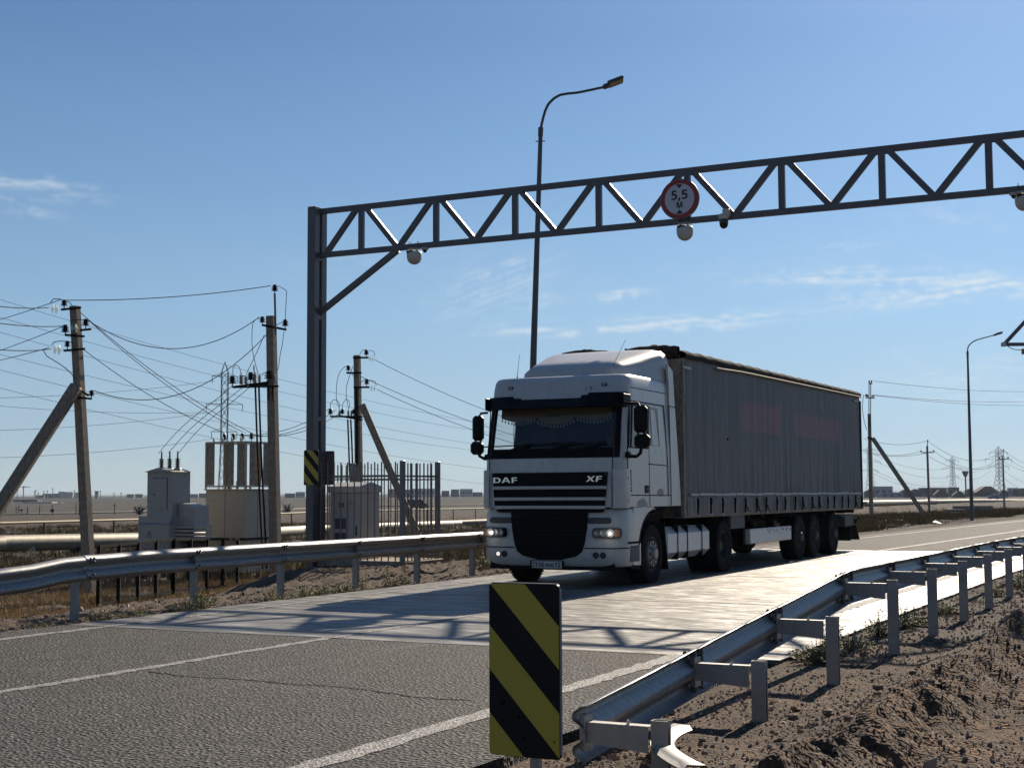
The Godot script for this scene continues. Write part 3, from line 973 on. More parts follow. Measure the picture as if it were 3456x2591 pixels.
	for side in [1, -1]:
		seam(bm, [Vector3(side * 0.62, 0.625, 0.022), Vector3(side * 0.95, 0.625, 0.002), Vector3(side * 1.12, 0.625, -0.043), Vector3(side * 1.222, 0.625, -0.128), Vector3(side * 1.265, 0.625, -0.27)])
		st = S()
		box(st, Vector3(side * 1.252, 0.705, -0.52), Vector3(0.03, 0.035, 0.54))
		obj("step_gap", st, M.hole, bm)
		st = S()
		box(st, Vector3(side * 1.258, 0.53, -0.52), Vector3(0.025, 0.26, 0.4), 0.02)
		obj("step_recess", st, M.grey_plastic, bm)
		# air scoop above the headlamp
		st = S()
		prism(st, rc(0.42, 0.1, 0.045), 0.0, 0.004, Transform3D(Basis(), Vector3(side * 0.87, 1.06, 0.006)))
		obj("air_scoop", st, M.grey_plastic, bm)
		# headlamp
		var hl := Node3D.new()
		hl.name = "headlight"
		hl.position = Vector3(side * 0.99, 0.865, -0.035)
		hl.rotation.y = side * 0.22
		T.add_child(hl, true)
		st = S()
		prism(st, rc(0.47, 0.155, 0.05), 0.0, 0.055)
		obj("housing", st, M.dark_trim, hl)
		for p in [[-0.15, 0.045], [-0.05, 0.05]]:
			st = S()
			lathe(st, [Vector2(p[1] * 1.1, 0.075), Vector2(p[1] * 0.8, 0.062), Vector2(0.0, 0.057)], Vector3(side * p[0], 0.0, 0), Vector3(0, 0, 1), 16)
			obj("reflector", st, M.lamp_reflector, hl)
		st = S()
		lathe(st, [Vector2(0.066, 0.075), Vector2(0.055, 0.08), Vector2(0.05, 0.062), Vector2(0.0, 0.06)], Vector3(side * 0.06, 0.0, 0), Vector3(0, 0, 1), 20)
		obj("reflector", st, M.lamp_reflector, hl)
		st = S()
		lathe(st, [Vector2(0.03, 0.06), Vector2(0.024, 0.078), Vector2(0.0, 0.086)], Vector3(side * 0.055, -0.008, 0), Vector3(0, 0, 1), 16)
		obj("lamp_bulb", st, M.glow, hl)
		st = S()
		prism(st, rc(0.10, 0.12, 0.03), 0.055, 0.07, Transform3D(Basis(), Vector3(side * 0.172, 0, 0)))
		obj("indicator", st, M.amber, hl)
		st = S()
		prism(st, rc(0.455, 0.14, 0.045), 0.09, 0.096)
		obj("lens", st, M.lens, hl)
		var lamp := OmniLight3D.new()
		lamp.name = "headlight_glow"
		lamp.light_energy = 0.006
		lamp.light_size = 0.04
		lamp.omni_range = 40.0
		lamp.omni_attenuation = 2.0
		lamp.shadow_enabled = true
		lamp.light_color = Color(1, 0.97, 0.9)
		lamp.position = Vector3(side * 0.055, -0.008, 0.14)
		hl.add_child(lamp)
		for q in [0.81, 0.93]:
			var fl := Node3D.new()
			fl.name = "fog_light"
			fl.position = Vector3(side * q, 0.515, 0.012 if q < 0.9 else 0.002)
			T.add_child(fl, true)
			st = S()
			lathe(st, [Vector2(0.05, 0.0), Vector2(0.05, 0.012), Vector2(0.042, 0.014), Vector2(0.036, 0.004), Vector2(0.0, 0.002)], Vector3(), Vector3(0, 0, 1), 16)
			obj("bezel", st, M.black_gloss, fl)
			var lit: bool = side < 0 and q > 0.9
			st = S()
			lathe(st, [Vector2(0.036, 0.006), Vector2(0.0, 0.016)], Vector3(), Vector3(0, 0, 1), 14)
			obj("lens", st, M.glow if lit else M.rim_dark, fl)
	# lower grille
	st = S()
	var og := PackedVector2Array([Vector2(-0.95, 1.245), Vector2(0.95, 1.245), Vector2(0.94, 1.205), Vector2(0.9, 1.19), Vector2(0.68, 1.187), Vector2(0.665, 0.95), Vector2(0.62, 0.68), Vector2(0.57, 0.56), Vector2(0.47, 0.49), Vector2(0.3, 0.455), Vector2(0.2, 0.43), Vector2(-0.2, 0.43), Vector2(-0.3, 0.455), Vector2(-0.47, 0.49), Vector2(-0.57, 0.56), Vector2(-0.62, 0.68), Vector2(-0.665, 0.95), Vector2(-0.68, 1.187), Vector2(-0.9, 1.19), Vector2(-0.94, 1.205)])
	prism(st, og, -0.08, 0.03)
	var lg := obj("lower_grille", st, M.dark_trim, T)
	for k in 9:
		var y := 0.56 + k * 0.068
		var hw := 0.57 + 0.09 * smoothstep(0.56, 0.95, y)
		st = S()
		box(st, Vector3(0, y, 0.034), Vector3(hw * 2.0, 0.02, 0.016), 0.005)
		obj("grille_bar", st, M.black_plastic, lg)
	# number plate
	st = S()
	box(st, Vector3(-0.03, 0.352, 0.045), Vector3(0.6, 0.135, 0.012), 0.004)
	var pl := obj("number_plate_holder", st, M.dark_trim, T)
	st = S()
	box(st, Vector3(-0.03, 0.355, 0.054), Vector3(0.53, 0.112, 0.008), 0.003)
	obj("plate", st, M.white_paint, pl)
	text("plate_lettering", "116", 0.074, Transform3D(Basis(), Vector3(-0.155, 0.355, 0.06)), M.sign_ink, pl, 0.003, 0.95)
	text("plate_lettering", "AHG", 0.052, Transform3D(Basis(), Vector3(0.02, 0.348, 0.06)), M.sign_ink, pl, 0.003, 1.0)
	text("plate_lettering", "12", 0.074, Transform3D(Basis(), Vector3(0.165, 0.355, 0.06)), M.sign_ink, pl, 0.003, 0.95)
	text("plate_lettering", "KZ", 0.028, Transform3D(Basis(), Vector3(-0.255, 0.328, 0.06)), M.sign_ink, pl, 0.003)
	st = S()
	box(st, Vector3(0.095, 0.355, 0.059), Vector3(0.006, 0.1, 0.003))
	box(st, Vector3(-0.255, 0.382, 0.059), Vector3(0.045, 0.028, 0.003))
	obj("plate_mark", st, M.kiosk_blue, pl)
	# wheel arches, fender strip, mudflaps behind the front wheel
	for side in [1, -1]:
		st = S()
		var fen := PackedVector2Array()
		for k in 11:
			var an := deg_to_rad(197.0 - 147.0 * k / 10.0)
			fen.append(Vector2(-1.39 - 0.74 * cos(an), 0.49 + minf(0.74 * sin(an), 0.775)))
		fen.append_array(PackedVector2Array([Vector2(-1.95, 1.265), Vector2(-2.71, 1.265), Vector2(-2.71, 1.065)]))
		for k in 11:
			var an := deg_to_rad(57.0 + 140.0 * k / 10.0)
			fen.append(Vector2(-1.39 - 0.68 * cos(an), 0.49 + 0.68 * sin(an)))
		prism(st, fen, 0.0, 0.14, Transform3D(Basis(Vector3(0, 0, 1), Vector3(0, 1, 0), Vector3(-1, 0, 0)), Vector3(1.262 if side > 0 else -1.122, 0, 0)))
		var fd := obj("wheel_arch", st, M.grey_plastic, T)
		st = S()
		box(st, Vector3(side * 1.264, 1.225, -1.4), Vector3(0.012, 0.028, 0.07), 0.004)
		obj("side_marker", st, M.amber, fd)
		st = S()
		bar(st, Vector3(side * 1.0, 1.0, -1.9), Vector3(side * 1.0, 0.2, -2.08), 0.5, 0.012, Vector3(0, 0, 1))
		obj("mudflap", st, M.black_plastic, T)
		# side fairing behind the cab
		st = S()
		var fp := PackedVector2Array([Vector2(-2.25, 1.27), Vector2(-2.73, 1.27), Vector2(-2.72, 1.5), Vector2(-2.49, 2.98), Vector2(-2.40, 3.6), Vector2(-2.15, 3.7), Vector2(-2.2, 3.35)])
		prism(st, fp, 0.0, 0.04, Transform3D(Basis(Vector3(0, 0, 1), Vector3(0, 1, 0), Vector3(-1, 0, 0)), Vector3(1.252 if side > 0 else -1.212, 0, 0)))
		var sf := obj("side_fairing", st, M.white_paint, T)
		seam(sf, [Vector3(side * 1.252, 2.98, -2.2), Vector3(side * 1.254, 2.97, -2.5)])
		seam(sf, [Vector3(side * 1.252, 1.28, -2.26), Vector3(side * 1.252, 3.0, -2.2)], 0.01)
		# door seams and fittings
		seam(cab, [Vector3(side * 1.243, 2.96, -0.36), Vector3(side * 1.253, 2.05, -0.27), Vector3(side * 1.252, 1.46, -0.27), Vector3(side * 1.253, 1.45, -2.2)])
		seam(cab, [Vector3(side * 1.243, 2.98, -0.36), Vector3(side * 1.242, 2.97, -1.96), Vector3(side * 1.252, 1.97, -2.1)])
		seam(cab, [Vector3(side * 1.252, 1.97, -1.2), Vector3(side * 1.252, 1.955, -2.1)])
		seam(cab, [Vector3(side * 1.244, 2.9, -1.22), Vector3(side * 1.252, 1.28, -1.24)], 0.01)
		seam(cab, [Vector3(side * 1.252, 1.955, -2.1), Vector3(side * 1.252, 1.45, -2.12)], 0.01)
		seam(cab, [Vector3(side * 1.226, 3.2, -0.5), Vector3(side * 1.226, 3.19, -2.1)], 0.01)
		st = S()
		for e in [[1.3, 2.9, 1.62, 2.9], [1.62, 2.9, 1.72, 2.28], [1.72, 2.28, 1.38, 2.28], [1.38, 2.28, 1.3, 2.9]]:
			bar(st, Vector3(side * 1.2475, e[1], -e[0]), Vector3(side * 1.2475, e[3], -e[2]), 0.016, 0.012, Vector3(0.3, 1, 0.2))
		obj("pressed_panel", st, M.reflective, cab)
		st = S()
		box(st, Vector3(side * 1.252, 1.555, -1.1), Vector3(0.02, 0.13, 0.17), 0.008)
		var dh := obj("door_handle", st, M.dark_trim, cab)
		st = S()
		box(st, Vector3(side * 1.262, 1.56, -1.1), Vector3(0.012, 0.02, 0.13), 0.004)
		obj("grip", st, M.grey_plastic, dh)
		# mirrors
		var mr := Node3D.new()
		mr.name = "mirror"
		T.add_child(mr, true)
		var mx: float = 1.55 if side > 0 else 1.36
		var mw: float = 0.23 if side > 0 else 0.2
		st = S()
		box(st, Vector3(side * mx, 2.655 if side > 0 else 2.58, -0.12), Vector3(mw, 0.42, 0.13), 0.045)
		obj("mirror_housing", st, M.black_plastic, mr)
		st = S()
		box(st, Vector3(side * (mx + 0.02), 2.305 if side > 0 else 2.25, -0.12), Vector3(mw + 0.03, 0.22, 0.15), 0.05)
		obj("mirror_housing", st, M.black_plastic, mr)
		st = S()
		var up: float = 2.92 if side > 0 else 2.84
		tube(st, [Vector3(side * 1.22, up, -0.2), Vector3(side * (mx - 0.05), up - 0.01, -0.13), Vector3(side * mx, up - 0.1, -0.12)], 0.02)
		tube(st, [Vector3(side * (mx - 0.05), 2.5, -0.12), Vector3(side * (mx - 0.05), 2.2, -0.12)], 0.018)
		tube(st, [Vector3(side * (mx + 0.05), 2.5, -0.12), Vector3(side * (mx + 0.05), 2.2, -0.12)], 0.018)
		tube(st, [Vector3(side * mx, 2.22, -0.12), Vector3(side * (mx - 0.02), 2.12, -0.13), Vector3(side * (mx - 0.1), 2.07, -0.16), Vector3(side * 1.25, 2.08, -0.22)], 0.028)
		box(st, Vector3(side * 1.265, 2.1, -0.27), Vector3(0.06, 0.11, 0.17), 0.03)
		obj("mirror_arm", st, M.black_plastic, mr)
	# sticker with a small print and two worn lines of text on the near door
	st = S()
	box(st, Vector3(1.253, 1.735, -0.36), Vector3(0.004, 0.26, 0.13), 0.0)
	var sk := obj("door_sticker", st, M.valance, cab)
	st = S()
	for p in [[1.8, 0.33, 0.06, 0.05], [1.77, 0.37, 0.05, 0.09], [1.72, 0.34, 0.03, 0.06], [1.7, 0.39, 0.02, 0.07]]:
		box(st, Vector3(1.256, p[0], -p[1]), Vector3(0.003, p[2], p[3]), 0.0, Basis(Vector3.RIGHT, p[0] * 9.0))
	obj("print", st, M.grey_plastic, sk)
	st = S()
	for k in 6:
		box(st, Vector3(1.254, 1.575, -0.3 - k * 0.027), Vector3(0.003, 0.03, 0.016))
		box(st, Vector3(1.254, 1.53, -0.3 - k * 0.027), Vector3(0.003, 0.035, 0.021))
	obj("worn_lettering", st, M.grey_plastic, cab)
	# dirt splashes
	for p in [[1.5, 1.75, 0.34, 0.07], [1.31, 0.9, 0.5, 0.09]]:
		st = S()
		var po := PackedVector2Array()
		for k in 20:
			var an := TAU * k / 20.0
			po.append(Vector2(cos(an) * p[2] * 0.5 * (0.85 + 0.25 * n_height.get_noise_2d(k * 13.0, p[0] * 40)), sin(an) * p[3] * (0.85 + 0.5 * n_height.get_noise_2d(k * 17.0, 9.0))))
		prism(st, po, 0.0, 0.003, Transform3D(Basis(Vector3(0, 0, 1), Vector3(0, 1, 0), Vector3(-1, 0, 0)), Vector3(1.2545, p[0], -p[1])))
		obj("dirt_splash", st, M.dirt_splash, cab)
	# roof deflector
	st = S()
	var dr := []
	for e in [[0.72, 0.80, 3.40, 3.52, 0.66], [0.76, 0.83, 3.40, 3.60, 0.68], [1.1, 0.93, 3.40, 3.715, 0.74], [1.5, 1.03, 3.40, 3.81, 0.84], [1.9, 1.12, 3.40, 3.91, 0.96], [2.2, 1.18, 3.40, 3.98, 1.06], [2.34, 1.2, 3.55, 3.985, 1.08]]:
		var row: Array[Vector3] = []
		for c in [[-1.0, 0.0], [-1.0, 0.55], [-0.985, 0.75], [-0.93, 0.9], [-0.8, 0.985], [-0.4, 1.0], [0.0, 1.005], [0.4, 1.0], [0.8, 0.985], [0.93, 0.9], [0.985, 0.75], [1.0, 0.55], [1.0, 0.0]]:
			var hw: float = lerpf(e[1], e[4], smoothstep(0.3, 1.0, c[1]) * 0.55)
			row.append(Vector3(c[0] * hw, lerpf(e[2], e[3], c[1]), -e[0]))
		dr.append(row)
	skin(st, dr, away(Vector3(0, 3.4, -1.6)))
	for k in range(1, 12):
		tri(st, dr[0][0], dr[0][k], dr[0][k + 1], Vector3(0, 0.2, 1))
		tri(st, dr[-1][0], dr[-1][k], dr[-1][k + 1], Vector3(0, 0, -1))
	var df := obj("roof_deflector", st, M.white_paint, T)
	st = S()
	tube(st, [Vector3(0.72, 3.46, -0.85), Vector3(0.73, 3.53, -0.88)], 0.014, 0.01, 6)
	tube(st, [Vector3(0.73, 3.53, -0.88), Vector3(0.97, 4.03, -0.95)], 0.0045, 0.003, 5)
	obj("aerial", st, M.wire, T)
	st = S()
	tube(st, [Vector3(-0.92, 3.38, -0.7), Vector3(-0.915, 3.48, -0.7)], 0.018, 0.008, 6)
	tube(st, [Vector3(-0.915, 3.48, -0.7), Vector3(-0.88, 3.85, -0.72)], 0.005, 0.003, 5)
	obj("aerial", st, M.wire, T)
	# ---- chassis, tanks, wheels
	st = S()
	for x in [-0.42, 0.42]:
		box(st, Vector3(x, 0.85, -3.4), Vector3(0.08, 0.26, 6.2))
	for z in [-0.5, -2.2, -3.6, -5.14]:
		box(st, Vector3(0, 0.75, z), Vector3(0.9, 0.25, 0.2))
	box(st, Vector3(0, 0.98, -1.4), Vector3(2.0, 0.5, 1.9))
	box(st, Vector3(0, 0.6, -1.9), Vector3(0.9, 0.5, 0.9))
	bar(st, Vector3(-1.0, 0.5, -1.39), Vector3(1.0, 0.5, -1.39), 0.12, 0.12)
	bar(st, Vector3(-1.0, 0.5, -5.14), Vector3(1.0, 0.5, -5.14), 0.2, 0.25)
	box(st, Vector3(0, 1.03, -4.9), Vector3(0.9, 0.1, 1.0))
	box(st, Vector3(0, 0.33, -0.25), Vector3(2.2, 0.12, 0.4))
	obj("chassis", st, M.chassis, T)
	for side in [1, -1]:
		var tk := Node3D.new()
		tk.name = "fuel_tank"
		T.add_child(tk, true)
		st = S()
		box(st, Vector3(side * 0.9, 0.63, -3.26), Vector3(0.62, 0.56, 2.4), 0.12)
		obj("tank_shell", st, M.tank, tk)
		for z in [-2.66, -3.16, -3.93]:
			st = S()
			box(st, Vector3(side * 0.9, 0.63, z), Vector3(0.645, 0.585, 0.045), 0.118)
			obj("strap", st, M.strap, tk)
		wheel(T, Vector3(side * 1.08, 0.49, -1.39), 0.5, 0.31, side, 0)
		wheel(T, Vector3(side * 1.1, 0.49, -5.14), 0.5, 0.29, side, 1)
		wheel(T, Vector3(side * 0.77, 0.49, -5.14), 0.5, 0.29, side, 1)
		for z in [-10.48, -11.78, -13.55]:
			wheel(T, Vector3(side * 1.06, 0.5, z), 0.5, 0.36, side, 2)
	build_trailer(T)

func build_trailer(T: Node3D) -> void:
	var st := S()
	var tr := Node3D.new()
	tr.name = "trailer"
	T.add_child(tr, true)
	# body behind the curtains
	st = S()
	box(st, Vector3(0, 2.5, -2.86), Vector3(2.5, 2.7, 0.12))
	box(st, Vector3(0, 2.5, -16.42), Vector3(2.5, 2.8, 0.1))
	box(st, Vector3(0, 1.13, -9.6), Vector3(2.48, 0.16, 13.5))
	obj("bulkhead", st, M.panel_grey, tr)
	for x in [-1.255, 1.255]:
		for z in [-2.86, -16.44]:
			st = S()
			bar(st, Vector3(x, 1.05, z), Vector3(x, 3.86, z), 0.07, 0.1, Vector3(0, 0, 1))
			obj("corner_post", st, M.panel_grey if z > -5 else M.roof_tarp, tr)
	# side curtains with folds; the near one keeps the ghost of removed red lettering
	for side in [1.0, -1.0]:
		st = S()
		var ns := 460 if side > 0 else 60
		var ny := 40 if side > 0 else 6
		var rows := []
		var cols := []
		for j in ny + 1:
			var row: Array[Vector3] = []
			var cr: Array[Color] = []
			var v := float(j) / ny
			for i in ns + 1:
				var s := 2.98 + 13.42 * i / ns
				var y := lerpf(1.09 + 0.02 * n_height.get_noise_2d(s * 2.0, 3.0), 3.93 + 0.006 * s, v)
				var fold := 0.007 * n_height.get_noise_2d(s * 5.0, y * 0.35) + 0.007 * n_patch.get_noise_2d(s * 3.0, y * 0.5 + 20.0)
				fold += 0.006 * sin(s * 10.5 + 9.0 * n_patch.get_noise_1d(s * 2.0)) * smoothstep(2.5, 1.5, y) * (0.4 + 0.6 * smoothstep(5.5, 9.0, s))
				fold *= smoothstep(0.0, 0.1, v) * smoothstep(1.0, 0.93, v) + 0.25
				if y < 1.42:
					fold += 0.012 + 0.012 * sin(s * 8.4)
				row.append(Vector3(side * (1.272 + fold), y, -s))
				var c := Color(1, 1, 1)
				var streak: float = 1.0 - 0.25 * smoothstep(2.0, 1.45, y) * (0.5 + n_patch.get_noise_2d(s * 2.0, y * 3.0)) + 0.12 * n_patch.get_noise_2d(s * 0.8, y * 1.3) + 0.2 * n_height.get_noise_2d(s * 6.0, y * 0.4)
				if y > 2.70 and y < 3.26 and s > 6.2 and s < 14.1 and not (s > 9.0 and s < 10.1):
					var k := 0.75 + 0.5 * n_height.get_noise_2d(s * 5.0, y * 1.2)
					c = Color(1.0 + 1.5 * k, 1.0 - 0.1 * k, 1.0 + 0.12 * k) * (1.0 + 0.15 * k)
				if y < 1.42:
					c = Color(1.75, 1.7, 1.6)
				elif y < 2.25 and s > 7.0 and s < 13.4:
					c = c * (1.0 + 0.16 * clampf(sin(s * 14.0 + 5.0 * n_patch.get_noise_1d(s * 3.0)) * 1.4, 0, 1))
				cr.append(c * streak * 0.5)
			rows.append(row)
			cols.append(cr)
		st.set_smooth_group(1)
		for j in ny:
			for i in ns:
				for id in ([[j, i], [j + 1, i + 1], [j, i + 1], [j, i], [j + 1, i], [j + 1, i + 1]] if side > 0 else [[j, i], [j, i + 1], [j + 1, i + 1], [j, i], [j + 1, i + 1], [j + 1, i]]):
					st.set_color(cols[id[0]][id[1]])
					st.add_vertex(rows[id[0]][id[1]])
		var cu := obj("side_curtain", st, M.tarp, tr)
		if side < 0:
			continue
		st = S()
		for k in 30:
			var a := 3.1 + 13.1 * k / 30.0
			box(st, Vector3(1.312 + 0.006 * sin(k * 2.1), 1.46 + 0.006 * sin(k * 1.3), -(a + 0.215)), Vector3(0.006, 0.042, 0.41), 0.0, Basis(Vector3.UP, 0.02 * sin(k * 1.7)))
		obj("reflective_strip", st, M.reflective, cu)
		st = S()
		box(st, Vector3(1.306, 3.70, -3.0), Vector3(0.006, 0.045, 0.42))
		for k in 9:
			box(st, Vector3(1.306, 3.64 - k * 0.05, -2.82 - 0.003 * k), Vector3(0.006, 0.042, 0.03))
		obj("reflective_corner", st, M.reflective, cu)
		st = S()
		box(st, Vector3(1.306, 3.83, -15.9), Vector3(0.006, 0.04, 0.4))
		obj("reflective_corner", st, M.reflective, cu)
		st = S()
		var rp := []
		for k in 24:
			rp.append(Vector3(1.315, 3.84 + 0.115 * k / 23.0 - 0.03 * exp(-pow((k - 0.0) / 2.0, 2)), -(4.6 + 11.8 * k / 23.0)))
		tube(st, rp, 0.022, -1, 6)
		obj("curtain_rail", st, M.panel_grey, cu)
		for k in 19:
			var s := 3.42 + 12.75 * k / 18.0 + 0.05 * sin(k * 3.0)
			st = S()
			bar(st, Vector3(1.325, 1.40, -s), Vector3(1.318, 1.1, -s - 0.02), 0.035, 0.01, Vector3(0, 0, 1))
			box(st, Vector3(1.335, 1.31 + 0.04 * sin(k * 2.3), -s), Vector3(0.03, 0.12, 0.05), 0.008)
			var w := sin(k * 5.3)
			if w > 0.1:
				tube(st, [Vector3(1.335, 1.26, -s), Vector3(1.34, 1.2, -s - 0.06), Vector3(1.335, 1.15 - 0.02 * w, -s - 0.14), Vector3(1.335, 1.12 + 0.03 * sin(k * 7.0), -s - 0.16 - 0.14 * w)], 0.014, 0.012, 5)
			obj("curtain_strap", st, M.strap, cu)
			st = S()
			box(st, Vector3(1.325, 1.095, -s - 0.02), Vector3(0.02, 0.03, 0.03))
			obj("buckle", st, M.chrome, cu)
		st = S()
		tube(st, [Vector3(1.312, 2.52, -5.2), Vector3(1.314, 2.49, -5.22)], 0.018, 0.012, 6)
		obj("tear", st, M.hole, cu)
	# roof tarpaulin with a rippled edge and a bunched heap at the front
	st = S()
	var rr := []
	for i in 141:
		var s := 2.95 + 13.5 * i / 140.0
		var rip := 0.018 * absf(sin((s - 2.95) * PI / 0.62))
		var row: Array[Vector3] = []
		for c in [[1.30, -0.10], [1.312, -0.03], [1.305, 0.0], [1.22, 0.045], [0.7, 0.06], [0.0, 0.065], [-0.7, 0.06], [-1.22, 0.045], [-1.305, 0.0], [-1.30, -0.1]]:
			row.append(Vector3(c[0], 3.945 + 0.006 * s + c[1] + rip * (1.0 if absf(c[0]) > 1.0 and c[1] > -0.02 else 0.25) + 0.012 * n_height.get_noise_2d(s * 3.0, c[0] * 2.0), -s))
		rr.append(row)
	skin(st, rr, away(Vector3(0, 3.0, -9.6)))
	var rt := obj("roof_tarpaulin", st, M.roof_tarp, tr)
	for e in [[-0.5, 3.99, -2.62, 0.9, 0.1], [0.75, 4.0, -2.72, 1.0, 0.13], [1.0, 3.93, -2.82, 0.5, 0.12]]:
		st = S()
		var hr := []
		for i in 15:
			var u := float(i) / 14.0
			var row: Array[Vector3] = []
			for k in 10:
				var an := TAU * k / 10.0
				var r: float = e[4] * (0.55 + 0.45 * sin(PI * u)) * (1.0 + 0.6 * n_height.get_noise_2d(u * 14.0 + e[0] * 7.0, k * 2.6))
				row.append(Vector3(e[0] + (u - 0.5) * e[3], e[1] + sin(an) * r * 0.8, e[2] + cos(an) * r))
			hr.append(row)
		skin(st, hr, away(Vector3(e[0], e[1], e[2])), 1, true)
		obj("bunched_tarpaulin", st, M.roof_tarp, rt)
	# underframe
	st = S()
	for x in [-0.5, 0.5]:
		box(st, Vector3(x, 0.96, -10.2), Vector3(0.12, 0.2, 12.2))
	for z in range(5, 17):
		box(st, Vector3(0, 1.0, -float(z)), Vector3(2.3, 0.08, 0.08))
	for z in [-10.48, -11.78, -13.55]:
		bar(st, Vector3(-1.0, 0.5, z), Vector3(1.0, 0.5, z), 0.16, 0.16)
		box(st, Vector3(0.55, 0.68, z), Vector3(0.1, 0.4, 0.3))
	obj("underframe", st, M.chassis, tr)
	st = S()
	box(st, Vector3(1.12, 0.93, -6.05), Vector3(0.2, 0.28, 0.9), 0.02)
	obj("landing_gear_box", st, M.grey_plastic, tr)
	for x in [-0.9, 0.9]:
		st = S()
		bar(st, Vector3(x, 0.9, -5.9), Vector3(x, 0.42, -5.9), 0.12, 0.12, Vector3(0, 0, 1))
		box(st, Vector3(x, 0.4, -5.9), Vector3(0.22, 0.03, 0.22))
		obj("landing_leg", st, M.chassis, tr)
	for side in [1, -1]:
		st = S()
		box(st, Vector3(side * 1.2, 0.615, -8.33), Vector3(0.05, 0.3, 3.0), 0.012)
		var sg := obj("side_guard", st, M.tank, tr)
		st = S()
		box(st, Vector3(side * 1.19, 0.615, -6.68), Vector3(0.06, 0.3, 0.29), 0.012)
		obj("end_cap", st, M.grey_plastic, sg)
		if side > 0:
			for k in 26:
				var sx := rng.randf_range(8.0, 9.75)
				st = S()
				box(st, Vector3(1.226, 0.725 - rng.randf() * rng.randf() * 0.12, -sx), Vector3(0.003, rng.randf_range(0.01, 0.03), rng.randf_range(0.02, 0.09)), 0.0, Basis(Vector3.RIGHT, rng.randf_range(-0.6, 0.6)))
				obj("worn_patch", st, M.grey_plastic, sg)
		st = S()
		bar(st, Vector3(side * 1.06, 0.9, -14.15), Vector3(side * 1.06, 0.9, -14.9), 0.42, 0.02)
		box(st, Vector3(side * 1.0, 0.78, -15.1), Vector3(0.5, 0.3, 0.9), 0.03)
		obj("rear_box", st, M.grey_plastic, tr)
		st = S()
		bar(st, Vector3(side * 1.05, 0.64, -15.6), Vector3(side * 1.05, 0.28, -15.95), 0.5, 0.015, Vector3(0, 0, 1))
		box(st, Vector3(side * 1.0, 0.45, -15.2), Vector3(0.5, 0.36, 0.03))
		obj("mudflap", st, M.black_plastic, tr)
		st = S()
		tube(st, [Vector3(side * 1.15, 0.72, -15.7), Vector3(side * 1.28, 0.82, -15.95)], 0.03, 0.025, 6)
		box(st, Vector3(side * 1.29, 0.83, -15.97), Vector3(0.05, 0.05, 0.06), 0.01)
		obj("marker_arm", st, M.black_plastic, tr)
	st = S()
	lathe(st, [Vector2(0.0, -0.35), Vector2(0.13, -0.3), Vector2(0.13, 0.3), Vector2(0.0, 0.35)], Vector3(0.7, 0.44, -8.2), Vector3(0, 0, 1), 14)
	obj("air_tank", st, M.chassis, tr)
	st = S()
	box(st, Vector3(0, 0.75, -16.3), Vector3(2.3, 0.14, 0.12), 0.02)
	obj("rear_bumper", st, M.chassis, tr)

# ---------------------------------------------------------------- the height-limit gantry and what hangs on it
func piece(called: String, parent: Node, a: Vector3, b: Vector3, w: float, h: float, m: Material, up := Vector3.UP, bev := 0.006) -> MeshInstance3D:
	var st := S()
	bar(st, a, b, w, h, up, bev)
	return obj(called, st, m, parent)

func build_gantry() -> void:
	var G := thing("height_gantry", "dark grey steel lattice gantry spanning the road above the lorry cab", "gantry", R(0, 5.97, 0), -PHI)
	var gp: Material = M.gantry_paint
	for x in [-8.655, 11.12]:
		for z in [0.15, -0.15]:
			var c := piece("column", G, Vector3(x, -0.4, z), Vector3(x, 8.0, z), 0.205, 0.205, gp, Vector3(0, 0, 1), 0.012)
			var st := S()
			box(st, Vector3(x, 0.0, z), Vector3(0.34, 0.03, 0.29))
			obj("base_plate", st, gp, c)
		for y in [8.015, 6.85, 5.5, 3.2, 1.6]:
			var st := S()
			box(st, Vector3(x, y, 0), Vector3(0.2, 0.02 if y > 8 else 0.1, 0.5 if y > 8 else 0.13), 0.004)
			obj("tie_plate", st, gp, G)
	var x0 := -8.555
	var x1 := 11.02
	piece("top_chord", G, Vector3(x0, 7.94, 0), Vector3(x1, 7.94, 0), 0.1, 0.12, gp)
	piece("bottom_chord", G, Vector3(x0, 6.93, 0), Vector3(x1, 6.93, 0), 0.1, 0.12, gp)
	for k in 10:
		var x := -7.46 + 1.935 * k
		piece("vertical_strut", G, Vector3(x, 6.985, 0), Vector3(x, 7.885, 0), 0.125, 0.094, gp, Vector3(0, 0, 1))
		for sg in [-1.0, 1.0]:
			var xe := maxf(x + sg * 0.93, x0 + 0.02)
			piece("diagonal_strut", G, Vector3(x + sg * 0.14, 7.90, 0), Vector3(xe, 6.975, 0), 0.096, 0.118, gp)
		var st := S()
		box(st, Vector3(x, 7.86, 0.049), Vector3(0.34, 0.06, 0.006))
		obj("gusset", st, gp, G)
	piece("knee_brace", G, Vector3(-8.56, 5.62, 0), Vector3(-6.5, 6.89, 0), 0.094, 0.13, gp)
	piece("knee_brace", G, Vector3(11.02, 5.62, 0), Vector3(8.98, 6.89, 0), 0.094, 0.13, gp)

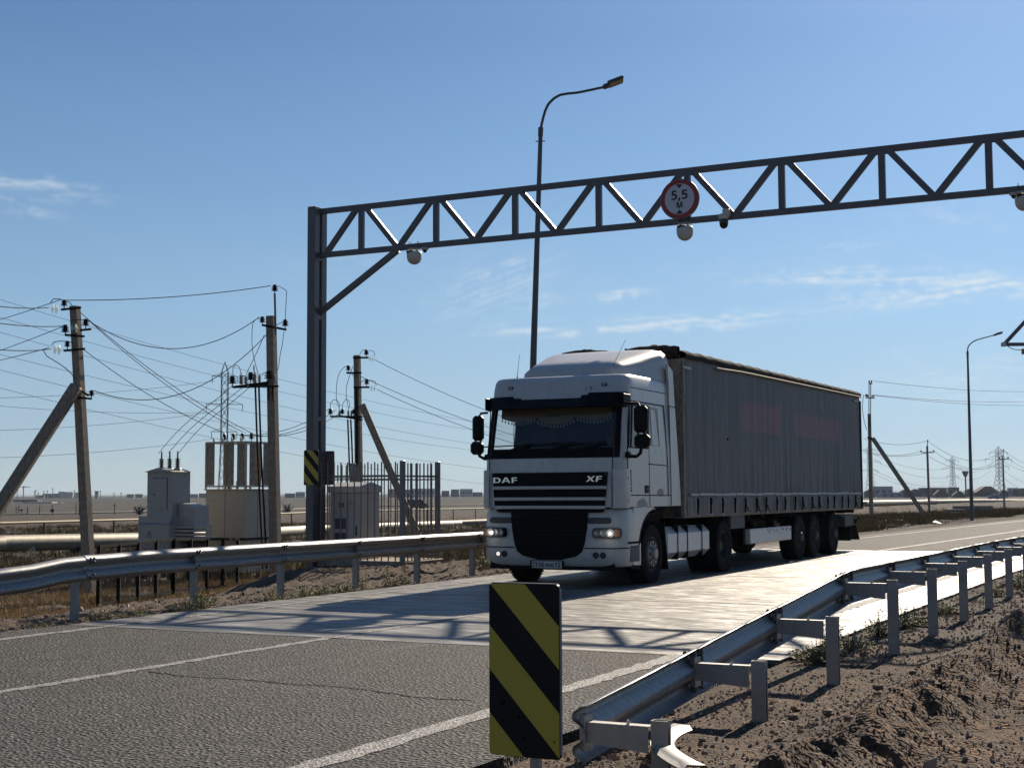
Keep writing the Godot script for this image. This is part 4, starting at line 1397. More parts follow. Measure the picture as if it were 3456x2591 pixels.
func disc_sign() -> void:
	var P := thing("height_limit_sign", "round red-rimmed white sign reading 5,5 M bolted on the gantry", "road sign", R(0.155, 5.86, 7.36), -PHI)
	var st := S()
	lathe(st, [Vector2(0.0, -0.03), Vector2(0.37, -0.03), Vector2(0.395, -0.02), Vector2(0.395, 0.015), Vector2(0.385, 0.022), Vector2(0.0, 0.022)], Vector3(), Vector3(0, 0, 1), 48, false)
	obj("sign_plate", st, M.board_back, P)
	st = S()
	lathe(st, [Vector2(0.375, 0.0), Vector2(0.375, 0.026), Vector2(0.30, 0.026), Vector2(0.30, 0.0)], Vector3(), Vector3(0, 0, 1), 48, false)
	obj("red_rim", st, M.sign_red, P)
	st = S()
	lathe(st, [Vector2(0.302, 0.0), Vector2(0.302, 0.025), Vector2(0.0, 0.025)], Vector3(), Vector3(0, 0, 1), 48, false)
	obj("white_face", st, M.sign_white, P)
	text("numeral", "5,5", 0.18, Transform3D(Basis(), Vector3(0, 0.078, 0.028)), M.sign_ink, P, 0.006, 1.0)
	text("letter", "М", 0.115, Transform3D(Basis(), Vector3(0, -0.118, 0.028)), M.sign_ink, P, 0.006, 1.0)
	P.scale = Vector3.ONE * 1.04
	for y in [1, -1]:
		st = S()
		prism(st, PackedVector2Array([Vector2(-0.068, y * 0.285), Vector2(0.068, y * 0.285), Vector2(0, y * 0.208)]), 0.024, 0.03)
		obj("arrow", st, M.sign_ink, P)
	for y in [0.3, -0.36]:
		st = S()
		box(st, Vector3(0, y, -0.05), Vector3(0.16, 0.05, 0.04))
		obj("bracket", st, M.gantry_paint, P)

func radar_unit(t: float, label: String) -> void:
	var P := thing("traffic_radar", label, "traffic camera", R(t, 5.95, 6.87), -PHI + 0.15, "off-white radar units under the gantry")
	var st := S()
	var pr := [Vector2(0.0, -0.345)]
	for k in range(1, 10):
		var an := deg_to_rad(-90.0 + 10.0 * k)
		pr.append(Vector2(cos(an) * 0.165, -0.18 + sin(an) * 0.165))
	pr.append_array([Vector2(0.168, -0.15), Vector2(0.168, -0.09), Vector2(0.15, -0.065), Vector2(0.0, -0.06)])
	lathe(st, pr, Vector3(), Vector3.UP, 24)
	obj("housing", st, M.camera_white, P)
	st = S()
	bar(st, Vector3(-0.06, 0.0, 0), Vector3(-0.10, -0.1, 0.0), 0.03, 0.12, Vector3(0, 0, 1), 0.008)
	bar(st, Vector3(0.06, 0.0, 0), Vector3(0.07, -0.1, 0.0), 0.03, 0.12, Vector3(0, 0, 1), 0.008)
	box(st, Vector3(0, 0.0, 0), Vector3(0.26, 0.03, 0.14), 0.008)
	obj("yoke", st, M.camera_white, P)
	for x in [-0.1, 0.1]:
		st = S()
		tube(st, [Vector3(x, -0.01, 0.06), Vector3(x, 0.15, 0.06), Vector3(x, 0.17, 0.0), Vector3(x, 0.15, -0.07), Vector3(x, -0.01, -0.07)], 0.007, -1, 6)
		obj("u_bolt", st, M.bolt, P)
	st = S()
	box(st, Vector3(-0.05, -0.075, 0.135), Vector3(0.16, 0.04, 0.06), 0.01)
	obj("cable_slot", st, M.hole, P)

func dome_camera(t: float, label: String) -> void:
	var P := thing("dome_camera", label, "security camera", R(t, 5.95, 6.87), -PHI, "small dome cameras under the gantry")
	var st := S()
	lathe(st, [Vector2(0.0, 0.0), Vector2(0.085, 0.0), Vector2(0.085, -0.025), Vector2(0.06, -0.045), Vector2(0.0, -0.045)], Vector3(), Vector3.UP, 20, false)
	obj("base", st, M.camera_white, P)
	st = S()
	var pr := []
	for k in 7:
		var an := deg_to_rad(90.0 * k / 6.0)
		pr.append(Vector2(0.05 * cos(an), -0.045 - 0.06 * sin(an)))
	lathe(st, pr, Vector3(), Vector3.UP, 16)
	obj("dome", st, M.black_gloss, P)

func bullet_camera() -> void:
	var P := thing("enforcement_camera", "grey-cased camera with black lens hood clamped on the bottom chord", "traffic camera", R(1.07, 5.86, 6.7), -PHI)
	var st := S()
	box(st, Vector3(0.05, 0.29, 0.0), Vector3(0.15, 0.16, 0.1), 0.02)
	box(st, Vector3(-0.005, 0.21, 0.02), Vector3(0.18, 0.13, 0.14), 0.03)
	obj("housing", st, M.camera_white, P)
	st = S()
	lathe(st, [Vector2(0.09, 0.15), Vector2(0.092, 0.1), Vector2(0.08, 0.03), Vector2(0.05, -0.01), Vector2(0.0, -0.025)], Vector3(0, 0, 0.02), Vector3.UP, 14)
	obj("lens_hood", st, M.black_gloss, P)

# yellow and black hazard board: real stripes on a panel, lines descend to the right
func hazard_board(label: String, pos: Vector3, w: float, h: float, lines: Array, turn := -PHI) -> Node3D:
	var P := thing("hazard_board", label, "hazard marker", pos, turn, "yellow and black hazard boards")
	var st := S()
	prism(st, rc(w, h, 0.02), -0.02, 0.0)
	obj("panel", st, M.board_black, P)
	st = S()
	prism(st, rc(w * 0.98, h * 0.985, 0.02), -0.024, -0.021)
	box(st, Vector3(w * 0.5 + 0.002, 0, -0.012), Vector3(0.006, h * 0.94, 0.02))
	box(st, Vector3(0, h * 0.5 + 0.002, -0.01), Vector3(w * 0.93, 0.004, 0.018))
	obj("edge_trim", st, M.board_back, P)
	var full := rc(w - 0.004, h - 0.004, 0.019)
	for i in range(0, lines.size() - 1, 2):
		var y0: float = h * 0.5 - lines[i]
		var y1: float = h * 0.5 - lines[i + 1]
		var k := 1.086
		var band := PackedVector2Array([Vector2(-w * 0.5, y0), Vector2(w * 0.5, y0 - k * w), Vector2(w * 0.5, y1 - k * w), Vector2(-w * 0.5, y1)])
		for po in Geometry2D.intersect_polygons(full, band):
			st = S()
			prism(st, po, 0.0005, 0.002)
			obj("stripe", st, M.board_yellow, P)
	return P

func boards() -> void:
	var near := at(1768.5, 2261, 7.38)
	var P := hazard_board("large yellow and black striped board on a post at the near guardrail end", near, 0.4, 0.877, [-0.222, -0.004, 0.214, 0.437, 0.66, 1.6])
	var st := S()
	bar(st, Vector3(0.035, 0.3, -0.055), Vector3(0.04, -0.75, -0.055), 0.05, 0.05, Vector3(0, 0, 1), 0.006)
	obj("post", st, M.galv_post, P)
	for p in [[-0.12, -0.17, 0.012], [-0.03, -0.235, 0.007], [0.0, -0.345, 0.009], [0.01, -0.39, 0.004], [0.17, -0.35, 0.005], [-0.01, -0.24, 0.004]]:
		st = S()
		lathe(st, [Vector2(p[2], 0.0), Vector2(p[2], 0.003), Vector2(0, 0.0035)], Vector3(p[0], p[1], 0), Vector3(0, 0, 1), 9, false)
		obj("mud_spot", st, M.hole, P)
	hazard_board("small yellow and black striped board on the left gantry column", R(-8.60, 5.70, 2.09), 0.39, 0.78, [-0.24, -0.07, 0.10, 0.29, 0.47, 0.66])
	var B := hazard_board("hazard board seen from behind, on the far gantry column above the cage", R(-8.52, 6.25, 2.09), 0.36, 0.76, [-0.24, -0.07, 0.10, 0.29, 0.47, 0.66], PI - PHI)
	B.get_child(1).material_override = M.gantry_paint

# ---------------------------------------------------------------- street lamps
func street_lamp(label: String, d: float, base: Vector2, top: Vector2, arm: Array, head0: Vector2, head1: Vector2) -> void:
	var b := at(base.x, base.y, d)
	var P := thing("street_lamp", label, "street lamp", b, 0.0, "tall grey street lamps along the left side")
	var f := func(p: Vector2): return at(p.x, p.y, d) - b
	var st := S()
	var tp: Vector3 = f.call(top)
	tube(st, [Vector3(0, -0.4, 0), tp * 0.5, tp], 0.105, 0.05, 10)
	obj("pole", st, M.lamp_grey, P)
	st = S()
	tube(st, [tp * 0.985, tp * 1.004], 0.062, 0.062, 10)
	bar(st, tp * 0.972 + Vector3(-0.11, 0, 0), tp * 0.972 + Vector3(0.11, 0.01, 0), 0.02, 0.02)
	obj("collar", st, M.lamp_grey, P)
	st = S()
	var pts := [tp]
	for q in arm:
		pts.append(f.call(q))
	var cv := Curve3D.new()
	for i in pts.size():
		var t0: Vector3 = (pts[mini(i + 1, pts.size() - 1)] - pts[maxi(i - 1, 0)]) * 0.18
		cv.add_point(pts[i], -t0, t0)
	var sm := []
	for i in 33:
		sm.append(cv.sample_baked(cv.get_baked_length() * i / 32.0))
	tube(st, sm, 0.032, 0.03, 8)
	obj("arm", st, M.lamp_grey, P)
	var h0: Vector3 = f.call(head0)
	var h1: Vector3 = f.call(head1)
	var fr := frame_of(h1 - h0)
	fr = fr * Basis(Vector3(0, 0, 1), -0.12)
	var L := h0.distance_to(h1)
	var hd := Node3D.new()
	hd.name = "luminaire"
	hd.transform = Transform3D(fr, (h0 + h1) * 0.5)
	P.add_child(hd)
	st = S()
	box(st, Vector3(0, 0.02, L * 0.11), Vector3(0.32, 0.075, L * 0.78), 0.02)
	box(st, Vector3(0, 0.0, -L * 0.38), Vector3(0.14, 0.1, L * 0.26), 0.025)
	obj("head", st, M.lamp_grey, hd)
	st = S()
	box(st, Vector3(0, -0.025, L * 0.13), Vector3(0.25, 0.02, L * 0.66), 0.006)
	obj("lens_panel", st, M.lamp_lens, hd)

func lamps() -> void:
	street_lamp("tall street lamp with curved arm rising behind the lorry cab", 32.3, Vector2(1777, 1935), Vector2(1825, 436), [Vector2(1834, 395), Vector2(1851, 351), Vector2(1890, 340 - 20), Vector2(1950, 312), Vector2(2036, 294)], Vector2(2036, 294), Vector2(2105, 268))
	street_lamp("distant street lamp by the road right of the trailer", 76.6, Vector2(3282, 1752), Vector2(3267, 1188), [Vector2(3268.5, 1172), Vector2(3277, 1160), Vector2(3293, 1149), Vector2(3322, 1140), Vector2(3356, 1131)], Vector2(3355, 1131), Vector2(3384, 1123))

# ---------------------------------------------------------------- guardrails
const W := [[0.0, 0.158], [0.035, 0.15], [0.078, 0.118], [0.083, 0.095], [0.078, 0.072], [0.01, 0.03], [0.004, 0.0], [0.01, -0.03], [0.078, -0.072], [0.083, -0.095], [0.078, -0.118], [0.035, -0.15], [0.0, -0.158]]

func w_beam(st: SurfaceTool, side: float, t: float, pts: Array, off := 0.0) -> void:
	# pts: [s, y] of the centre line; side +1 faces the right
	var rows := []
	for p in pts:
		var row: Array[Vector3] = []
		for w in W:
			var dent := 0.006 * n_height.get_noise_2d(p[0] * 2.2 + side * 40.0, w[1] * 9.0)
			row.append(Vector3(t + side * (w[0] + off) + dent, p[1] + w[1] + dent * 0.5, -p[0]))
		for i in range(W.size() - 1, -1, -1):
			row.append(Vector3(t + side * (W[i][0] + off - 0.005), p[1] + W[i][1] * 0.985, -p[0]))
		rows.append(row)
	var n := W.size()
	for i in rows.size() - 1:
		for k in n * 2:
			var l := (k + 1) % (n * 2)
			st.set_smooth_group(1 if k < n - 1 else (2 if k >= n and k < 2 * n - 1 else -1))
			var mid: Vector3 = (rows[i][k] + rows[i][l]) * 0.5
			var nn: Vector3
			if k < n - 1:
				var e: Vector3 = rows[i][l] - rows[i][k]
				nn = Vector3(side * -e.y, side * 1.0 * e.x * side, 0)
				nn = Vector3(-e.y * side, e.x * side, 0) * side
				if nn.x * side < 0.0: nn = -nn
			elif k >= n and k < 2 * n - 1:
				nn = Vector3(-side, 0, 0)
			else:
				nn = Vector3(0, mid.y - pts[i][1], 0)
			quad(st, rows[i][k], rows[i][l], rows[i + 1][l], rows[i + 1][k], nn)
	for e in [0, rows.size() - 1]:
		for k in n - 1:
			quad(st, rows[e][k], rows[e][k + 1], rows[e][2 * n - 2 - k], rows[e][2 * n - 1 - k], Vector3(0, 0, 1 if e == 0 else -1))

func c_post(called: String, parent: Node, t: float, s: float, y0: float, y1: float, side: float) -> void:
	var po := PackedVector2Array()
	for p in [[-0.045, -0.032], [0.05, -0.032], [0.05, -0.018], [0.045, -0.018], [0.045, -0.026], [-0.039, -0.026], [-0.039, 0.026], [0.045, 0.026], [0.045, 0.018], [0.05, 0.018], [0.05, 0.032], [-0.045, 0.032]]:
		po.append(Vector2(p[0] * side, p[1]))
	var st := S()
	prism(st, po, y0, y1, Transform3D(Basis(Vector3(1, 0, 0), Vector3(0, 0, -1), Vector3(0, 1, 0)), Vector3(t, 0, -s)))
	obj(called, st, M.galv_post, parent)

func guardrails() -> void:
	# left: posts behind a low beam, white reflectors
	var L := thing("guardrail", "galvanised guardrail with white reflectors along the far left road edge", "guardrail", R(0, 0, 0), -PHI)
	var yl := func(s): return pw(s, [[-11.0, 0.24], [-8.7, 0.50], [-7.4, 0.60], [-6.0, 0.618], [8.0, 0.62], [40.0, 0.6]])
	var bolt := S()
	lathe(bolt, [Vector2(0.0, 0.016), Vector2(0.012, 0.014), Vector2(0.018, 0.004), Vector2(0.018, -0.004)], Vector3(), Vector3(0, 0, 1), 8)
	var bm := made(bolt)
	var jl := [-11.4, -7.42, -5.38, -3.36, -1.32, 0.72, 2.8, 4.8, 8.8, 12.8, 16.8]
	for i in jl.size() - 1:
		var st := S()
		var pts := []
		var a: float = jl[i]
		var b: float = jl[i + 1] + 0.16
		for k in 9:
			var s := lerpf(a, b, k / 8.0)
			pts.append([s, yl.call(s)])
		w_beam(st, 1.0, -2.93, pts, 0.006 * (i % 2))
		obj("rail_beam", st, M.galv, L)
		for q in [[0.05, 0.115], [0.05, -0.115], [0.11, 0.08], [0.11, -0.08], [0.05, 0.075], [0.11, 0.118]]:
			inst("bolt", bm, M.bolt, Transform3D(Basis(Vector3.UP, PI / 2), Vector3(-2.84, yl.call(a) + q[1], -(a + q[0]))), L)
	for s in [-9.4, -7.4, -5.12, -3.1, -1.02, 0.95, 3.0, 5.0, 7.0, 9.0, 11.0, 13.0, 15.0]:
		c_post("post", L, -3.06, s, -0.7, yl.call(s) + 0.08, -1.0)
	for s in [-5.36, -1.3, 3.05, 7.0]:
		var st := S()
		prism(st, PackedVector2Array([Vector2(-0.035, -0.045), Vector2(0.035, -0.07), Vector2(0.035, 0.07), Vector2(-0.035, 0.045)]), -0.006, 0.006, Transform3D(Basis(), Vector3(-2.875, yl.call(s) - 0.002, -s)))
		obj("reflector", st, M.mark_white, L)
	# right: beam on long brackets, sloping down to the near end
	var P := thing("guardrail", "galvanised guardrail on long brackets ramping down at the near right verge", "guardrail", R(0, 0, 0), -PHI)
	var yr := func(s): return pw2(s, [[-14.0, 0.12], [-13.45, 0.135], [-7.0, 0.582], [2.0, 0.565], [8.0, 0.52], [40.0, 0.45]])
	var jr := [-13.38, -11.5, -9.5, -7.2, -7.0, -5.0, -3.0, -1.0, 1.0, 3.0, 5.0, 7.0, 9.0, 13.0, 17.0]
	for i in jr.size() - 1:
		var st := S()
		var pts := []
		var a: float = jr[i]
		var b: float = jr[i + 1] + (0.3 if i != 2 else 0.22)
		for k in 9:
			var s := lerpf(a, b, k / 8.0)
			pts.append([s, yr.call(s)])
		w_beam(st, -1.0, 6.46, pts, 0.006 * (i % 2))
		obj("rail_beam", st, M.galv, P)
		if i > 0:
			for q in [[0.07, 0.12], [0.07, 0.075], [0.07, -0.12], [0.07, -0.075], [0.22, 0.12], [0.22, 0.075], [0.22, -0.12], [0.22, -0.075]]:
				inst("bolt", bm, M.bolt, Transform3D(Basis(Vector3.UP, PI / 2).scaled(Vector3.ONE * 1.8), Vector3(6.41, yr.call(a) + q[1], -(a + q[0]))), P)
				inst("bolt", bm, M.bolt, Transform3D(Basis(Vector3.UP, -PI / 2).scaled(Vector3.ONE * 1.0), Vector3(6.36, yr.call(a) + q[1], -(a + q[0]))), P)
	for s in [-13.32, -11.45, -9.45, -7.14, -5.14, -3.15, -1.16, 0.82, 2.8, 4.8, 6.8, 8.8, 10.8, 14.8]:
		var y: float = yr.call(s)
		c_post("post", P, 6.89, s, -0.8, y + 0.095, 1.0)
		# bracket: a wedge-shaped channel between beam and post
		var st := S()
		prism(st, PackedVector2Array([Vector2(6.44, -0.05), Vector2(6.47, -0.055), Vector2(6.83, -0.085), Vector2(6.83, 0.06), Vector2(6.47, 0.06), Vector2(6.44, 0.055)]), -0.003, 0.003, Transform3D(Basis(), Vector3(0, y, -s + 0.035)))
		box(st, Vector3(6.645, y + 0.059, -s), Vector3(0.38, 0.005, 0.07))
		box(st, Vector3(6.455, y, -s), Vector3(0.006, 0.2, 0.12))
		box(st, Vector3(6.43, y, -s), Vector3(0.05, 0.21, 0.05), 0.01)
		obj("bracket", st, M.galv_post, P)
		st = S()
		tube(st, [Vector3(6.7, y + 0.06, -s), Vector3(6.7, y + 0.085, -s)], 0.012, -1, 6)
		obj("bracket_bolt", st, M.chrome, P)
	# bent steel offcut on the ground behind the first post
	var E := thing("bent_steel_strip", "pale bent strip of sheet steel lying behind the nearest guardrail post", "scrap metal", R(6.75, -12.95, 0.02), -PHI)
	var st2 := S()
	var rows := []
	for k in 15:
		var u := k / 14.0
		var c := Vector2(lerpf(-0.06, 0.55, u * u), lerpf(0.52, -0.95, u))
		var dr := Vector2(0.61 * 2.0 * u, -1.47).normalized()
		var nrm := Vector2(dr.y, -dr.x)
		var row: Array[Vector3] = []
		for e in [[-0.07, 0.02], [-0.05, 0.04], [0.05, 0.045], [0.07, 0.025]]:
			var q: Vector2 = c + nrm * e[0]
			row.append(Vector3(q.x, e[1] * 1.3 + 0.05 * u, -q.y))
		for e in [[0.07, 0.021], [0.05, 0.041], [-0.05, 0.036], [-0.07, 0.016]]:
			var q: Vector2 = c + nrm * e[0]
			row.append(Vector3(q.x, e[1] * 1.3 - 0.004 + 0.05 * u, -q.y))
		rows.append(row)
	skin(st2, rows, along_n(Vector3.UP), 1, true)
	obj("strip", st2, M.galv_post, E)

func pw2(x: float, k: Array) -> float:
	if x <= k[0][0]:
		return k[0][1]
	for i in k.size() - 1:
		if x < k[i + 1][0]:
			return lerpf(k[i][1], k[i + 1][1], (x - k[i][0]) / (k[i + 1][0] - k[i][0]))
	return k[-1][1]

# ---------------------------------------------------------------- power poles, insulators, wires
var pin_mesh: Mesh
var pale_mesh: Mesh
var disc_mesh: Mesh

func insulator_meshes() -> void:
	var st := S()
	var pr := [Vector2(0.0, 1.0), Vector2(0.2, 1.0), Vector2(0.28, 0.9), Vector2(0.2, 0.82)]
	for k in 3:
		var y := 0.8 - 0.25 * k
		pr.append_array([Vector2(0.22, y), Vector2(0.42 + 0.03 * k, y - 0.13), Vector2(0.4, y - 0.17), Vector2(0.2, y - 0.14)])
	pr.append_array([Vector2(0.06, 0.12), Vector2(0.06, -0.12), Vector2(0.0, -0.12)])
	lathe(st, pr, Vector3(), Vector3.UP, 12, false)
	pin_mesh = made(st)
	st = S()
	pr = [Vector2(0.0, 1.0), Vector2(0.08, 1.0), Vector2(0.09, 0.86)]
	for k in 4:
		var y := 0.82 - 0.19 * k
		pr.append_array([Vector2(0.16, y), Vector2(0.33, y - 0.08), Vector2(0.31, y - 0.11), Vector2(0.15, y - 0.1)])
	pr.append_array([Vector2(0.18, 0.1), Vector2(0.18, 0.0), Vector2(0.0, 0.0)])
	lathe(st, pr, Vector3(), Vector3.UP, 12, false)
	pale_mesh = made(st)
	st = S()
	lathe(st, [Vector2(0.0, 0.5), Vector2(0.16, 0.46), Vector2(0.2, 0.2), Vector2(0.36, 0.1), Vector2(0.5, -0.12), Vector2(0.46, -0.16), Vector2(0.3, -0.02), Vector2(0.1, -0.1), Vector2(0.08, -0.4), Vector2(0.0, -0.42)], Vector3(), Vector3.UP, 16)
	disc_mesh = made(st)

func stub(called: String, mesh: Mesh, m: Material, base: Vector3, top: Vector3, wide: float, parent: Node) -> void:
	var h := base.distance_to(top)
	inst(called, mesh, m, Transform3D(frame_of(top - base) * Basis(Vector3.RIGHT, PI / 2) * Basis.from_scale(Vector3(wide, h, wide)), base), parent)

# a concrete pole described by sight lines at one distance
func pole(label: String, d: float, foot: Vector2, top: Vector2, w0: float, w1: float, group: String) -> Node3D:
	var b := at(foot.x, foot.y, d)
	var P := thing("power_pole", label, "power pole", b, 0.0, group)
	var st := S()
	var tp := at(top.x, top.y, d) - b
	taper(st, -tp * 0.08, tp, w0, w1, Basis(Vector3.UP, -0.4))
	obj("shaft", st, M.pole_concrete, P)
	return P

func arm(P: Node3D, d: float, a: Vector2, b: Vector2, h := 0.06, m: Material = null) -> void:
	var st := S()
	bar(st, at(a.x, a.y, d - 0.14) - P.position, at(b.x, b.y, d - 0.14) - P.position, h, h)
	obj("cross_arm", st, m if m else M.rust_steel, P)

func pin(P: Node3D, d: float, x: float, yb: float, yt: float, pale := false) -> void:
	var base := at(x, yb, d - 0.14) - P.position
	var top := at(x, yt, d - 0.14) - P.position
	if pale:
		stub("surge_arrester", pale_mesh, M.pale_porcelain, base, top, base.distance_to(top) * 0.8, P)
	else:
		var st := S()
		tube(st, [base, base.lerp(top, 0.35)], 0.014, -1, 6)
		var pn := obj("insulator_pin", st, M.rust_steel, P)
		stub("insulator", pin_mesh, M.porcelain, base.lerp(top, 0.22), top, base.distance_to(top) * 0.85, pn)

func glass_string(P: Node3D, d: float, a: Vector2, b: Vector2, dia: float) -> void:
	var p := at(a.x, a.y, d - 0.16) - P.position
	var q := at(b.x, b.y, d - 0.16) - P.position
	for f in [0.3, 0.72]:
		stub("glass_insulator", disc_mesh, M.glass_disc, p.lerp(q, f), p.lerp(q, f + 0.3), dia, P)

func strut(P: Node3D, d0: float, a: Vector2, d1: float, b: Vector2, w: float) -> void:
	var st := S()
	var p := at(a.x, a.y, d0) - P.position
	var q := at(b.x, b.y, d1) - P.position
	bar(st, q + (q - p) * 0.05, p, w, w, Vector3(0, 0, 1), w * 0.12)
	obj("strut", st, M.pole_concrete, P)

func jumper(P: Node3D, d: float, pts: Array, r := 0.009) -> void:
	var v := []
	for p in pts:
		v.append(at(p[0], p[1], d - 0.2) - P.position)
	var cv := Curve3D.new()
	for i in v.size():
		var t0: Vector3 = (v[mini(i + 1, v.size() - 1)] - v[maxi(i - 1, 0)]) * 0.2
		cv.add_point(v[i], -t0, t0)
	var sm := []
	var n: int = v.size() * 5
	for i in n + 1:
		sm.append(cv.sample_baked(cv.get_baked_length() * i / n))
	var st := S()
	tube(st, sm, r, -1, 4)
	obj("jumper_cable", st, M.wire, P)

func wire(label: String, a: Vector3, b: Vector3, sag: float, r := 0.011, m: Material = null, called := "power_line", group := "overhead wires between the poles") -> void:
	var pts := []
	var n := 24
	for i in n + 1:
		var f := float(i) / n
		pts.append(a.lerp(b, f) - Vector3(0, sag * 4.0 * f * (1.0 - f), 0))
	var st := S()
	tube(st, pts, r, -1, 4)
	tag(obj(numbered(called), st, m if m else M.wire), label, "power line", group)

func poles() -> void:
	insulator_meshes()
	var near := "concrete power poles behind the left guardrail"
	# first pole, far left
	var d := 38.0
	var a := func(x, y): return Vector2(140 + x / 4.145, 980 + y / 4.145)
	var P := pole("leaning concrete power pole at far left with a diagonal prop and glass insulators", d, Vector2(303, 2010), Vector2(251.5, 1033), 0.285, 0.225, near)
	for q in [[270, 268, 548, 238], [535, 556, 690, 540], [330, 620, 595, 642], [305, 842, 605, 815], [480, 1495, 697, 1515], [490, 1360, 655, 1472]]:
		arm(P, d, a.call(q[0], q[1]), a.call(q[2], q[3]), 0.055)
	for q in [[310, 250, 130], [612, 530, 398], [325, 630, 480], [355, 820, 705], [693, 1510, 1395]]:
		var pb: Vector2 = a.call(q[0], q[1])
		pin(P, d, pb.x, pb.y, a.call(q[0], q[2]).y)
	for q in [[120, 252, 245, 262], [395, 538, 520, 530], [150, 820, 285, 835]]:
		glass_string(P, d, a.call(q[0], q[1]), a.call(q[2], q[3]), 0.26)
	strut(P, d - 0.3, a.call(490, 1330), d - 1.0, Vector2(-215, 2035), 0.30)
	for j in [[[115, 185], [150, 125], [180, 115], [255, 122], [310, 140]], [[340, 150], [385, 165], [425, 208]], [[140, 765], [165, 722], [280, 708], [340, 712]], [[380, 715], [440, 738]], [[15, 828], [60, 910], [180, 985], [330, 1085], [400, 1150], [470, 1238]], [[395, 450], [415, 420], [520, 410], [590, 408]]]:
		var v := []
		for p in j:
			var c: Vector2 = a.call(p[0], p[1])
			v.append([c.x, c.y])
		jumper(P, d, v, 0.011)
	# second pole with steel mast and cable platform
	d = 41.0
	a = func(x, y): return Vector2(750 + x / 3.684, 930 + y / 3.684)
	var Q := pole("upright concrete power pole with a steel top mast and cable shelf left of the gantry", d, Vector2(930, 1940), a.call(605, 503), 0.285, 0.24, near)
	var st := S()
	var m0: Vector2 = a.call(651, 222)
	var m1: Vector2 = a.call(663, 735)
	bar(st, at(m0.x, m0.y, d - 0.2) - Q.position, at(m1.x, m1.y, d - 0.2) - Q.position, 0.055, 0.055, Vector3(0, 0, 1))
	obj("steel_mast", st, M.lamp_grey, Q)
	arm(Q, d, a.call(490, 613), a.call(795, 672), 0.06)
	arm(Q, d, a.call(125, 1388), a.call(700, 1375), 0.05)
	arm(Q, d, a.call(125, 1384), a.call(575, 1322), 0.05)
	arm(Q, d, a.call(330, 1368), a.call(560, 1345), 0.12)
	st = S()
	for q in [[572, 1380, 572, 1545], [628, 1380, 628, 1545]]:
		var p0: Vector2 = a.call(q[0], q[1])
		var p1: Vector2 = a.call(q[2], q[3])
		bar(st, at(p0.x, p0.y, d - 0.22) - Q.position, at(p1.x, p1.y, d - 0.22) - Q.position, 0.05, 0.05, Vector3(0, 0, 1))
	obj("bracket", st, M.rust_steel, Q)
	for q in [[650, 225, 112], [495, 612, 508], [780, 660, 545], [122, 1385, 1245], [350, 1340, 1202], [573, 1325, 1183]]:
		var pb: Vector2 = a.call(q[0], q[1])
		pin(Q, d, pb.x, pb.y, a.call(q[0], q[2]).y)
	for q in [[233, 1352, 1215], [290, 1348, 1240], [400, 1335, 1195], [460, 1325, 1225], [645, 1325, 1215]]:
		var pb: Vector2 = a.call(q[0], q[1])
		pin(Q, d, pb.x, pb.y, a.call(q[0], q[2]).y, true)
	for j in [[[690, 125], [765, 165], [797, 190], [790, 350], [782, 545]], [[765, 690], [745, 850], [715, 1000], [695, 1150], [675, 1195]], [[460, 525], [385, 572], [368, 700], [370, 880], [400, 1060], [445, 1222]], [[520, 735], [460, 880], [380, 1050], [295, 1225]], [[132, 1245], [130, 1150], [160, 1107], [205, 1130], [230, 1215]], [[393, 1195], [383, 1150], [390, 1108], [397, 1150], [393, 1190]], [[670, 615], [745, 575]], [[482, 1232], [545, 1192]], [[290, 1245], [230, 1245]]]:
		var v := []
		for p in j:
			var c: Vector2 = a.call(p[0], p[1])
			v.append([c.x, c.y])
		jumper(Q, d, v, 0.009)
	for j in [[[861, 1305], [865, 1430], [870, 1560], [878, 1730], [884, 1850], [886, 1920]], [[873, 1305], [877, 1430], [884, 1600], [892, 1750], [899, 1920]]]:
		jumper(Q, d, j, 0.028)
	jumper(Q, d + 0.1, [[921, 1360], [921, 1600], [923, 1935]], 0.04)
	# third pole with prop, between gantry and cage
	d = 52.0
	a = func(x, y): return Vector2(1080 + x / 4.737, 1150 + y / 4.737)
	var U := pole("concrete power pole with prop and cable shelf standing behind the barred cage", d, Vector2(1216, 1925), a.call(590, 232), 0.26, 0.215, near)
	for q in [[525, 270, 775, 268], [418, 512, 662, 512], [535, 744, 790, 740], [165, 1207, 680, 1215], [300, 1200, 680, 1262]]:
		arm(U, d, a.call(q[0], q[1]), a.call(q[2], q[3]), 0.065)
	for q in [[738, 258, 140], [450, 505, 392], [744, 730, 608], [163, 1207, 1085], [355, 1200, 1090], [537, 1200, 1092]]:
		var pb: Vector2 = a.call(q[0], q[1])
		pin(U, d, pb.x, pb.y, a.call(q[0], q[2]).y)
	for q in [[310, 1200, 1100], [450, 1200, 1100], [500, 1200, 1110]]:
		var pb: Vector2 = a.call(q[0], q[1])
		pin(U, d, pb.x, pb.y, a.call(q[0], q[2]).y, true)
	for q in [[770, 275, 870, 290], [790, 745, 900, 762], [545, 525, 500, 550]]:
		glass_string(U, d, a.call(q[0], q[1]), a.call(q[2], q[3]), 0.27)
	strut(U, d - 0.2, a.call(668, 1020), d - 0.5, Vector2(1422, 1835), 0.25)
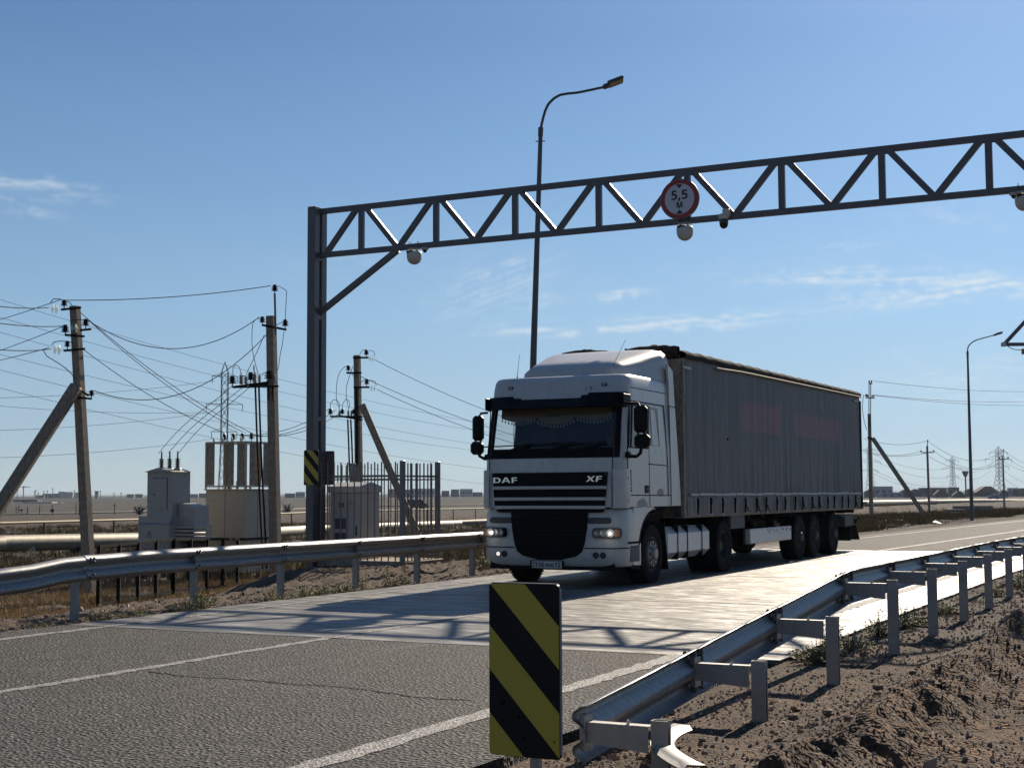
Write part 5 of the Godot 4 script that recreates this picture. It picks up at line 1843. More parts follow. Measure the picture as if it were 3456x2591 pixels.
	for j in [[[630, 225], [660, 165], [695, 142], [740, 142]], [[775, 150], [865, 175], [870, 245]], [[650, 670], [700, 622], [745, 612]], [[780, 625], [880, 652], [898, 715]], [[420, 403], [340, 460], [280, 600], [258, 800], [262, 950], [300, 1060]], [[525, 405], [470, 560], [425, 720], [415, 850], [430, 960], [450, 1065]], [[160, 1085], [165, 1000], [210, 940], [270, 950], [315, 1030], [298, 1095]], [[357, 1090], [362, 1000], [410, 928], [465, 965], [475, 1030], [450, 1095]]]:
		var v := []
		for p in j:
			var c: Vector2 = a.call(p[0], p[1])
			v.append([c.x, c.y])
		jumper(U, d, v, 0.010)
	for j in [[[1173, 1415], [1176, 1490], [1180, 1600], [1188, 1700], [1191, 1755]], [[1183, 1415], [1187, 1500], [1191, 1620], [1196, 1760]]]:
		jumper(U, d, j, 0.03)
	jumper(U, d + 0.05, [[1202, 1310], [1203, 1440], [1204, 1570]], 0.05)
	# poles on the right, beyond the trailer
	var fg := "concrete power poles receding on the right"
	d = 102.0
	a = func(x, y): return Vector2(2800 + x / 2.073, 1050 + y / 2.073)
	var V := pole("dark propped power pole standing just right of the trailer", d, Vector2(2943, 1765), a.call(280, 718), 0.29, 0.22, fg)
	st = S()
	var s0: Vector2 = a.call(284, 500)
	var s1: Vector2 = a.call(283, 820)
	for o in [-0.06, 0.06]:
		bar(st, at(s0.x, s0.y, d - 0.2) - V.position + Vector3(o, 0, 0), at(s1.x, s1.y, d - 0.2) - V.position + Vector3(o, 0, 0), 0.05, 0.05, Vector3(0, 0, 1))
	obj("steel_mast", st, M.lamp_grey, V)
	arm(V, d, a.call(254, 605), a.call(316, 607), 0.08, M.lamp_grey)
	arm(V, d, a.call(278, 506), a.call(300, 506), 0.08, M.lamp_grey)
	for q in [[280, 505, 484], [296, 505, 484], [258, 605, 580], [268, 605, 582], [301, 605, 585], [312, 605, 585]]:
		var pb: Vector2 = a.call(q[0], q[1])
		pin(V, d, pb.x, pb.y, a.call(q[0], q[2]).y)
	strut(V, d - 0.3, a.call(303, 888), d - 1.0, a.call(683, 1452), 0.27)
	arm(V, d - 0.2, a.call(268, 884), a.call(312, 892), 0.12)
	jumper(V, d, [[2916, 1332], [2912, 1370], [2916, 1410], [2926, 1450]], 0.02)
	var far_pole := func(label, dd, foot, tp, mast, arm0, arm1):
		var Y := pole(label, dd, foot, tp, 0.26, 0.19, fg)
		var s2 := S()
		bar(s2, at(mast.x, mast.y, dd - 0.1) - Y.position, at(tp.x + 1, tp.y + 8, dd - 0.1) - Y.position, 0.07, 0.07, Vector3(0, 0, 1))
		obj("steel_mast", s2, M.lamp_grey, Y)
		arm(Y, dd, arm0, arm1, 0.09, M.lamp_grey)
		pin(Y, dd, mast.x, mast.y + 3, mast.y - 5)
		pin(Y, dd, arm0.x, arm0.y, arm0.y - 8)
		pin(Y, dd, arm1.x, arm1.y, arm1.y - 8)
	far_pole.call("slim power pole with one cross arm left of the distant street lamp", 147.0, Vector2(3139, 1752), a.call(685, 944), a.call(689, 910), a.call(641, 988), a.call(732, 988))
	far_pole.call("most distant power pole, at right beside the lattice pylon", 190.0, Vector2(3392, 1725), a.call(1215, 1007), a.call(1219, 975), a.call(1192, 1035), a.call(1252, 1033))

func wires() -> void:
	var c := func(x, y, d): return at(x / 2.457, 900.0 + y / 2.457, d)
	wire("topmost wire from the propped left pole to the steel top mast", c.call(525, 277, 37.8), at(912, 964, 40.8), 0.12)
	wire("sagging wire from the left pole to the middle pole's upper cross arm", c.call(712, 435, 37.8), at(874, 1070, 40.8), 0.85)
	wire("lowest sagging wire between the left pole and the middle pole", c.call(770, 1025, 37.8), at(905, 1122, 40.8), 0.9)
	wire("wire slanting from the left pole's top down to the beige substation", c.call(655, 372, 38), at(862, 1468, 45.6), 0.25)
	wire("wire slanting beside another from the left pole to the substation's third insulator", c.call(740, 452, 38), at(828, 1462, 45.6), 0.25)
	wire("lower wire slanting from the left pole to the substation's first insulator", c.call(692, 688, 38), at(762, 1462, 45.6), 0.2)
	var nm := ["topmost wire running left from the left pole's top glass insulator", "wire falling left from the left pole's topmost pin insulator", "upper wire running left from the left pole's middle insulator", "wire falling left from the left pole's middle insulator", "wire running left from the left pole's lowest glass insulator", "wire falling left below the left pole's lowest glass insulator"]
	var ni := -1
	for q in [[-500, 235, 400, 338, 26], [-500, 560, 500, 272, 70], [-500, 375, 512, 492, 26], [-500, 840, 512, 498, 70], [-500, 615, 420, 682, 26], [-500, 855, 400, 672, 70]]:
		ni += 1
		wire(nm[ni], c.call(q[0], q[1], q[4]), c.call(q[2], q[3], 37.8), 0.1)
	# cables from the grey kiosk's bushings
	for q in [[533, 1531, 785, 1300], [568, 1528, 840, 1288], [603, 1528, 848, 1300]]:
		var p := at(q[0], q[1], 44.0)
		var r := at(q[2], q[3], 41.0)
		var pts := []
		for i in 21:
			var f := i / 20.0
			var k := p.lerp(r, f)
			k.y += 0.26 * sin(PI * f) * (1.0 - f)
			pts.append(k)
		var st := S()
		tube(st, pts, 0.011, -1, 4)
		tag(obj(numbered("kiosk_cable"), st, M.wire), "cable curving up from the grey kiosk's %s bushing to the middle pole" % ["left", "middle", "right"][[533, 568, 603].find(q[0])], "cable", "cables rising from the grey kiosk")
	for q in [[776, 1464, 0.0], [808, 1468, 0.1], [842, 1466, 0.2]]:
		wire("%s wire from the substation roof passing behind the gantry to the propped pole's shelf" % {0.0: "highest", 0.1: "middle", 0.2: "lowest"}[q[2]], at(q[0], q[1], 45.6), at(1112 + q[2] * 200, 1378 + q[2] * 60, 51.8), 0.35)
	for q in [[870, 300, 0], [640, 565, 1], [905, 775, 2]]:
		wire(["highest wire descending from the propped pole behind the cage to the cab", "middle wire descending from the propped pole behind the cage to the cab", "lowest wire descending from the propped pole's lower glass insulator to the cab"][q[2]], at(1080 + q[0] / 4.737, 1150 + q[1] / 4.737, 51.8), at(2000, [1492, 1530, 1558][q[2]], 66.0), 0.35)
	# high-voltage lines far behind, all alike
	var hn := -1
	var tn := -1
	var hv := "thin high-voltage lines crossing the left sky"
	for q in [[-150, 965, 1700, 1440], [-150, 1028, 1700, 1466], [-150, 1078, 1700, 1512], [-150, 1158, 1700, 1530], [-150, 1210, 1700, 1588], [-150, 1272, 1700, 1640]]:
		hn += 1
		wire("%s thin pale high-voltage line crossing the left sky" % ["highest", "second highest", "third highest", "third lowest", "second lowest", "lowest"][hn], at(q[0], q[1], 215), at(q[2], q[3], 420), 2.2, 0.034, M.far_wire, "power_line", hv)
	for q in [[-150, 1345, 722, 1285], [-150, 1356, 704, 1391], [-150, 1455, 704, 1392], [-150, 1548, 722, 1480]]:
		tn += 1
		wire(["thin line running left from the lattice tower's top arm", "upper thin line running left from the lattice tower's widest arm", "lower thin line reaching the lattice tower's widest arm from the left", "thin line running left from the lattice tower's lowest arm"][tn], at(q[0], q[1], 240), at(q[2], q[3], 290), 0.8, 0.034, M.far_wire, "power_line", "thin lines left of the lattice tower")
	# right of the trailer
	var rg := "wires on the right beyond the trailer"
	var a := func(x, y, d): return at(2800 + x / 2.073, 1050 + y / 2.073, d)
	for q in [[296, 486, 1500, 560, 102, 150], [312, 586, 1500, 625, 102, 150], [305, 588, 1500, 655, 102, 150]]:
		wire(["topmost wire leaving the dark propped pole's mast towards the right edge", "upper cross-arm wire leaving the dark propped pole to the right", "lower cross-arm wire leaving the dark propped pole to the right"][[486, 586, 588].find(q[1])], a.call(q[0], q[1], q[4]), a.call(q[2], q[3], q[5]), 0.3, 0.014, null, "power_line", rg)
	for q in [[240, 890, 689, 906], [240, 970, 642, 978], [240, 985, 731, 976]]:
		wire(["top wire sagging left from the slim pole towards the trailer", "left cross-arm wire sagging from the slim pole towards the trailer", "right cross-arm wire sagging from the slim pole towards the trailer"][[890, 970, 985].find(q[1])], a.call(q[0], q[1], 140), a.call(q[2], q[3], 147), 0.5, 0.018, null, "power_line", rg)
	for q in [[689, 906, 1219, 972], [642, 978, 1193, 1028], [731, 976, 1251, 1026]]:
		wire(["top wire sagging between the two distant poles at right", "left cross-arm wire sagging between the two distant poles at right", "right cross-arm wire sagging between the two distant poles at right"][[689, 642, 731].find(q[0])], a.call(q[0], q[1], 147), a.call(q[2], q[3], 190), 1.7, 0.02, null, "power_line", rg)
	for q in [[1219, 972, 1500, 1090], [1251, 1026, 1500, 1120], [1193, 1030, 1500, 1140]]:
		wire(["top wire running right from the most distant pole", "right cross-arm wire running right from the most distant pole", "left cross-arm wire running right from the most distant pole"][[1219, 1251, 1193].find(q[0])], a.call(q[0], q[1], 190), a.call(q[2], q[3], 215), 0.6, 0.02, null, "power_line", rg)
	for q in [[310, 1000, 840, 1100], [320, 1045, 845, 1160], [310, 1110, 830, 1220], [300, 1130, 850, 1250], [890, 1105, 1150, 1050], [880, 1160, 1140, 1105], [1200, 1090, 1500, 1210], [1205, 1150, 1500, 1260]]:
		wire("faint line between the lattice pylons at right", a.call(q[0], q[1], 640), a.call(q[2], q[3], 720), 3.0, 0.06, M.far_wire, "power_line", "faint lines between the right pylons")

# ---------------------------------------------------------------- lattice pylons
func pylon(label: String, d: float, foot: Vector2, top_y: float, wb: float, wt: float, arms: Array, r: float, group := "lattice pylons") -> void:
	var b := at(foot.x, foot.y, d)
	b.y = -1.6
	var H := at(foot.x, top_y, d).y - b.y
	var P := thing("lattice_pylon", label, "pylon", b, 0.35, group)
	var lv := []
	var n := 12
	for i in n + 1:
		var f := 1.0 - pow(1.0 - float(i) / n, 1.25)
		lv.append(f * 0.93)
	var cnr := func(f, k):
		var w := lerpf(wb, wt, minf(1.0, f / 0.45)) * 0.5
		return Vector3([1, 1, -1, -1][k] * w, f * H, [1, -1, -1, 1][k] * w)
	for k in 4:
		var st := S()
		for i in n:
			bar(st, cnr.call(lv[i], k), cnr.call(lv[i + 1], k), r, r, Vector3(0, 0, 1))
		bar(st, cnr.call(lv[n], k), Vector3(0, H, 0), r, r, Vector3(0, 0, 1))
		obj("leg", st, M.lattice, P)
		st = S()
		var l := (k + 1) % 4
		for i in n:
			bar(st, cnr.call(lv[i], k), cnr.call(lv[i + 1], l), r * 0.7, r * 0.7, Vector3(0, 0, 1))
			bar(st, cnr.call(lv[i], l), cnr.call(lv[i + 1], k), r * 0.7, r * 0.7, Vector3(0, 0, 1))
		obj("bracing", st, M.lattice, P).set_meta("kind", "stuff")
	for e in arms:
		var y: float = at(foot.x, e[0], d).y - b.y
		for sg in [-1.0, 1.0]:
			var st := S()
			var tip := Vector3(sg * e[1], y, 0)
			for z in [-0.5, 0.5]:
				bar(st, Vector3(sg * wt * 0.5, y, z * wt), tip, r * 0.8, r * 0.8)
			bar(st, Vector3(sg * wt * 0.5, y + e[1] * 0.28, 0), tip, r * 0.8, r * 0.8)
			for f in [0.35, 0.7]:
				bar(st, Vector3(sg * lerpf(wt * 0.5, e[1], f), y, 0), Vector3(sg * lerpf(wt * 0.5, e[1], f), y + e[1] * 0.28 * (1.0 - f), 0), r * 0.6, r * 0.6, Vector3(0, 0, 1))
			obj("cross_arm", st, M.lattice, P)
			st = S()
			tube(st, [tip, tip + Vector3(-0.1 * sg, -1.4, 0)], r * 0.75, -1, 5)
			obj("insulator_string", st, M.lattice, P)

func pylons() -> void:
	pylon("tall lattice pylon rising behind the beige substation", 290.0, Vector2(753, 1721), 1221, 2.3, 1.3, [[1270, 2.6], [1364, 3.7], [1457, 2.6]], 0.10)
	pylon("hazy lattice pylon partly hidden by the dark propped pole", 760.0, Vector2(2940, 1690), 1500, 4.4, 2.0, [[1520, 5.0], [1558, 7.0], [1588, 5.0]], 0.12)
	pylon("hazy lattice pylon between the slim pole and the distant street lamp", 850.0, Vector2(3219, 1690), 1540, 4.2, 1.9, [[1554, 4.5], [1580, 7.0], [1608, 4.5]], 0.12)
	pylon("larger hazy lattice pylon by the right picture edge", 700.0, Vector2(3376, 1690), 1506, 5.6, 2.0, [[1527, 5.5], [1551, 8.0], [1575, 6.0]], 0.13)

# ---------------------------------------------------------------- kiosks, cage, fences
func kiosks() -> void:
	# grey transformer kiosk (pixels measured at 44 m: 9.15 mm each)
	var u := 44.0 / 4810.0
	var o := at(562, 1886, 44.0)
	var K := thing("transformer_kiosk", "pale grey steel transformer kiosk with three bushings on its pitched roof", "transformer", o, -PHI)
	var st := S()
	box(st, Vector3(0.02, 2.0, -0.02), Vector3(0.98, 1.38, 0.84), 0.006)
	obj("upper_cabinet", st, M.kiosk_grey, K)
	st = S()
	prism(st, PackedVector2Array([Vector2(-0.56, 2.66), Vector2(0.56, 2.66), Vector2(0.0, 2.79)]), -0.5, 0.5, Transform3D(Basis(Vector3.UP, 0.0), Vector3(0.02, 0, -0.02)))
	obj("roof", st, M.kiosk_grey, K)
	st = S()
	box(st, Vector3(0.03, 1.99, 0.412), Vector3(0.56, 0.94, 0.02), 0.006)
	var dr := obj("door", st, M.kiosk_grey, K)
	st = S()
	box(st, Vector3(0.315, 1.99, 0.405), Vector3(0.025, 0.95, 0.012))
	box(st, Vector3(0.03, 2.465, 0.405), Vector3(0.58, 0.02, 0.012))
	obj("door_gap", st, M.seam, dr)
	st = S()
	box(st, Vector3(0.0, 2.0, 0.424), Vector3(0.07, 0.1, 0.003), 0.0, Basis(Vector3(0, 0, 1), 0.6))
	obj("worn_notice", st, M.reflective, dr)
	st = S()
	lathe(st, [Vector2(0.022, 0.0), Vector2(0.018, 0.02), Vector2(0.0, 0.022)], Vector3(-0.17, 1.97, 0.42), Vector3(0, 0, 1), 10)
	obj("lock", st, M.seam, dr)
	st = S()
	prism(st, PackedVector2Array([Vector2(0.40, 1.29), Vector2(0.60, 1.1), Vector2(0.60, 1.06), Vector2(0.4, 1.06)]), -0.62, 0.56, Transform3D(Basis(Vector3(0, 0, 1), Vector3(0, 1, 0), Vector3(-1, 0, 0)), Vector3(-0.03, 0, 0)))
	obj("canopy", st, M.kiosk_blue, K)
	st = S()
	box(st, Vector3(-0.03, 0.72, 0.0), Vector3(1.22, 1.2, 1.16), 0.006)
	obj("lower_cabinet", st, M.kiosk_grey, K)
	st = S()
	box(st, Vector3(0.42, 0.72, 0.585), Vector3(0.26, 1.0, 0.016), 0.004)
	obj("door", st, M.kiosk_grey, K)
	st = S()
	for e in [[-0.31, 0.66, -0.21, 0.86], [-0.21, 0.86, -0.11, 0.66], [-0.11, 0.66, -0.31, 0.66], [-0.2, 0.82, -0.22, 0.75], [-0.22, 0.75, -0.2, 0.69]]:
		bar(st, Vector3(e[0], e[1], 0.583), Vector3(e[2], e[3], 0.583), 0.012, 0.006)
	obj("warning_triangle", st, M.seam, K)
	text("stencil", "РИСКМ", 0.075, Transform3D(Basis(), Vector3(-0.24, 0.3, 0.582)), M.red_ink, K, 0.004, 1.0)
	st = S()
	box(st, Vector3(0.85, 1.3, -0.2), Vector3(0.62, 0.62, 0.7), 0.01)
	prism(st, PackedVector2Array([Vector2(0.54, 1.6), Vector2(1.16, 1.6), Vector2(0.54, 1.72)]), -0.55, 0.15)
	obj("transformer_tank", st, M.kiosk_grey, K)
	for k in 4:
		st = S()
		box(st, Vector3(0.9, 0.98 - k * 0.11, -0.1), Vector3(0.86, 0.07, 0.9), 0.01)
		obj("radiator_fin", st, M.kiosk_grey, K)
	st = S()
	box(st, Vector3(0.85, 0.3, -0.2), Vector3(0.5, 0.5, 0.5))
	for x in [-0.5, 0.5]:
		for z in [-0.45, 0.45]:
			box(st, Vector3(x, -0.2, z), Vector3(0.12, 0.8, 0.12))
	box(st, Vector3(0.2, 0.06, 0), Vector3(1.7, 0.12, 1.1))
	obj("stand", st, M.rust_steel, K)
	for x in [-0.26, 0.06, 0.37]:
		st = S()
		lathe(st, [Vector2(0.13, 0.0), Vector2(0.12, 0.05), Vector2(0.06, 0.07)], Vector3(x, 2.72, 0.0), Vector3.UP, 12)
		var bs := obj("bushing_base", st, M.kiosk_grey, K)
		stub("bushing", pale_mesh, M.bushing, Vector3(x, 2.77, 0), Vector3(x, 3.14, 0), 0.29, bs)
		st = S()
		tube(st, [Vector3(x, 3.1, 0), Vector3(x, 3.3, 0)], 0.028, 0.02, 8)
		obj("terminal", st, M.lamp_grey, bs)
	# beige substation with open panelled top
	o = at(800, 1905, 46.0)
	var B := thing("beige_substation", "beige steel substation with an open panelled frame on top, behind the middle pole", "substation", o, -PHI)
	st = S()
	box(st, Vector3(0, 1.63, 0), Vector3(1.56, 1.52, 1.3), 0.006)
	obj("cabinet", st, M.kiosk_beige, B)
	st = S()
	box(st, Vector3(-0.01, 1.63, 0.652), Vector3(0.012, 1.5, 0.006))
	box(st, Vector3(0.782, 1.63, 0), Vector3(0.006, 1.5, 0.012))
	obj("panel_seam", st, M.seam, B)
	st = S()
	box(st, Vector3(0, 2.4, 0), Vector3(1.66, 0.03, 1.4), 0.006)
	obj("cornice", st, M.kiosk_beige, B)
	st = S()
	box(st, Vector3(0, 0.84, 0.0), Vector3(1.7, 0.06, 1.36))
	obj("frame_rail", st, M.rust_steel, B)
	st = S()
	box(st, Vector3(0, 0.3, 0), Vector3(1.54, 1.02, 1.28))
	obj("plinth", st, M.kiosk_beige, B)
	for p in [[-0.62, 0.62, 0.30, 0], [0.18, 0.62, 0.24, 0], [0.56, 0.62, 0.26, 0], [0.78, 0.3, 0.26, 1], [0.78, -0.45, 0.34, 1], [-0.78, -0.4, 0.34, 1], [-0.3, -0.62, 0.25, 0], [0.3, -0.62, 0.3, 0]]:
		st = S()
		box(st, Vector3(p[0], 3.21, p[1]), Vector3(p[2] if p[3] == 0 else 0.02, 1.36, 0.02 if p[3] == 0 else p[2]), 0.003)
		obj("slat_panel_board", st, M.panel_grey, B)
	st = S()
	for y in [2.5, 3.9]:
		for sg in [-1.0, 1.0]:
			box(st, Vector3(0, y, sg * 0.64), Vector3(1.6, 0.05, 0.05))
			box(st, Vector3(sg * 0.79, y, 0), Vector3(0.05, 0.05, 1.3))
	obj("top_frame", st, M.kiosk_beige, B)
	for x in [-0.79, 0.79, 0.0]:
		for z in [-0.64, 0.64]:
			st = S()
			bar(st, Vector3(x, 2.4, z), Vector3(x, 3.9, z), 0.05, 0.05, Vector3(0, 0, 1))
			obj("frame_post", st, M.gas_yellow if x == 0.0 else M.kiosk_beige, B)
	for x in [-0.3, 0.05, 0.36]:
		stub("bushing", pale_mesh, M.porcelain, Vector3(x, 2.42, 0.1), Vector3(x, 2.72, 0.1), 0.2, B)
	for k in 4:
		var x := -0.42 + 0.36 * k
		st = S()
		tube(st, [Vector3(x, 3.9, 0.2), Vector3(x, 4.0, 0.2)], 0.014, -1, 6)
		var pn := obj("insulator_pin", st, M.rust_steel, B)
		stub("insulator", pin_mesh, M.porcelain, Vector3(x, 3.98, 0.2), Vector3(x, 4.2, 0.2), 0.2, pn)
		st = S()
		lathe(st, [Vector2(0.03, 0.0), Vector2(0.03, 0.1), Vector2(0.0, 0.17)], Vector3(x - 0.18, 3.92, 0.5), Vector3.UP, 6)
		obj("spike", st, M.kiosk_grey, B)
	# white cabinet inside the cage, 0.84 x 0.79 m
	var C := thing("equipment_cabinet", "white pitched-roof electronics cabinet with two vents inside the barred cage", "cabinet", R(-8.08, 6.7, -0.05), -PHI)
	st = S()
	box(st, Vector3(0, 0.8, 0), Vector3(0.84, 1.56, 0.78), 0.012)
	obj("body", st, M.cabinet_white, C)
	st = S()
	prism(st, PackedVector2Array([Vector2(-0.45, 1.58), Vector2(0.45, 1.58), Vector2(0.45, 1.72), Vector2(0.0, 1.82), Vector2(-0.45, 1.72)]), -0.44, 0.44, Transform3D(Basis(Vector3.UP, PI / 2), Vector3()))
	obj("roof", st, M.cabinet_white, C)
	st = S()
	box(st, Vector3(0.0, 0.8, 0.394), Vector3(0.74, 1.4, 0.012), 0.005)
	var cd := obj("door", st, M.cabinet_white, C)
	for y in [0.88, 0.56]:
		st = S()
		box(st, Vector3(-0.12, y, 0.402), Vector3(0.3, 0.24, 0.012), 0.004)
		var vt := obj("vent", st, M.vent_grey, cd)
		for k in 8:
			st = S()
			box(st, Vector3(-0.12, y - 0.1 + k * 0.028, 0.409), Vector3(0.28, 0.008, 0.006))
			obj("louvre", st, M.seam, vt)
	st = S()
	box(st, Vector3(0.3, 0.72, 0.405), Vector3(0.035, 0.22, 0.014), 0.004)
	obj("handle", st, M.black_gloss, cd)
	text("emblem", "Id", 0.1, Transform3D(Basis(), Vector3(-0.1, 1.3, 0.402)), M.sign_ink, cd, 0.004, 1.1)
	st = S()
	for k in 3:
		for e in 3:
			box(st, Vector3(0.06 + k * 0.09, 1.315 + e * 0.024, 0.402), Vector3(0.06, 0.009, 0.004))
		box(st, Vector3(0.06 + k * 0.09, 1.34, 0.402), Vector3(0.009, 0.07, 0.005))
	obj("emblem_characters", st, M.vent_grey, cd)
	# cage of round bars on square posts
	var G := thing("barred_cage", "grey cage of vertical bars around the white cabinet beside the gantry column", "fence", R(-6.38, 5.98, -0.05), -PHI)
	var W0 := -2.3
	var L0 := 1.55
	for p in [[0, 0], [0, -L0], [W0, 0], [W0, -L0]]:
		st = S()
		bar(st, Vector3(p[0], -0.1, p[1]), Vector3(p[0], 2.27, p[1]), 0.1, 0.1, Vector3(0, 0, 1), 0.008)
		obj("post", st, M.cage_paint, G)
	for z in [0.0, -L0]:
		for y in [1.95, 1.87, 0.22]:
			st = S()
			bar(st, Vector3(W0, y, z), Vector3(0, y, z), 0.03, 0.03)
			obj("rail", st, M.cage_paint, G)
		for k in 12:
			st = S()
			var x := W0 + (0.178 * (k + 1))
			tube(st, [Vector3(x, 0.02, z + 0.03), Vector3(x, 2.25, z + 0.03)], 0.016, -1, 7)
			obj("bar", st, M.cage_paint, G)
	for x in [0.0, W0]:
		for y in [1.93, 0.22]:
			st = S()
			bar(st, Vector3(x, y, 0), Vector3(x, y, -L0), 0.03, 0.03)
			obj("rail", st, M.cage_paint, G)
		for k in 8:
			st = S()
			var z := -0.175 * (k + 1)
			tube(st, [Vector3(x + 0.03, 0.02, z), Vector3(x + 0.03, 2.22, z)], 0.016, -1, 7)
			obj("bar", st, M.cage_paint, G)
	var pad := S()
	box(pad, Vector3(W0 * 0.5, 0.0, -L0 * 0.5), Vector3(2.5, 0.16, 1.75), 0.02)
	obj("concrete_base", pad, M.pole_concrete, G)
	# dark mesh fence round the kiosks
	var F := thing("mesh_fence", "low dark fence of posts, rails and chain link around the grey kiosk", "fence")
	var pts := [Vector3(330, 2031, 32.0), Vector3(582, 1995, 36.0), Vector3(800, 1962, 40.0)]
	var run := []
	for i in 2:
		var a := at(pts[i].x, pts[i].y, pts[i].z)
		var b := at(pts[i + 1].x, pts[i + 1].y, pts[i + 1].z)
		a.y = ground_y(a.x, a.z)
		b.y = ground_y(b.x, b.z)
		run.append([a, b])
	for e in run:
		var a: Vector3 = e[0]
		var b: Vector3 = e[1]
		var n := 4
		for i in n + 1:
			var p := a.lerp(b, float(i) / n)
			st = S()
			bar(st, p + Vector3(0, -0.2, 0), p + Vector3(0, 1.36, 0), 0.08, 0.08, Vector3(0, 0, 1))
			obj("post", st, M.dark_fence, F)
		for y in [1.34, 0.06]:
			st = S()
			bar(st, a + Vector3(0, y, 0), b + Vector3(0, y, 0), 0.05, 0.06)
			obj("rail", st, M.dark_fence, F)
		st = S()
		var ln := a.distance_to(b)
		var m := int(ln / 0.09)
		for i in range(-14, m):
			for sg in [1.0, -1.0]:
				var x0 := i * 0.09
				var f0 := clampf(x0 / ln, 0, 1)
				var f1 := clampf((x0 + 1.26) / ln, 0, 1)
				var y0 := 0.08 + clampf(-x0, 0, 1.26)
				var y1 := 0.08 + clampf(ln - x0, 0, 1.26)
				if sg < 0:
					y0 = 1.42 - y0; y1 = 1.42 - y1
				if f1 > f0:
					bar(st, a.lerp(b, f0) + Vector3(0, y0, 0), a.lerp(b, f1) + Vector3(0, y1, 0), 0.005, 0.005, Vector3(0, 0, 1))
		obj("chain_link", st, M.dark_fence, F).set_meta("kind", "stuff")

# ---------------------------------------------------------------- pipelines
func run_pipe(called: String, label: String, cat: String, pts: Array, r: float, m: Material, step: float, sup_h: float) -> Node3D:
	var v := []
	for p in pts:
		v.append(at(p[0], p[1], p[2]))
	var P := thing(called, label, cat)
	for i in v.size() - 1:
		var st := S()
		tube(st, [v[i], v[i].lerp(v[i + 1], 0.5), v[i + 1]], r, -1, 16)
		obj("pipe_run", st, m, P)
		var L: float = v[i].distance_to(v[i + 1])
		var n := mini(12, int(L / step)) if v[i].z > -140.0 or r < 0.3 else 0
		for k in n:
			var c: Vector3 = v[i].lerp(v[i + 1], (k + 0.5) / n)
			var gy := ground_y(c.x, c.z)
			if c.y - r - gy < 0.03:
				continue
			st = S()
			box(st, Vector3(c.x, (c.y - r * 0.7 + gy) * 0.5 - 0.05, c.z), Vector3(maxf(r * 1.3, 0.08), c.y - r * 0.7 - gy + 0.1, maxf(r * 1.3, 0.08)), 0.01)
			obj("support", st, M.rust_steel, P)
	return P

func pipelines() -> void:
	var P := run_pipe("large_pipeline", "large pipeline wrapped in shiny foil running across the dry plain", "pipeline", [[-420, 1858, 62], [0, 1834, 69], [480, 1821, 79], [700, 1811, 90], [1010, 1792, 105], [1275, 1780, 121], [1550, 1769, 137], [2000, 1748, 152], [2540, 1719, 165], [2918, 1700, 176], [3140, 1693.5, 270], [3282, 1690, 360], [3456, 1689, 480], [3700, 1687, 700]], 0.40, M.pipe_wrap, 9.0, 0.8)
	var st := S()
	var a := at(3124, 1694, 262)
	var b := at(3160, 1693.3, 280)
	tube(st, [a, b], 0.5, -1, 12)
	obj("dark_wrap", st, M.dark_pipe, P)
	text("pipe_number", "56", 0.32, Transform3D(Basis(Vector3.UP, 0.9), at(100, 1836, 71.0) + Vector3(0.2, -0.2, 0.5)), M.reflective, P, 0.01)
	run_pipe("gas_pipe", "thin pale yellow gas pipe on low supports beyond the large pipeline", "pipe", [[-300, 1771, 74], [0, 1765.5, 80], [280, 1758, 89], [478, 1752.5, 97], [500, 1739, 97.6], [560, 1737.5, 101], [670, 1743, 108], [706, 1742, 110], [1030, 1730, 130], [1275, 1722.5, 147], [1490, 1718, 163], [1640, 1715.5, 176], [2100, 1706, 215]], 0.075, M.gas_yellow, 6.0, 1.0)
	run_pipe("dark_pipe_line", "dark low pipe on short legs crossing the plain in the middle distance", "pipe", [[-300, 1742, 215], [0, 1737.5, 228], [280, 1732, 243], [498, 1727.5, 256], [700, 1724, 270], [1035, 1718, 300], [1275, 1709, 345], [1640, 1705, 370], [2100, 1697, 430]], 0.24, M.dark_pipe, 7.0, 0.8)

# ---------------------------------------------------------------- far things
func far_box(called: String, label: String, cat: String, x0: float, x1: float, y0: float, y1: float, d: float, m: Material, group: String, roof := 0.0, windows := 0) -> Node3D:
	var p := at((x0 + x1) * 0.5, y1, d)
	p.y = ground_y(p.x, p.z)
	var k := d / 4810.0
	var w := (x1 - x0) * k
	var h: float = at((x0 + x1) * 0.5, y0, d).y - p.y
	var P := thing(called, label, cat, p, 0.0, group)
	var st := S()
	var dp := clampf(w * 0.6, 3.0, 14.0)
	box(st, Vector3(0, (h - roof) * 0.5 - 0.2, 0), Vector3(w, h - roof + 0.4, dp))
	obj("wall", st, m, P)
	if roof > 0.0:
		st = S()
		prism(st, PackedVector2Array([Vector2(-w * 0.54, h - roof), Vector2(w * 0.54, h - roof), Vector2(w * 0.12, h), Vector2(-w * 0.12, h)]), -dp * 0.55, dp * 0.55)
		obj("roof", st, M.far_roof, P)
	else:
		st = S()
		box(st, Vector3(0, h + 0.1, 0), Vector3(w * 1.01, 0.4, dp * 1.02))
		obj("roof", st, M.far_roof if m != M.far_light else M.far_light, P)
	for i in windows:
		st = S()
		box(st, Vector3(w * ((i + 0.5) / windows - 0.5), (h - roof) * 0.55, dp * 0.5 + 0.02), Vector3(w / windows * 0.45, (h - roof) * 0.3, 0.06))
		obj("window", st, M.far_dark, P)
	return P

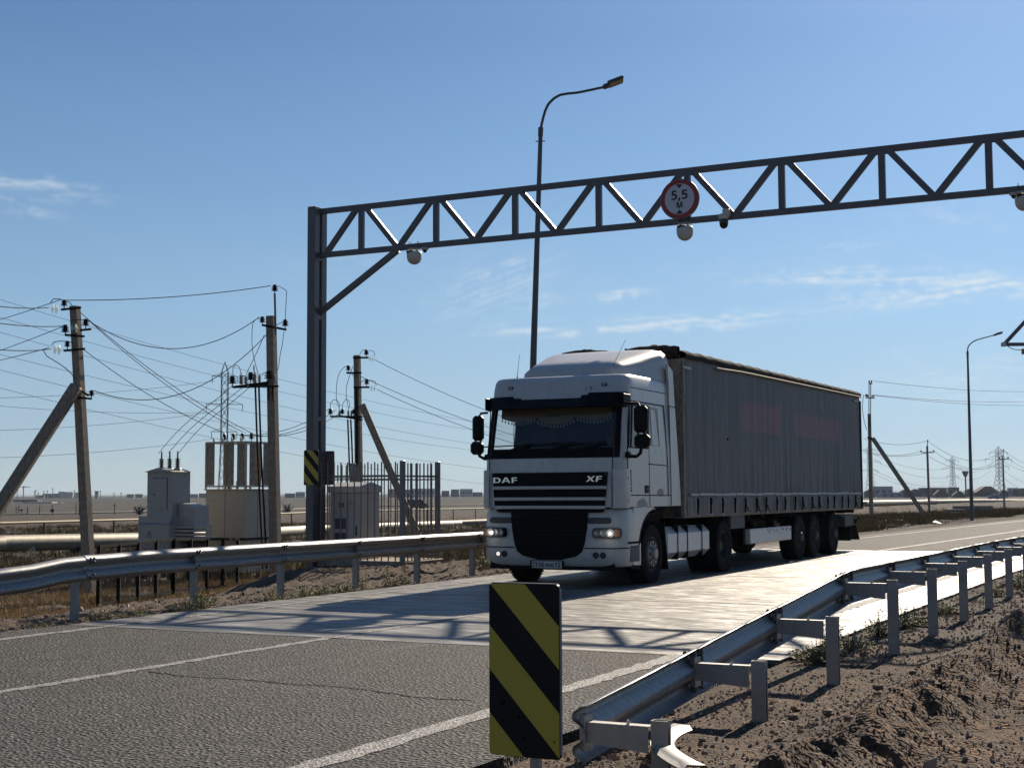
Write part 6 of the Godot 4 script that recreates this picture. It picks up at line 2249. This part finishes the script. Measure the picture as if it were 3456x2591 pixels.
func far_things() -> void:
	var ig := "industrial buildings on the left skyline"
	far_box("industrial_hall", "tallest grey industrial hall on the left skyline between prop and pole", "building", 147, 199, 1666.5, 1690, 1500, M.far_wall, ig, 0.0, 6)
	far_box("industrial_hall", "stepped lower hall attached left of the tallest skyline hall", "building", 122, 147, 1671.5, 1690, 1480, M.far_wall, ig, 0.0, 3)
	far_box("shed", "long low shed with a pale roof on the plain at far left", "building", 86, 182, 1696, 1702, 560, M.far_light, ig)
	far_box("shed", "short pale shed right of the long pale-roofed shed", "building", 187, 210, 1698, 1703, 580, M.far_light, ig)
	far_box("shed", "dull brown flat shed above the long pale-roofed shed", "building", 52, 132, 1688.5, 1697, 700, M.far_wall, ig)
	for i in 3:
		var x: float = [209, 232, 262][i]
		var p := at(x, 1690, 1500)
		p.y = -1.6
		var P := thing("storage_tank", ["pale round storage tank touching the tallest skyline hall", "pale round storage tank, middle of three right of the tallest skyline hall", "pale round storage tank nearest the left pole's shaft"][i], "storage tank", p, 0.0, "pale storage tanks on the left skyline")
		var st := S()
		lathe(st, [Vector2(4.2, 0.0), Vector2(4.2, 6.8 - i * 0.5), Vector2(0.0, 7.6 - i * 0.5)], Vector3(), Vector3.UP, 18, false)
		obj("shell", st, M.far_light, P)
		st = S()
		bar(st, Vector3(-4.3, 0, 3.0), Vector3(3.0, 7.0, 3.4), 0.3, 0.3)
		obj("stair", st, M.far_dark, P)
	var mast_x := [[38, 1671, 1], [57, 1653, 1], [114, 1658, 1], [118, 1654, 1], [127, 1662, 1], [146, 1658, 1], [158, 1656, 1], [176, 1648, 1], [249, 1655, 1], [266, 1662, 1], [273, 1657, 1], [337, 1657, 1], [383, 1664, 1], [407, 1663, 1]]
	for q in mast_x:
		var p := at(q[0], 1690, 1400)
		p.y = -1.6
		var h: float = at(q[0], q[1], 1400).y + 1.6
		var P := thing("floodlight_mast", "thin floodlight mast on the left skyline", "mast", p, 0.0, "floodlight masts on the left skyline")
		var st := S()
		tube(st, [Vector3(0, -0.5, 0), Vector3(0, h, 0)], 0.42, 0.25, 6)
		obj("shaft", st, M.far_wall, P)
		st = S()
		box(st, Vector3(0, h - 0.2, 0), Vector3(1.7, 0.7, 0.6))
		obj("lamp_head", st, M.far_wall, P)
	var cp := at(77, 1690, 1500)
	cp.y = -1.6
	var C := thing("tower_crane", "tiny tower crane on the left skyline", "crane", cp)
	var cst := S()
	bar(cst, Vector3(0, 0, 0), Vector3(0, 12.4, 0), 0.9, 0.9, Vector3(0, 0, 1))
	obj("mast", cst, M.far_wall, C)
	cst = S()
	bar(cst, Vector3(-4.5, 12.0, 0), Vector3(6.6, 11.6, 0), 0.5, 0.6)
	box(cst, Vector3(0.8, 12.3, 0), Vector3(1.6, 0.9, 1.2))
	obj("jib", cst, M.far_wall, C)
	var wp := at(325, 1690, 1300)
	wp.y = -1.6
	var Wt := thing("water_tower", "small square water tower on the skyline between left pole and grey kiosk", "water tower", wp)
	cst = S()
	box(cst, Vector3(0, 3.2, 0), Vector3(2.8, 6.8, 2.8))
	obj("shaft", cst, M.far_wall, Wt)
	cst = S()
	box(cst, Vector3(0, 6.4, 0), Vector3(3.3, 0.8, 3.3))
	obj("tank", cst, M.far_wall, Wt)
	far_box("low_building", "low flat building on the skyline left of the grey kiosk", "building", 428, 452, 1668.5, 1680, 1500, M.far_wall, ig)
	far_box("low_building", "low flat building touching the grey kiosk's left side on the skyline", "building", 457, 481, 1668, 1680, 1550, M.far_wall, ig)
	var ag := "pale blocks of flats on the skyline behind the cage"
	var blocks := [[640, 668, 1668], [672, 700, 1666], [962, 995, 1666], [999, 1030, 1661], [1310, 1350, 1651], [1362, 1384, 1653], [1388, 1468, 1650], [1491, 1516, 1657], [1522, 1549, 1652.5], [1552, 1595, 1651], [1596, 1628, 1662]]
	var names := ["low pale block right of the grey kiosk on the skyline", "second pale block left of the beige substation on the skyline", "pale block just left of the gantry column on the skyline", "taller pale block touching the gantry column on the skyline", "pale tall block seen beside the third pole's prop", "narrow pale block behind the cage's near corner post", "widest pale block of flats seen through the cage bars", "low pale block right of the cage's far corner post", "square pale block right of the cage", "broad pale block between the cage and the lorry", "lowest pale block next to the lorry's mirror"]
	for i in blocks.size():
		var q: Array = blocks[i]
		far_box("apartment_block", names[i], "building", q[0], q[1], q[2], 1680, 1250, M.far_wall if i % 3 else M.far_light, ag, 0.0, 5)
	var hg := "houses on the right skyline"
	var hs := [[2920, 2950, 1652, 0.9, 1, "low house just right of the trailer's rear corner"], [2950, 3010, 1643, 0.0, 2, "large pale two-storey house right of the dark propped pole"], [2970, 3043, 1663.5, 0.0, 2, "long white-roofed shed in front of the large pale house"], [3041, 3068, 1651, 1.0, 0, "small dark-roofed house left of the slim pole"], [3072, 3104, 1650, 1.2, 1, "hip-roofed house directly left of the slim pole"], [3108, 3190, 1647.5, 0.0, 1, "long dark flat-roofed house behind the slim pole"], [3153, 3198, 1653, 2.4, 1, "gabled house right of the slim pole"], [3202, 3236, 1646.5, 0.0, 1, "flat dark house behind the middle pylon"], [3216, 3256, 1657, 2.2, 0, "dark gabled house at the foot of the middle pylon"], [3260, 3285, 1649, 1.4, 0, "hip-roofed house left of the distant street lamp"], [3290, 3368, 1641, 3.4, 0, "big two-tiered dark-roofed house right of the distant street lamp"], [3374, 3402, 1653, 1.6, 1, "low house behind the largest pylon"], [3405, 3436, 1648, 0.0, 2, "bright white house by the right picture edge"], [3420, 3475, 1647, 1.2, 1, "dark-roofed house cut by the right picture edge"]]
	for q in hs:
		far_box("house", q[5], "house", q[0], q[1], q[2], 1676, 700.0 if q[2] > 1650 else 780.0, [M.far_dark, M.far_wall, M.far_light][q[4]], hg, q[3], 3)
	var fp := at(3262, 1680, 720)
	fp.y = -1.6
	var Lm := thing("water_tower", "thin mushroom-shaped tower left of the distant street lamp", "water tower", fp)
	cst = S()
	tube(cst, [Vector3(0, 0, 0), Vector3(0, 11.0, 0)], 0.4, 0.35, 6)
	obj("shaft", cst, M.far_wall, Lm)
	cst = S()
	lathe(cst, [Vector2(0.4, 10.0), Vector2(1.6, 12.2), Vector2(1.6, 13.2), Vector2(0.0, 13.4)], Vector3(), Vector3.UP, 12, false)
	obj("tank", cst, M.far_wall, Lm)
	# parked vehicles, tiny
	vehicle("dark delivery van parked on the plain behind the barred cage", at(1402, 1716, 290), 4.6, 1.9, M.far_dark, 0.3)
	vehicle("small white van parked below the largest pylon at right", at(3375, 1684, 560), 4.4, 2.1, M.far_light, 0.1)
	vehicle("small blue-grey car parked left of the white van at right", at(3356, 1686, 540), 4.2, 1.4, M.kiosk_blue, 0.1)
	# fence posts in the middle distance
	for q in [[17, 1712], [53, 1711], [61, 1706], [72, 1716], [91, 1710], [132, 1706], [175, 1703], [255, 1699], [265, 1706], [277, 1694], [385, 1699]]:
		var p := at(q[0], 1736, 232)
		p.y = ground_y(p.x, p.z)
		var h: float = at(q[0], q[1], 232).y - p.y
		var P := thing("fence_post", "thin dark post standing along the dark pipe at far left", "post", p, 0.0, "thin posts along the dark pipe")
		var st := S()
		tube(st, [Vector3(0, -0.2, 0), Vector3(0, h, 0)], 0.09, 0.07, 6)
		obj("shaft", st, M.far_dark, P)
		if q[0] == 61 or q[0] == 175 or q[0] == 385:
			st = S()
			if q[0] == 61: box(st, Vector3(0.4, h - 0.7, 0), Vector3(0.65, 0.16, 0.05))
			elif q[0] == 175: box(st, Vector3(0, 0.65, 0), Vector3(0.6, 0.5, 0.2))
			else: box(st, Vector3(0, h - 0.25, 0), Vector3(0.65, 0.07, 0.07))
			obj("plate", st, M.far_dark, P)
	# tumbled dark scrub heaps by the dark pipe
	for q in [[469, 1737, 0.9, "dark twisted bush beside the dark pipe, left of the grey kiosk"], [966, 1723, 1.0, "dark twisted bush beside the dark pipe, left of the gantry column"]]:
		var p := at(q[0], q[1], 225)
		p.y = ground_y(p.x, p.z)
		var P := thing("dead_bush", q[3], "bush", p)
		var st := S()
		for k in 26:
			var an := rng.randf() * TAU
			var rr := rng.randf_range(0.3, 1.3)
			bar(st, Vector3(0, 0, 0), Vector3(cos(an) * rr, rng.randf_range(0.3, 1.6), sin(an) * rr), 0.11, 0.11)
		obj("branches", st, M.far_dark, P)
	# concrete blocks beside the far lamp
	for q in [[3285, 1722, 3.4, 0.75, 96, "long grey concrete block lying left of the distant lamp's base"], [3221, 1731, 1.6, 0.5, 92, "short grey concrete block lying near the slim pole"], [3252, 1733, 2.0, 0.25, 90, "flat dark slab lying beside the short concrete block"]]:
		var p := at(q[0], q[1], q[4] * 1.25)
		p.y = ground_y(p.x, p.z)
		var P := thing("concrete_block", q[5], "concrete block", p, 0.2)
		var st := S()
		box(st, Vector3(0, q[3] * 0.45, 0), Vector3(q[2], q[3], 0.6), 0.03)
		obj("block", st, M.pole_concrete if q[3] > 0.3 else M.far_dark, P)
	# pieces of litter
	for q in [[2970, 1757, 80], [2982, 1751, 84], [3036, 1754, 82], [3165, 1766, 68], [3052, 1774, 62], [2975, 1762, 78], [325 / 2.457 * 1.9, 1793, 88]]:
		var p := at(q[0], q[1], q[2])
		p.y = ground_y(p.x, p.z) + 0.05
		var st := S()
		var v := []
		for k in 4:
			v.append(Vector3(cos(k * 1.6 + q[0]) * 0.25, rng.randf_range(0.0, 0.16), sin(k * 1.6 + q[0]) * 0.2))
		quad(st, v[0], v[1], v[2], v[3], Vector3.UP)
		var o := obj(numbered("litter"), st, M.litter)
		o.position = p
		tag(o, "white scrap of litter in the grass of the far verge", "litter", "white litter in the verge")
	# end of a second sign gantry at the right edge
	var gp: Material = M.gantry_paint
	var gd := 46.0
	var g0 := at(3390, 1162, gd)
	var SG := thing("sign_gantry", "tip of a tubular cantilever gantry entering at the right picture edge", "gantry", g0)
	var e1 := at(3458, 1088, gd) - g0
	var e2 := at(3458, 1160.5, gd) - g0
	var nx := Vector3(e2.x, 0, 0)
	piece("top_tube", SG, Vector3(), e1 * 2.2, 0.11, 0.11, gp)
	piece("bottom_tube", SG, Vector3(), nx * 7.0, 0.11, 0.11, gp)
	piece("top_chord", SG, e1 * 2.2, Vector3(nx.x * 7.0, e1.y * 2.2, 0), 0.11, 0.11, gp)
	piece("column", SG, Vector3(nx.x * 7.0, e1.y * 2.2, 0), Vector3(nx.x * 7.0, -g0.y - 0.3, 0), 0.22, 0.22, gp, Vector3(0, 0, 1))
	for k in 4:
		piece("diagonal_strut", SG, Vector3(nx.x * (2.2 + k * 1.2), e1.y * 2.2, 0), Vector3(nx.x * (2.8 + k * 1.2), 0, 0), 0.08, 0.08, gp)
	var st3 := S()
	box(st3, Vector3(-0.02, 0, 0.02), Vector3(0.14, 0.14, 0.16), 0.02)
	obj("end_cap", st3, M.sign_white, SG)
	jumper(SG, gd, [[3400, 1166], [3420, 1178], [3440, 1181], [3456, 1178]], 0.012)
	st3 = S()
	box(st3, at(3455, 1186, gd) - g0, Vector3(0.1, 0.18, 0.1), 0.02)
	obj("bracket", st3, M.amber, SG)

func vehicle(label: String, p: Vector3, l: float, h: float, m: Material, turn: float) -> void:
	p.y = ground_y(p.x, p.z)
	var P := thing("parked_vehicle", label, "van" if h > 1.6 else "car", p, turn)
	var st := S()
	prism(st, PackedVector2Array([Vector2(-l / 2, 0.35), Vector2(l / 2, 0.35), Vector2(l / 2, h * 0.55), Vector2(l * 0.36, h * 0.62), Vector2(l * 0.25, h), Vector2(-l * 0.46, h), Vector2(-l / 2, h * 0.6)]), -0.9, 0.9)
	obj("body", st, m, P)
	st = S()
	box(st, Vector3(l * 0.1, h * 0.78, 0.91), Vector3(l * 0.3, h * 0.24, 0.02))
	obj("side_window", st, M.black_gloss, P)
	for x in [-0.31, 0.31]:
		for z in [-0.8, 0.8]:
			st = S()
			lathe(st, [Vector2(0.0, -0.1), Vector2(0.34, -0.1), Vector2(0.34, 0.1), Vector2(0.0, 0.1)], Vector3(l * x, 0.34, z), Vector3(0, 0, 1), 12, false)
			obj("wheel", st, M.rubber, P)

# ---------------------------------------------------------------- plants, stones, dry grass
func weed_mesh(sd: int, h: float, w: float, n: int, tones: Array) -> Array:
	var r := RandomNumberGenerator.new()
	r.seed = sd
	var st := S()
	var sl := S()
	for i in n:
		var an := r.randf() * TAU
		var out := sqrt(r.randf()) * w * 0.5
		var base := Vector3(cos(an) * out * 0.45, 0, sin(an) * out * 0.45)
		var tip := Vector3(cos(an) * out, h * (1.0 - 0.65 * out / (w * 0.5)) * r.randf_range(0.5, 1.0), sin(an) * out)
		vc = Color(0.10, 0.085, 0.03)
		tube(st, [base, base.lerp(tip, 0.5) + Vector3(0, h * 0.08, 0), tip], 0.004, 0.002, 3)
		for k in r.randi_range(6, 11):
			var f := r.randf_range(0.2, 1.05)
			var p := base.lerp(tip, f) + Vector3(0, h * 0.16 * f * (1.0 - f), 0)
			var a2 := r.randf() * TAU
			var L := r.randf_range(0.018, 0.05) * (0.7 + h)
			var dir := Vector3(cos(a2), r.randf_range(-0.1, 0.9), sin(a2)).normalized()
			var sd2 := dir.cross(Vector3.UP).normalized() * L * 0.28
			var tone: Color = tones[r.randi() % tones.size()]
			vc = tone * r.randf_range(1.0, 2.1)
			sl.set_smooth_group(-1)
			tri(sl, p, p + dir * L * 0.55 + sd2, p + dir * L, Vector3.UP)
			tri(sl, p, p + dir * L, p + dir * L * 0.55 - sd2, Vector3.UP)
	vc = Color(1, 1, 1)
	return [made(st), made(sl)]

func plants() -> void:
	var green := [Color(0.055, 0.075, 0.02), Color(0.075, 0.085, 0.024), Color(0.04, 0.058, 0.018), Color(0.10, 0.10, 0.03)]
	var olive := [Color(0.085, 0.085, 0.03), Color(0.12, 0.105, 0.04), Color(0.065, 0.065, 0.025), Color(0.14, 0.115, 0.045)]
	var kinds := [weed_mesh(1, 0.55, 0.8, 90, green), weed_mesh(2, 0.35, 0.9, 90, green), weed_mesh(3, 0.5, 0.55, 60, olive), weed_mesh(4, 0.8, 0.35, 26, olive), weed_mesh(5, 0.3, 0.6, 60, olive)]
	var put := func(t, s, k, sc, label, group):
		var p := R(t, s, 0)
		p.y = ground_y(p.x, p.z) - 0.02
		var P := thing("weed", label, "weed", p, t * 7.0 + s, group)
		P.scale = Vector3.ONE * sc
		inst("stems", kinds[k][0], M.leaf, Transform3D(), P)
		inst("leaves", kinds[k][1], M.leaf, Transform3D(), P)
	var rg := "weeds between the concrete and the right guardrail"
	put.call(6.42, -8.1, 4, 1.0, "low green weed at the concrete edge behind the second guardrail post", rg)
	put.call(6.35, -7.75, 1, 0.7, "spreading low weed left of the third guardrail post from the near end", rg)
	put.call(6.4, -6.85, 1, 0.75, "green weed right behind the third guardrail post from the near end", rg)
	put.call(6.3, -7.1, 3, 0.75, "tall thin weed sticking up near the third guardrail post", rg)
	put.call(6.4, -5.5, 2, 0.75, "olive weed left of the fourth guardrail post from the near end", rg)
	put.call(6.45, -4.45, 0, 0.62, "biggest bushy weed between the fourth and fifth guardrail posts", rg)
	put.call(6.5, -4.0, 0, 0.55, "bushy weed touching the fifth guardrail post from the near end", rg)
	put.call(6.55, -2.45, 0, 0.55, "round bushy weed between the fifth and sixth guardrail posts", rg)
	put.call(6.7, 1.0, 2, 0.6, "small olive weed near the far guardrail posts", rg)
	put.call(6.75, 3.2, 0, 0.7, "green weed by the guardrail at the right picture edge", rg)
	put.call(6.9, 4.4, 2, 0.8, "olive weed by the guardrail behind the picture-edge weed", rg)
	var lg := "weeds along the left road edge"
	var left := [[-2.62, -8.35, 1, 0.5, "low dark weed at the left end of the concrete edge"], [-2.75, -7.3, 4, 0.8, "flat weed left of the pale green clump by the left road edge"], [-2.46, -6.95, 1, 0.62, "pale green clump by the left road edge below the guardrail"], [-2.62, -5.55, 0, 0.72, "tallest green weed at the left road edge by the second rail post"], [-2.55, -5.95, 1, 0.66, "broad low weed left of the tallest left-edge weed"], [-2.7, -3.75, 1, 0.7, "green weed between the third rail post and the tallest weed"], [-2.6, -3.1, 1, 0.8, "low green weed beside the third left rail post"], [-2.62, -2.5, 1, 0.85, "wide green weed right of the third left rail post"], [-2.65, -1.85, 0, 0.5, "bushy weed left of the fourth left rail post"], [-2.75, -1.25, 3, 0.6, "thin grey-green stalks around the fourth left rail post"], [-2.7, -0.5, 2, 0.75, "olive weed right of the fourth left rail post"], [-2.9, 0.2, 0, 0.5, "dark bushy weed left of the fifth left rail post"], [-3.6, 4.6, 0, 0.8, "dark green weed beside the lorry's left bumper corner"], [-3.4, 5.4, 1, 0.9, "low green weed behind the lorry's left bumper corner"], [-4.4, 2.2, 2, 0.7, "olive weed on the dirt heap below the cage"]]
	for q in left:
		put.call(q[0], q[1], q[2], q[3], q[4], lg)
	# dry grass and scrub on the plain: too many to count
	scatter("dry_grass", 22000, 6.0, 1)
	scatter("scrub", 2600, 40.0, 2)
	verge_scrub()

func tuft(sd: int, n: int, h: float, w: float, cols: Array) -> Mesh:
	var r := RandomNumberGenerator.new()
	r.seed = sd
	var st := S()
	st.set_smooth_group(-1)
	for i in n:
		var an := r.randf() * TAU
		var o := sqrt(r.randf()) * w * 0.5
		var b := Vector3(cos(an) * o, 0, sin(an) * o)
		var hh := h * r.randf_range(0.45, 1.0) * (1.0 - 0.5 * o / (w * 0.5 + 0.001))
		var lean := Vector3(cos(an), 0, sin(an)) * hh * r.randf_range(0.1, 0.55)
		var sdv := Vector3(-sin(an * 3.0), 0, cos(an * 3.0)) * h * 0.035
		vc = cols[r.randi() % cols.size()] * r.randf_range(0.7, 1.3)
		tri(st, b - sdv, b + sdv, b + lean + Vector3(0, hh, 0), Vector3(0, 0, 1))
	vc = Color(1, 1, 1)
	return made(st)

func field(called: String, mesh: Mesh, m: Material, xf: Array, label: String, cat: String) -> void:
	var mm := MultiMesh.new()
	mm.transform_format = MultiMesh.TRANSFORM_3D
	mm.mesh = mesh
	mm.instance_count = xf.size()
	for i in xf.size():
		mm.set_instance_transform(i, xf[i])
	var o := MultiMeshInstance3D.new()
	o.name = numbered(called)
	o.multimesh = mm
	o.material_override = m
	add_child(o)
	tag(o, label, cat)
	o.set_meta("kind", "stuff")

func scatter(called: String, n: int, near: float, kind: int) -> void:
	var r := RandomNumberGenerator.new()
	r.seed = 77 + kind
	var straw := [Color(0.34, 0.24, 0.12), Color(0.27, 0.18, 0.085), Color(0.4, 0.3, 0.15), Color(0.2, 0.135, 0.06)]
	var bush := [Color(0.065, 0.058, 0.024), Color(0.1, 0.085, 0.035), Color(0.14, 0.115, 0.05), Color(0.05, 0.045, 0.02)]
	var mesh := tuft(5, 20, 0.13, 0.5, straw) if kind == 1 else tuft(6, 70, 0.55, 1.5, bush)
	var xf := []
	var tries := 0
	while xf.size() < n and tries < n * 8:
		tries += 1
		var an := deg_to_rad(r.randf_range(-23.0, 23.0))
		var d := 20.0 * pow(r.randf(), -0.55) if kind == 1 else r.randf_range(44.0, 150.0)
		if d > 210.0:
			continue
		var x := sin(an) * d
		var z := -cos(an) * d
		var q := ts(x, z)
		var t := q.x - bend(q.y)
		if t > -6.5 or (t > -9.5 and q.y > -2.0 and q.y < 11.0):
			continue
		var patch := n_patch.get_noise_2d(x * 0.5, z * 0.5)
		if patch < r.randf_range(-0.5, 0.3):
			continue
		var sc := r.randf_range(0.6, 1.5) * (1.0 + d / 130.0 if kind == 1 else 1.0)
		xf.append(Transform3D(Basis(Vector3.UP, r.randf() * TAU).scaled(Vector3(sc, sc * r.randf_range(0.7, 1.2), sc)), Vector3(x, ground_y(x, z) - 0.02, z)))
	if kind == 1:
		field("dry_grass", mesh, M.dry_grass, xf, "sparse straw-coloured dry grass on the plain beyond the left guardrail", "grass")
	else:
		field("scrub", mesh, M.dry_grass, xf, "dark olive scrub bushes dotting the plain around the pipelines", "scrub")

func verge_scrub() -> void:
	# green-brown growth on the far verge right of the trailer
	var r := RandomNumberGenerator.new()
	r.seed = 91
	var g := [Color(0.05, 0.055, 0.02), Color(0.08, 0.07, 0.03), Color(0.12, 0.09, 0.04), Color(0.04, 0.045, 0.018)]
	var mesh := tuft(8, 60, 0.3, 1.1, g)
	var xf := []
	while xf.size() < 650:
		var s := r.randf_range(28.0, 130.0)
		var t := -5.2 - pow(r.randf(), 1.6) * 14.0
		var p := R(t + bend(s), s, 0)
		p.y = ground_y(p.x, p.z) - 0.03
		if n_patch.get_noise_2d(p.x * 0.8, p.z * 0.8) < r.randf_range(-0.6, 0.35) + (t + 9.0) * -0.02:
			continue
		var sc := r.randf_range(0.5, 1.5)
		xf.append(Transform3D(Basis(Vector3.UP, r.randf() * TAU).scaled(Vector3(sc, sc * 0.9, sc)), p))
	field("verge_scrub", mesh, M.dry_grass, xf, "green-brown scrub on the far road verge right of the trailer", "scrub")

func stone_mesh(sd: int) -> Mesh:
	var r := RandomNumberGenerator.new()
	r.seed = sd
	var st := S()
	st.set_smooth_group(-1)
	var v := []
	var nz := FastNoiseLite.new()
	nz.seed = sd
	nz.frequency = 0.9
	for p in [[0, 1, 0], [0, -1, 0]]:
		v.append(Vector3(p[0], p[1] * 0.6, p[2]))
	var rows := []
	for j in 3:
		var row := []
		var la := deg_to_rad(45.0 - 45.0 * j)
		for k in 7:
			var an := TAU * (k + 0.5 * (j % 2)) / 7.0
			var q := Vector3(cos(an) * cos(la), sin(la) * 0.65, sin(an) * cos(la))
			row.append(q * (0.8 + 0.5 * nz.get_noise_3dv(q * 2.0) + r.randf_range(-0.1, 0.1)))
		rows.append(row)
	for k in 7:
		var l := (k + 1) % 7
		tri(st, v[0], rows[0][k], rows[0][l], Vector3(rows[0][k]))
		for j in 2:
			quad(st, rows[j][k], rows[j][l], rows[j + 1][l], rows[j + 1][k], Vector3(rows[j][k]))
		tri(st, v[1], rows[2][k], rows[2][l], Vector3.DOWN)
	return made(st)

func stones() -> void:
	var r := RandomNumberGenerator.new()
	r.seed = 31
	var ms := [stone_mesh(1), stone_mesh(2), stone_mesh(3)]
	# loose gravel on both shoulders: two objects of stuff
	for side in 2:
		for k in 3:
			var mm := MultiMesh.new()
			mm.transform_format = MultiMesh.TRANSFORM_3D
			mm.use_colors = true
			mm.mesh = ms[k]
			var xf := []
			var cl := []
			var n := 11000 if side == 0 else 2600
			while xf.size() < n:
				var t: float
				var s: float
				if side == 0:
					s = -16.5 + 30.0 * pow(r.randf(), 1.3)
					t = 6.2 + 3.4 * r.randf()
					if t < 6.5 and s > -8.3 and r.randf() < 0.6:
						continue
				else:
					s = r.randf_range(-10.5, 12.0)
					t = -2.4 - 5.5 * pow(r.randf(), 1.4)
				var p := R(t, s, 0)
				p.y = ground_y(p.x, p.z)
				var dense := n_patch.get_noise_2d(p.x * 1.5, p.z * 1.5)
				if dense < r.randf_range(-0.6, 0.3):
					continue
				var sz := 0.006 + 0.013 * pow(r.randf(), 4.0)
				if side == 1: sz *= 1.5
				if side == 0 and s > -8.0: sz *= 1.35
				if r.randf() < 0.012: sz *= 2.4
				xf.append(Transform3D(Basis.from_euler(Vector3(r.randf() * TAU, r.randf() * TAU, r.randf() * TAU)).scaled_local(Vector3(1, 0.75, 1.25) * sz), p + Vector3(0, sz * 0.2, 0)))
				var tone := r.randf_range(0.5, 1.35)
				var c := Color(0.30, 0.22, 0.165) if r.randf() < 0.7 else Color(0.38, 0.32, 0.26)
				cl.append(Color(c.r * tone, c.g * tone, c.b * tone))
			mm.instance_count = n
			for i in n:
				mm.set_instance_transform(i, xf[i])
				mm.set_instance_color(i, cl[i])
			var o := MultiMeshInstance3D.new()
			o.name = numbered("gravel")
			o.multimesh = mm
			o.material_override = M.stone
			add_child(o)
			tag(o, "loose brown gravel scattered on the right verge under the guardrail" if side == 0 else "loose brown gravel and clods below the left guardrail", "gravel", "loose gravel")
			o.set_meta("kind", "stuff")
	# rocks one can point at
	var rk := [[7.33, -9.82, 0.06, "angular brown rock beside the ridge behind the second guardrail post"], [7.27, -11.13, 0.062, "orange-brown rock right of the second guardrail post's foot"], [6.98, -10.9, 0.045, "grey-brown block by the second guardrail post's foot"], [7.06, -11.24, 0.05, "pale squarish stone near the second guardrail post"], [7.42, -10.25, 0.045, "flat stone at the foot of the soil ridge"], [7.43, -9.0, 0.045, "pale flat stone further along the soil ridge"], [7.22, -11.62, 0.03, "small dark stone between the first two guardrail posts"], [8.18, -11.7, 0.03, "dark stone on the bare soil at lower right"], [7.26, -12.22, 0.04, "dark clod in front of the soil ridge"], [6.8, -12.35, 0.03, "small stone beside the bent steel strip"], [7.7, -12.3, 0.05, "dark clod on the near slope of the soil ridge"], [7.9, -10.8, 0.07, "large clod on top of the soil ridge"], [8.05, -9.4, 0.06, "pale clod on the far crest of the soil ridge"]]
	for i in rk.size():
		var q: Array = rk[i]
		var p := R(q[0], q[1], 0)
		p.y = ground_y(p.x, p.z) + q[2] * 0.3
		vc = Color(1, 1, 1)
		var o := inst(numbered("rock"), ms[i % 3], M.rock, Transform3D(Basis(Vector3.UP, q[1] * 5.0).scaled_local(Vector3(1.1, 0.85, 1.0) * q[2]), p))
		tag(o, q[3], "rock", "rocks along the soil ridge")

func _ready() -> void:
	rng.seed = 20
	n_height.seed = 5; n_height.frequency = 0.5; n_height.fractal_octaves = 3
	n_patch.seed = 9; n_patch.frequency = 0.35; n_patch.fractal_octaves = 4
	# camera
	var cam := Camera3D.new()
	cam.name = "camera"
	cam.position = Vector3(0, 1.5, 0)
	cam.rotation = Vector3(0.07646, 0, -0.0045)
	cam.fov = 30.15
	cam.near = 0.1
	cam.far = 20000.0
	cam.current = true
	add_child(cam)
	# sky, air, exposure
	var env := Environment.new()
	env.background_mode = Environment.BG_SKY
	var sm := PanoramaSkyMaterial.new()
	sm.panorama = sky_image()
	var sky := Sky.new()
	sky.sky_material = sm
	env.sky = sky
	env.background_energy_multiplier = 0.58
	env.tonemap_mode = Environment.TONE_MAPPER_LINEAR
	env.tonemap_exposure = 1.72
	env.fog_enabled = FOG > 0.0
	env.fog_density = FOG
	env.fog_light_color = Color(0.80, 0.86, 0.92)
	env.sdfgi_enabled = true
	env.ssao_enabled = true
	env.ssil_enabled = true
	var we := WorldEnvironment.new()
	we.name = "world_environment"
	we.environment = env
	add_child(we)
	# sun: ahead and to the right, 30 degrees up
	var sun := DirectionalLight3D.new()
	sun.name = "sun"
	sun.light_energy = 1.6
	sun.light_color = Color(1.0, 0.94, 0.85)
	sun.light_angular_distance = 0.5
	sun.shadow_enabled = true
	sun.look_at_from_position(Vector3(0.734, 1.0, -1.578) * 50.0, Vector3.ZERO)
	add_child(sun)
	materials()
	build_ground()
	build_road()
	build_gantry()
	build_truck()
	guardrails()
	disc_sign()
	radar_unit(-6.07, "off-white radar unit under the gantry's left end by the knee brace")
	radar_unit(0.22, "off-white radar unit hanging under the gantry below the round sign")
	radar_unit(6.68, "off-white radar unit under the gantry, cut by the right picture edge")
	dome_camera(-5.8, "small dome camera beside the leftmost radar unit under the gantry")
	dome_camera(6.5, "small dome camera beside the radar unit at the right picture edge")
	bullet_camera()
	boards()
	lamps()
	poles()
	kiosks()
	pipelines()
	pylons()
	wires()
	far_things()
	stones()
	plants()
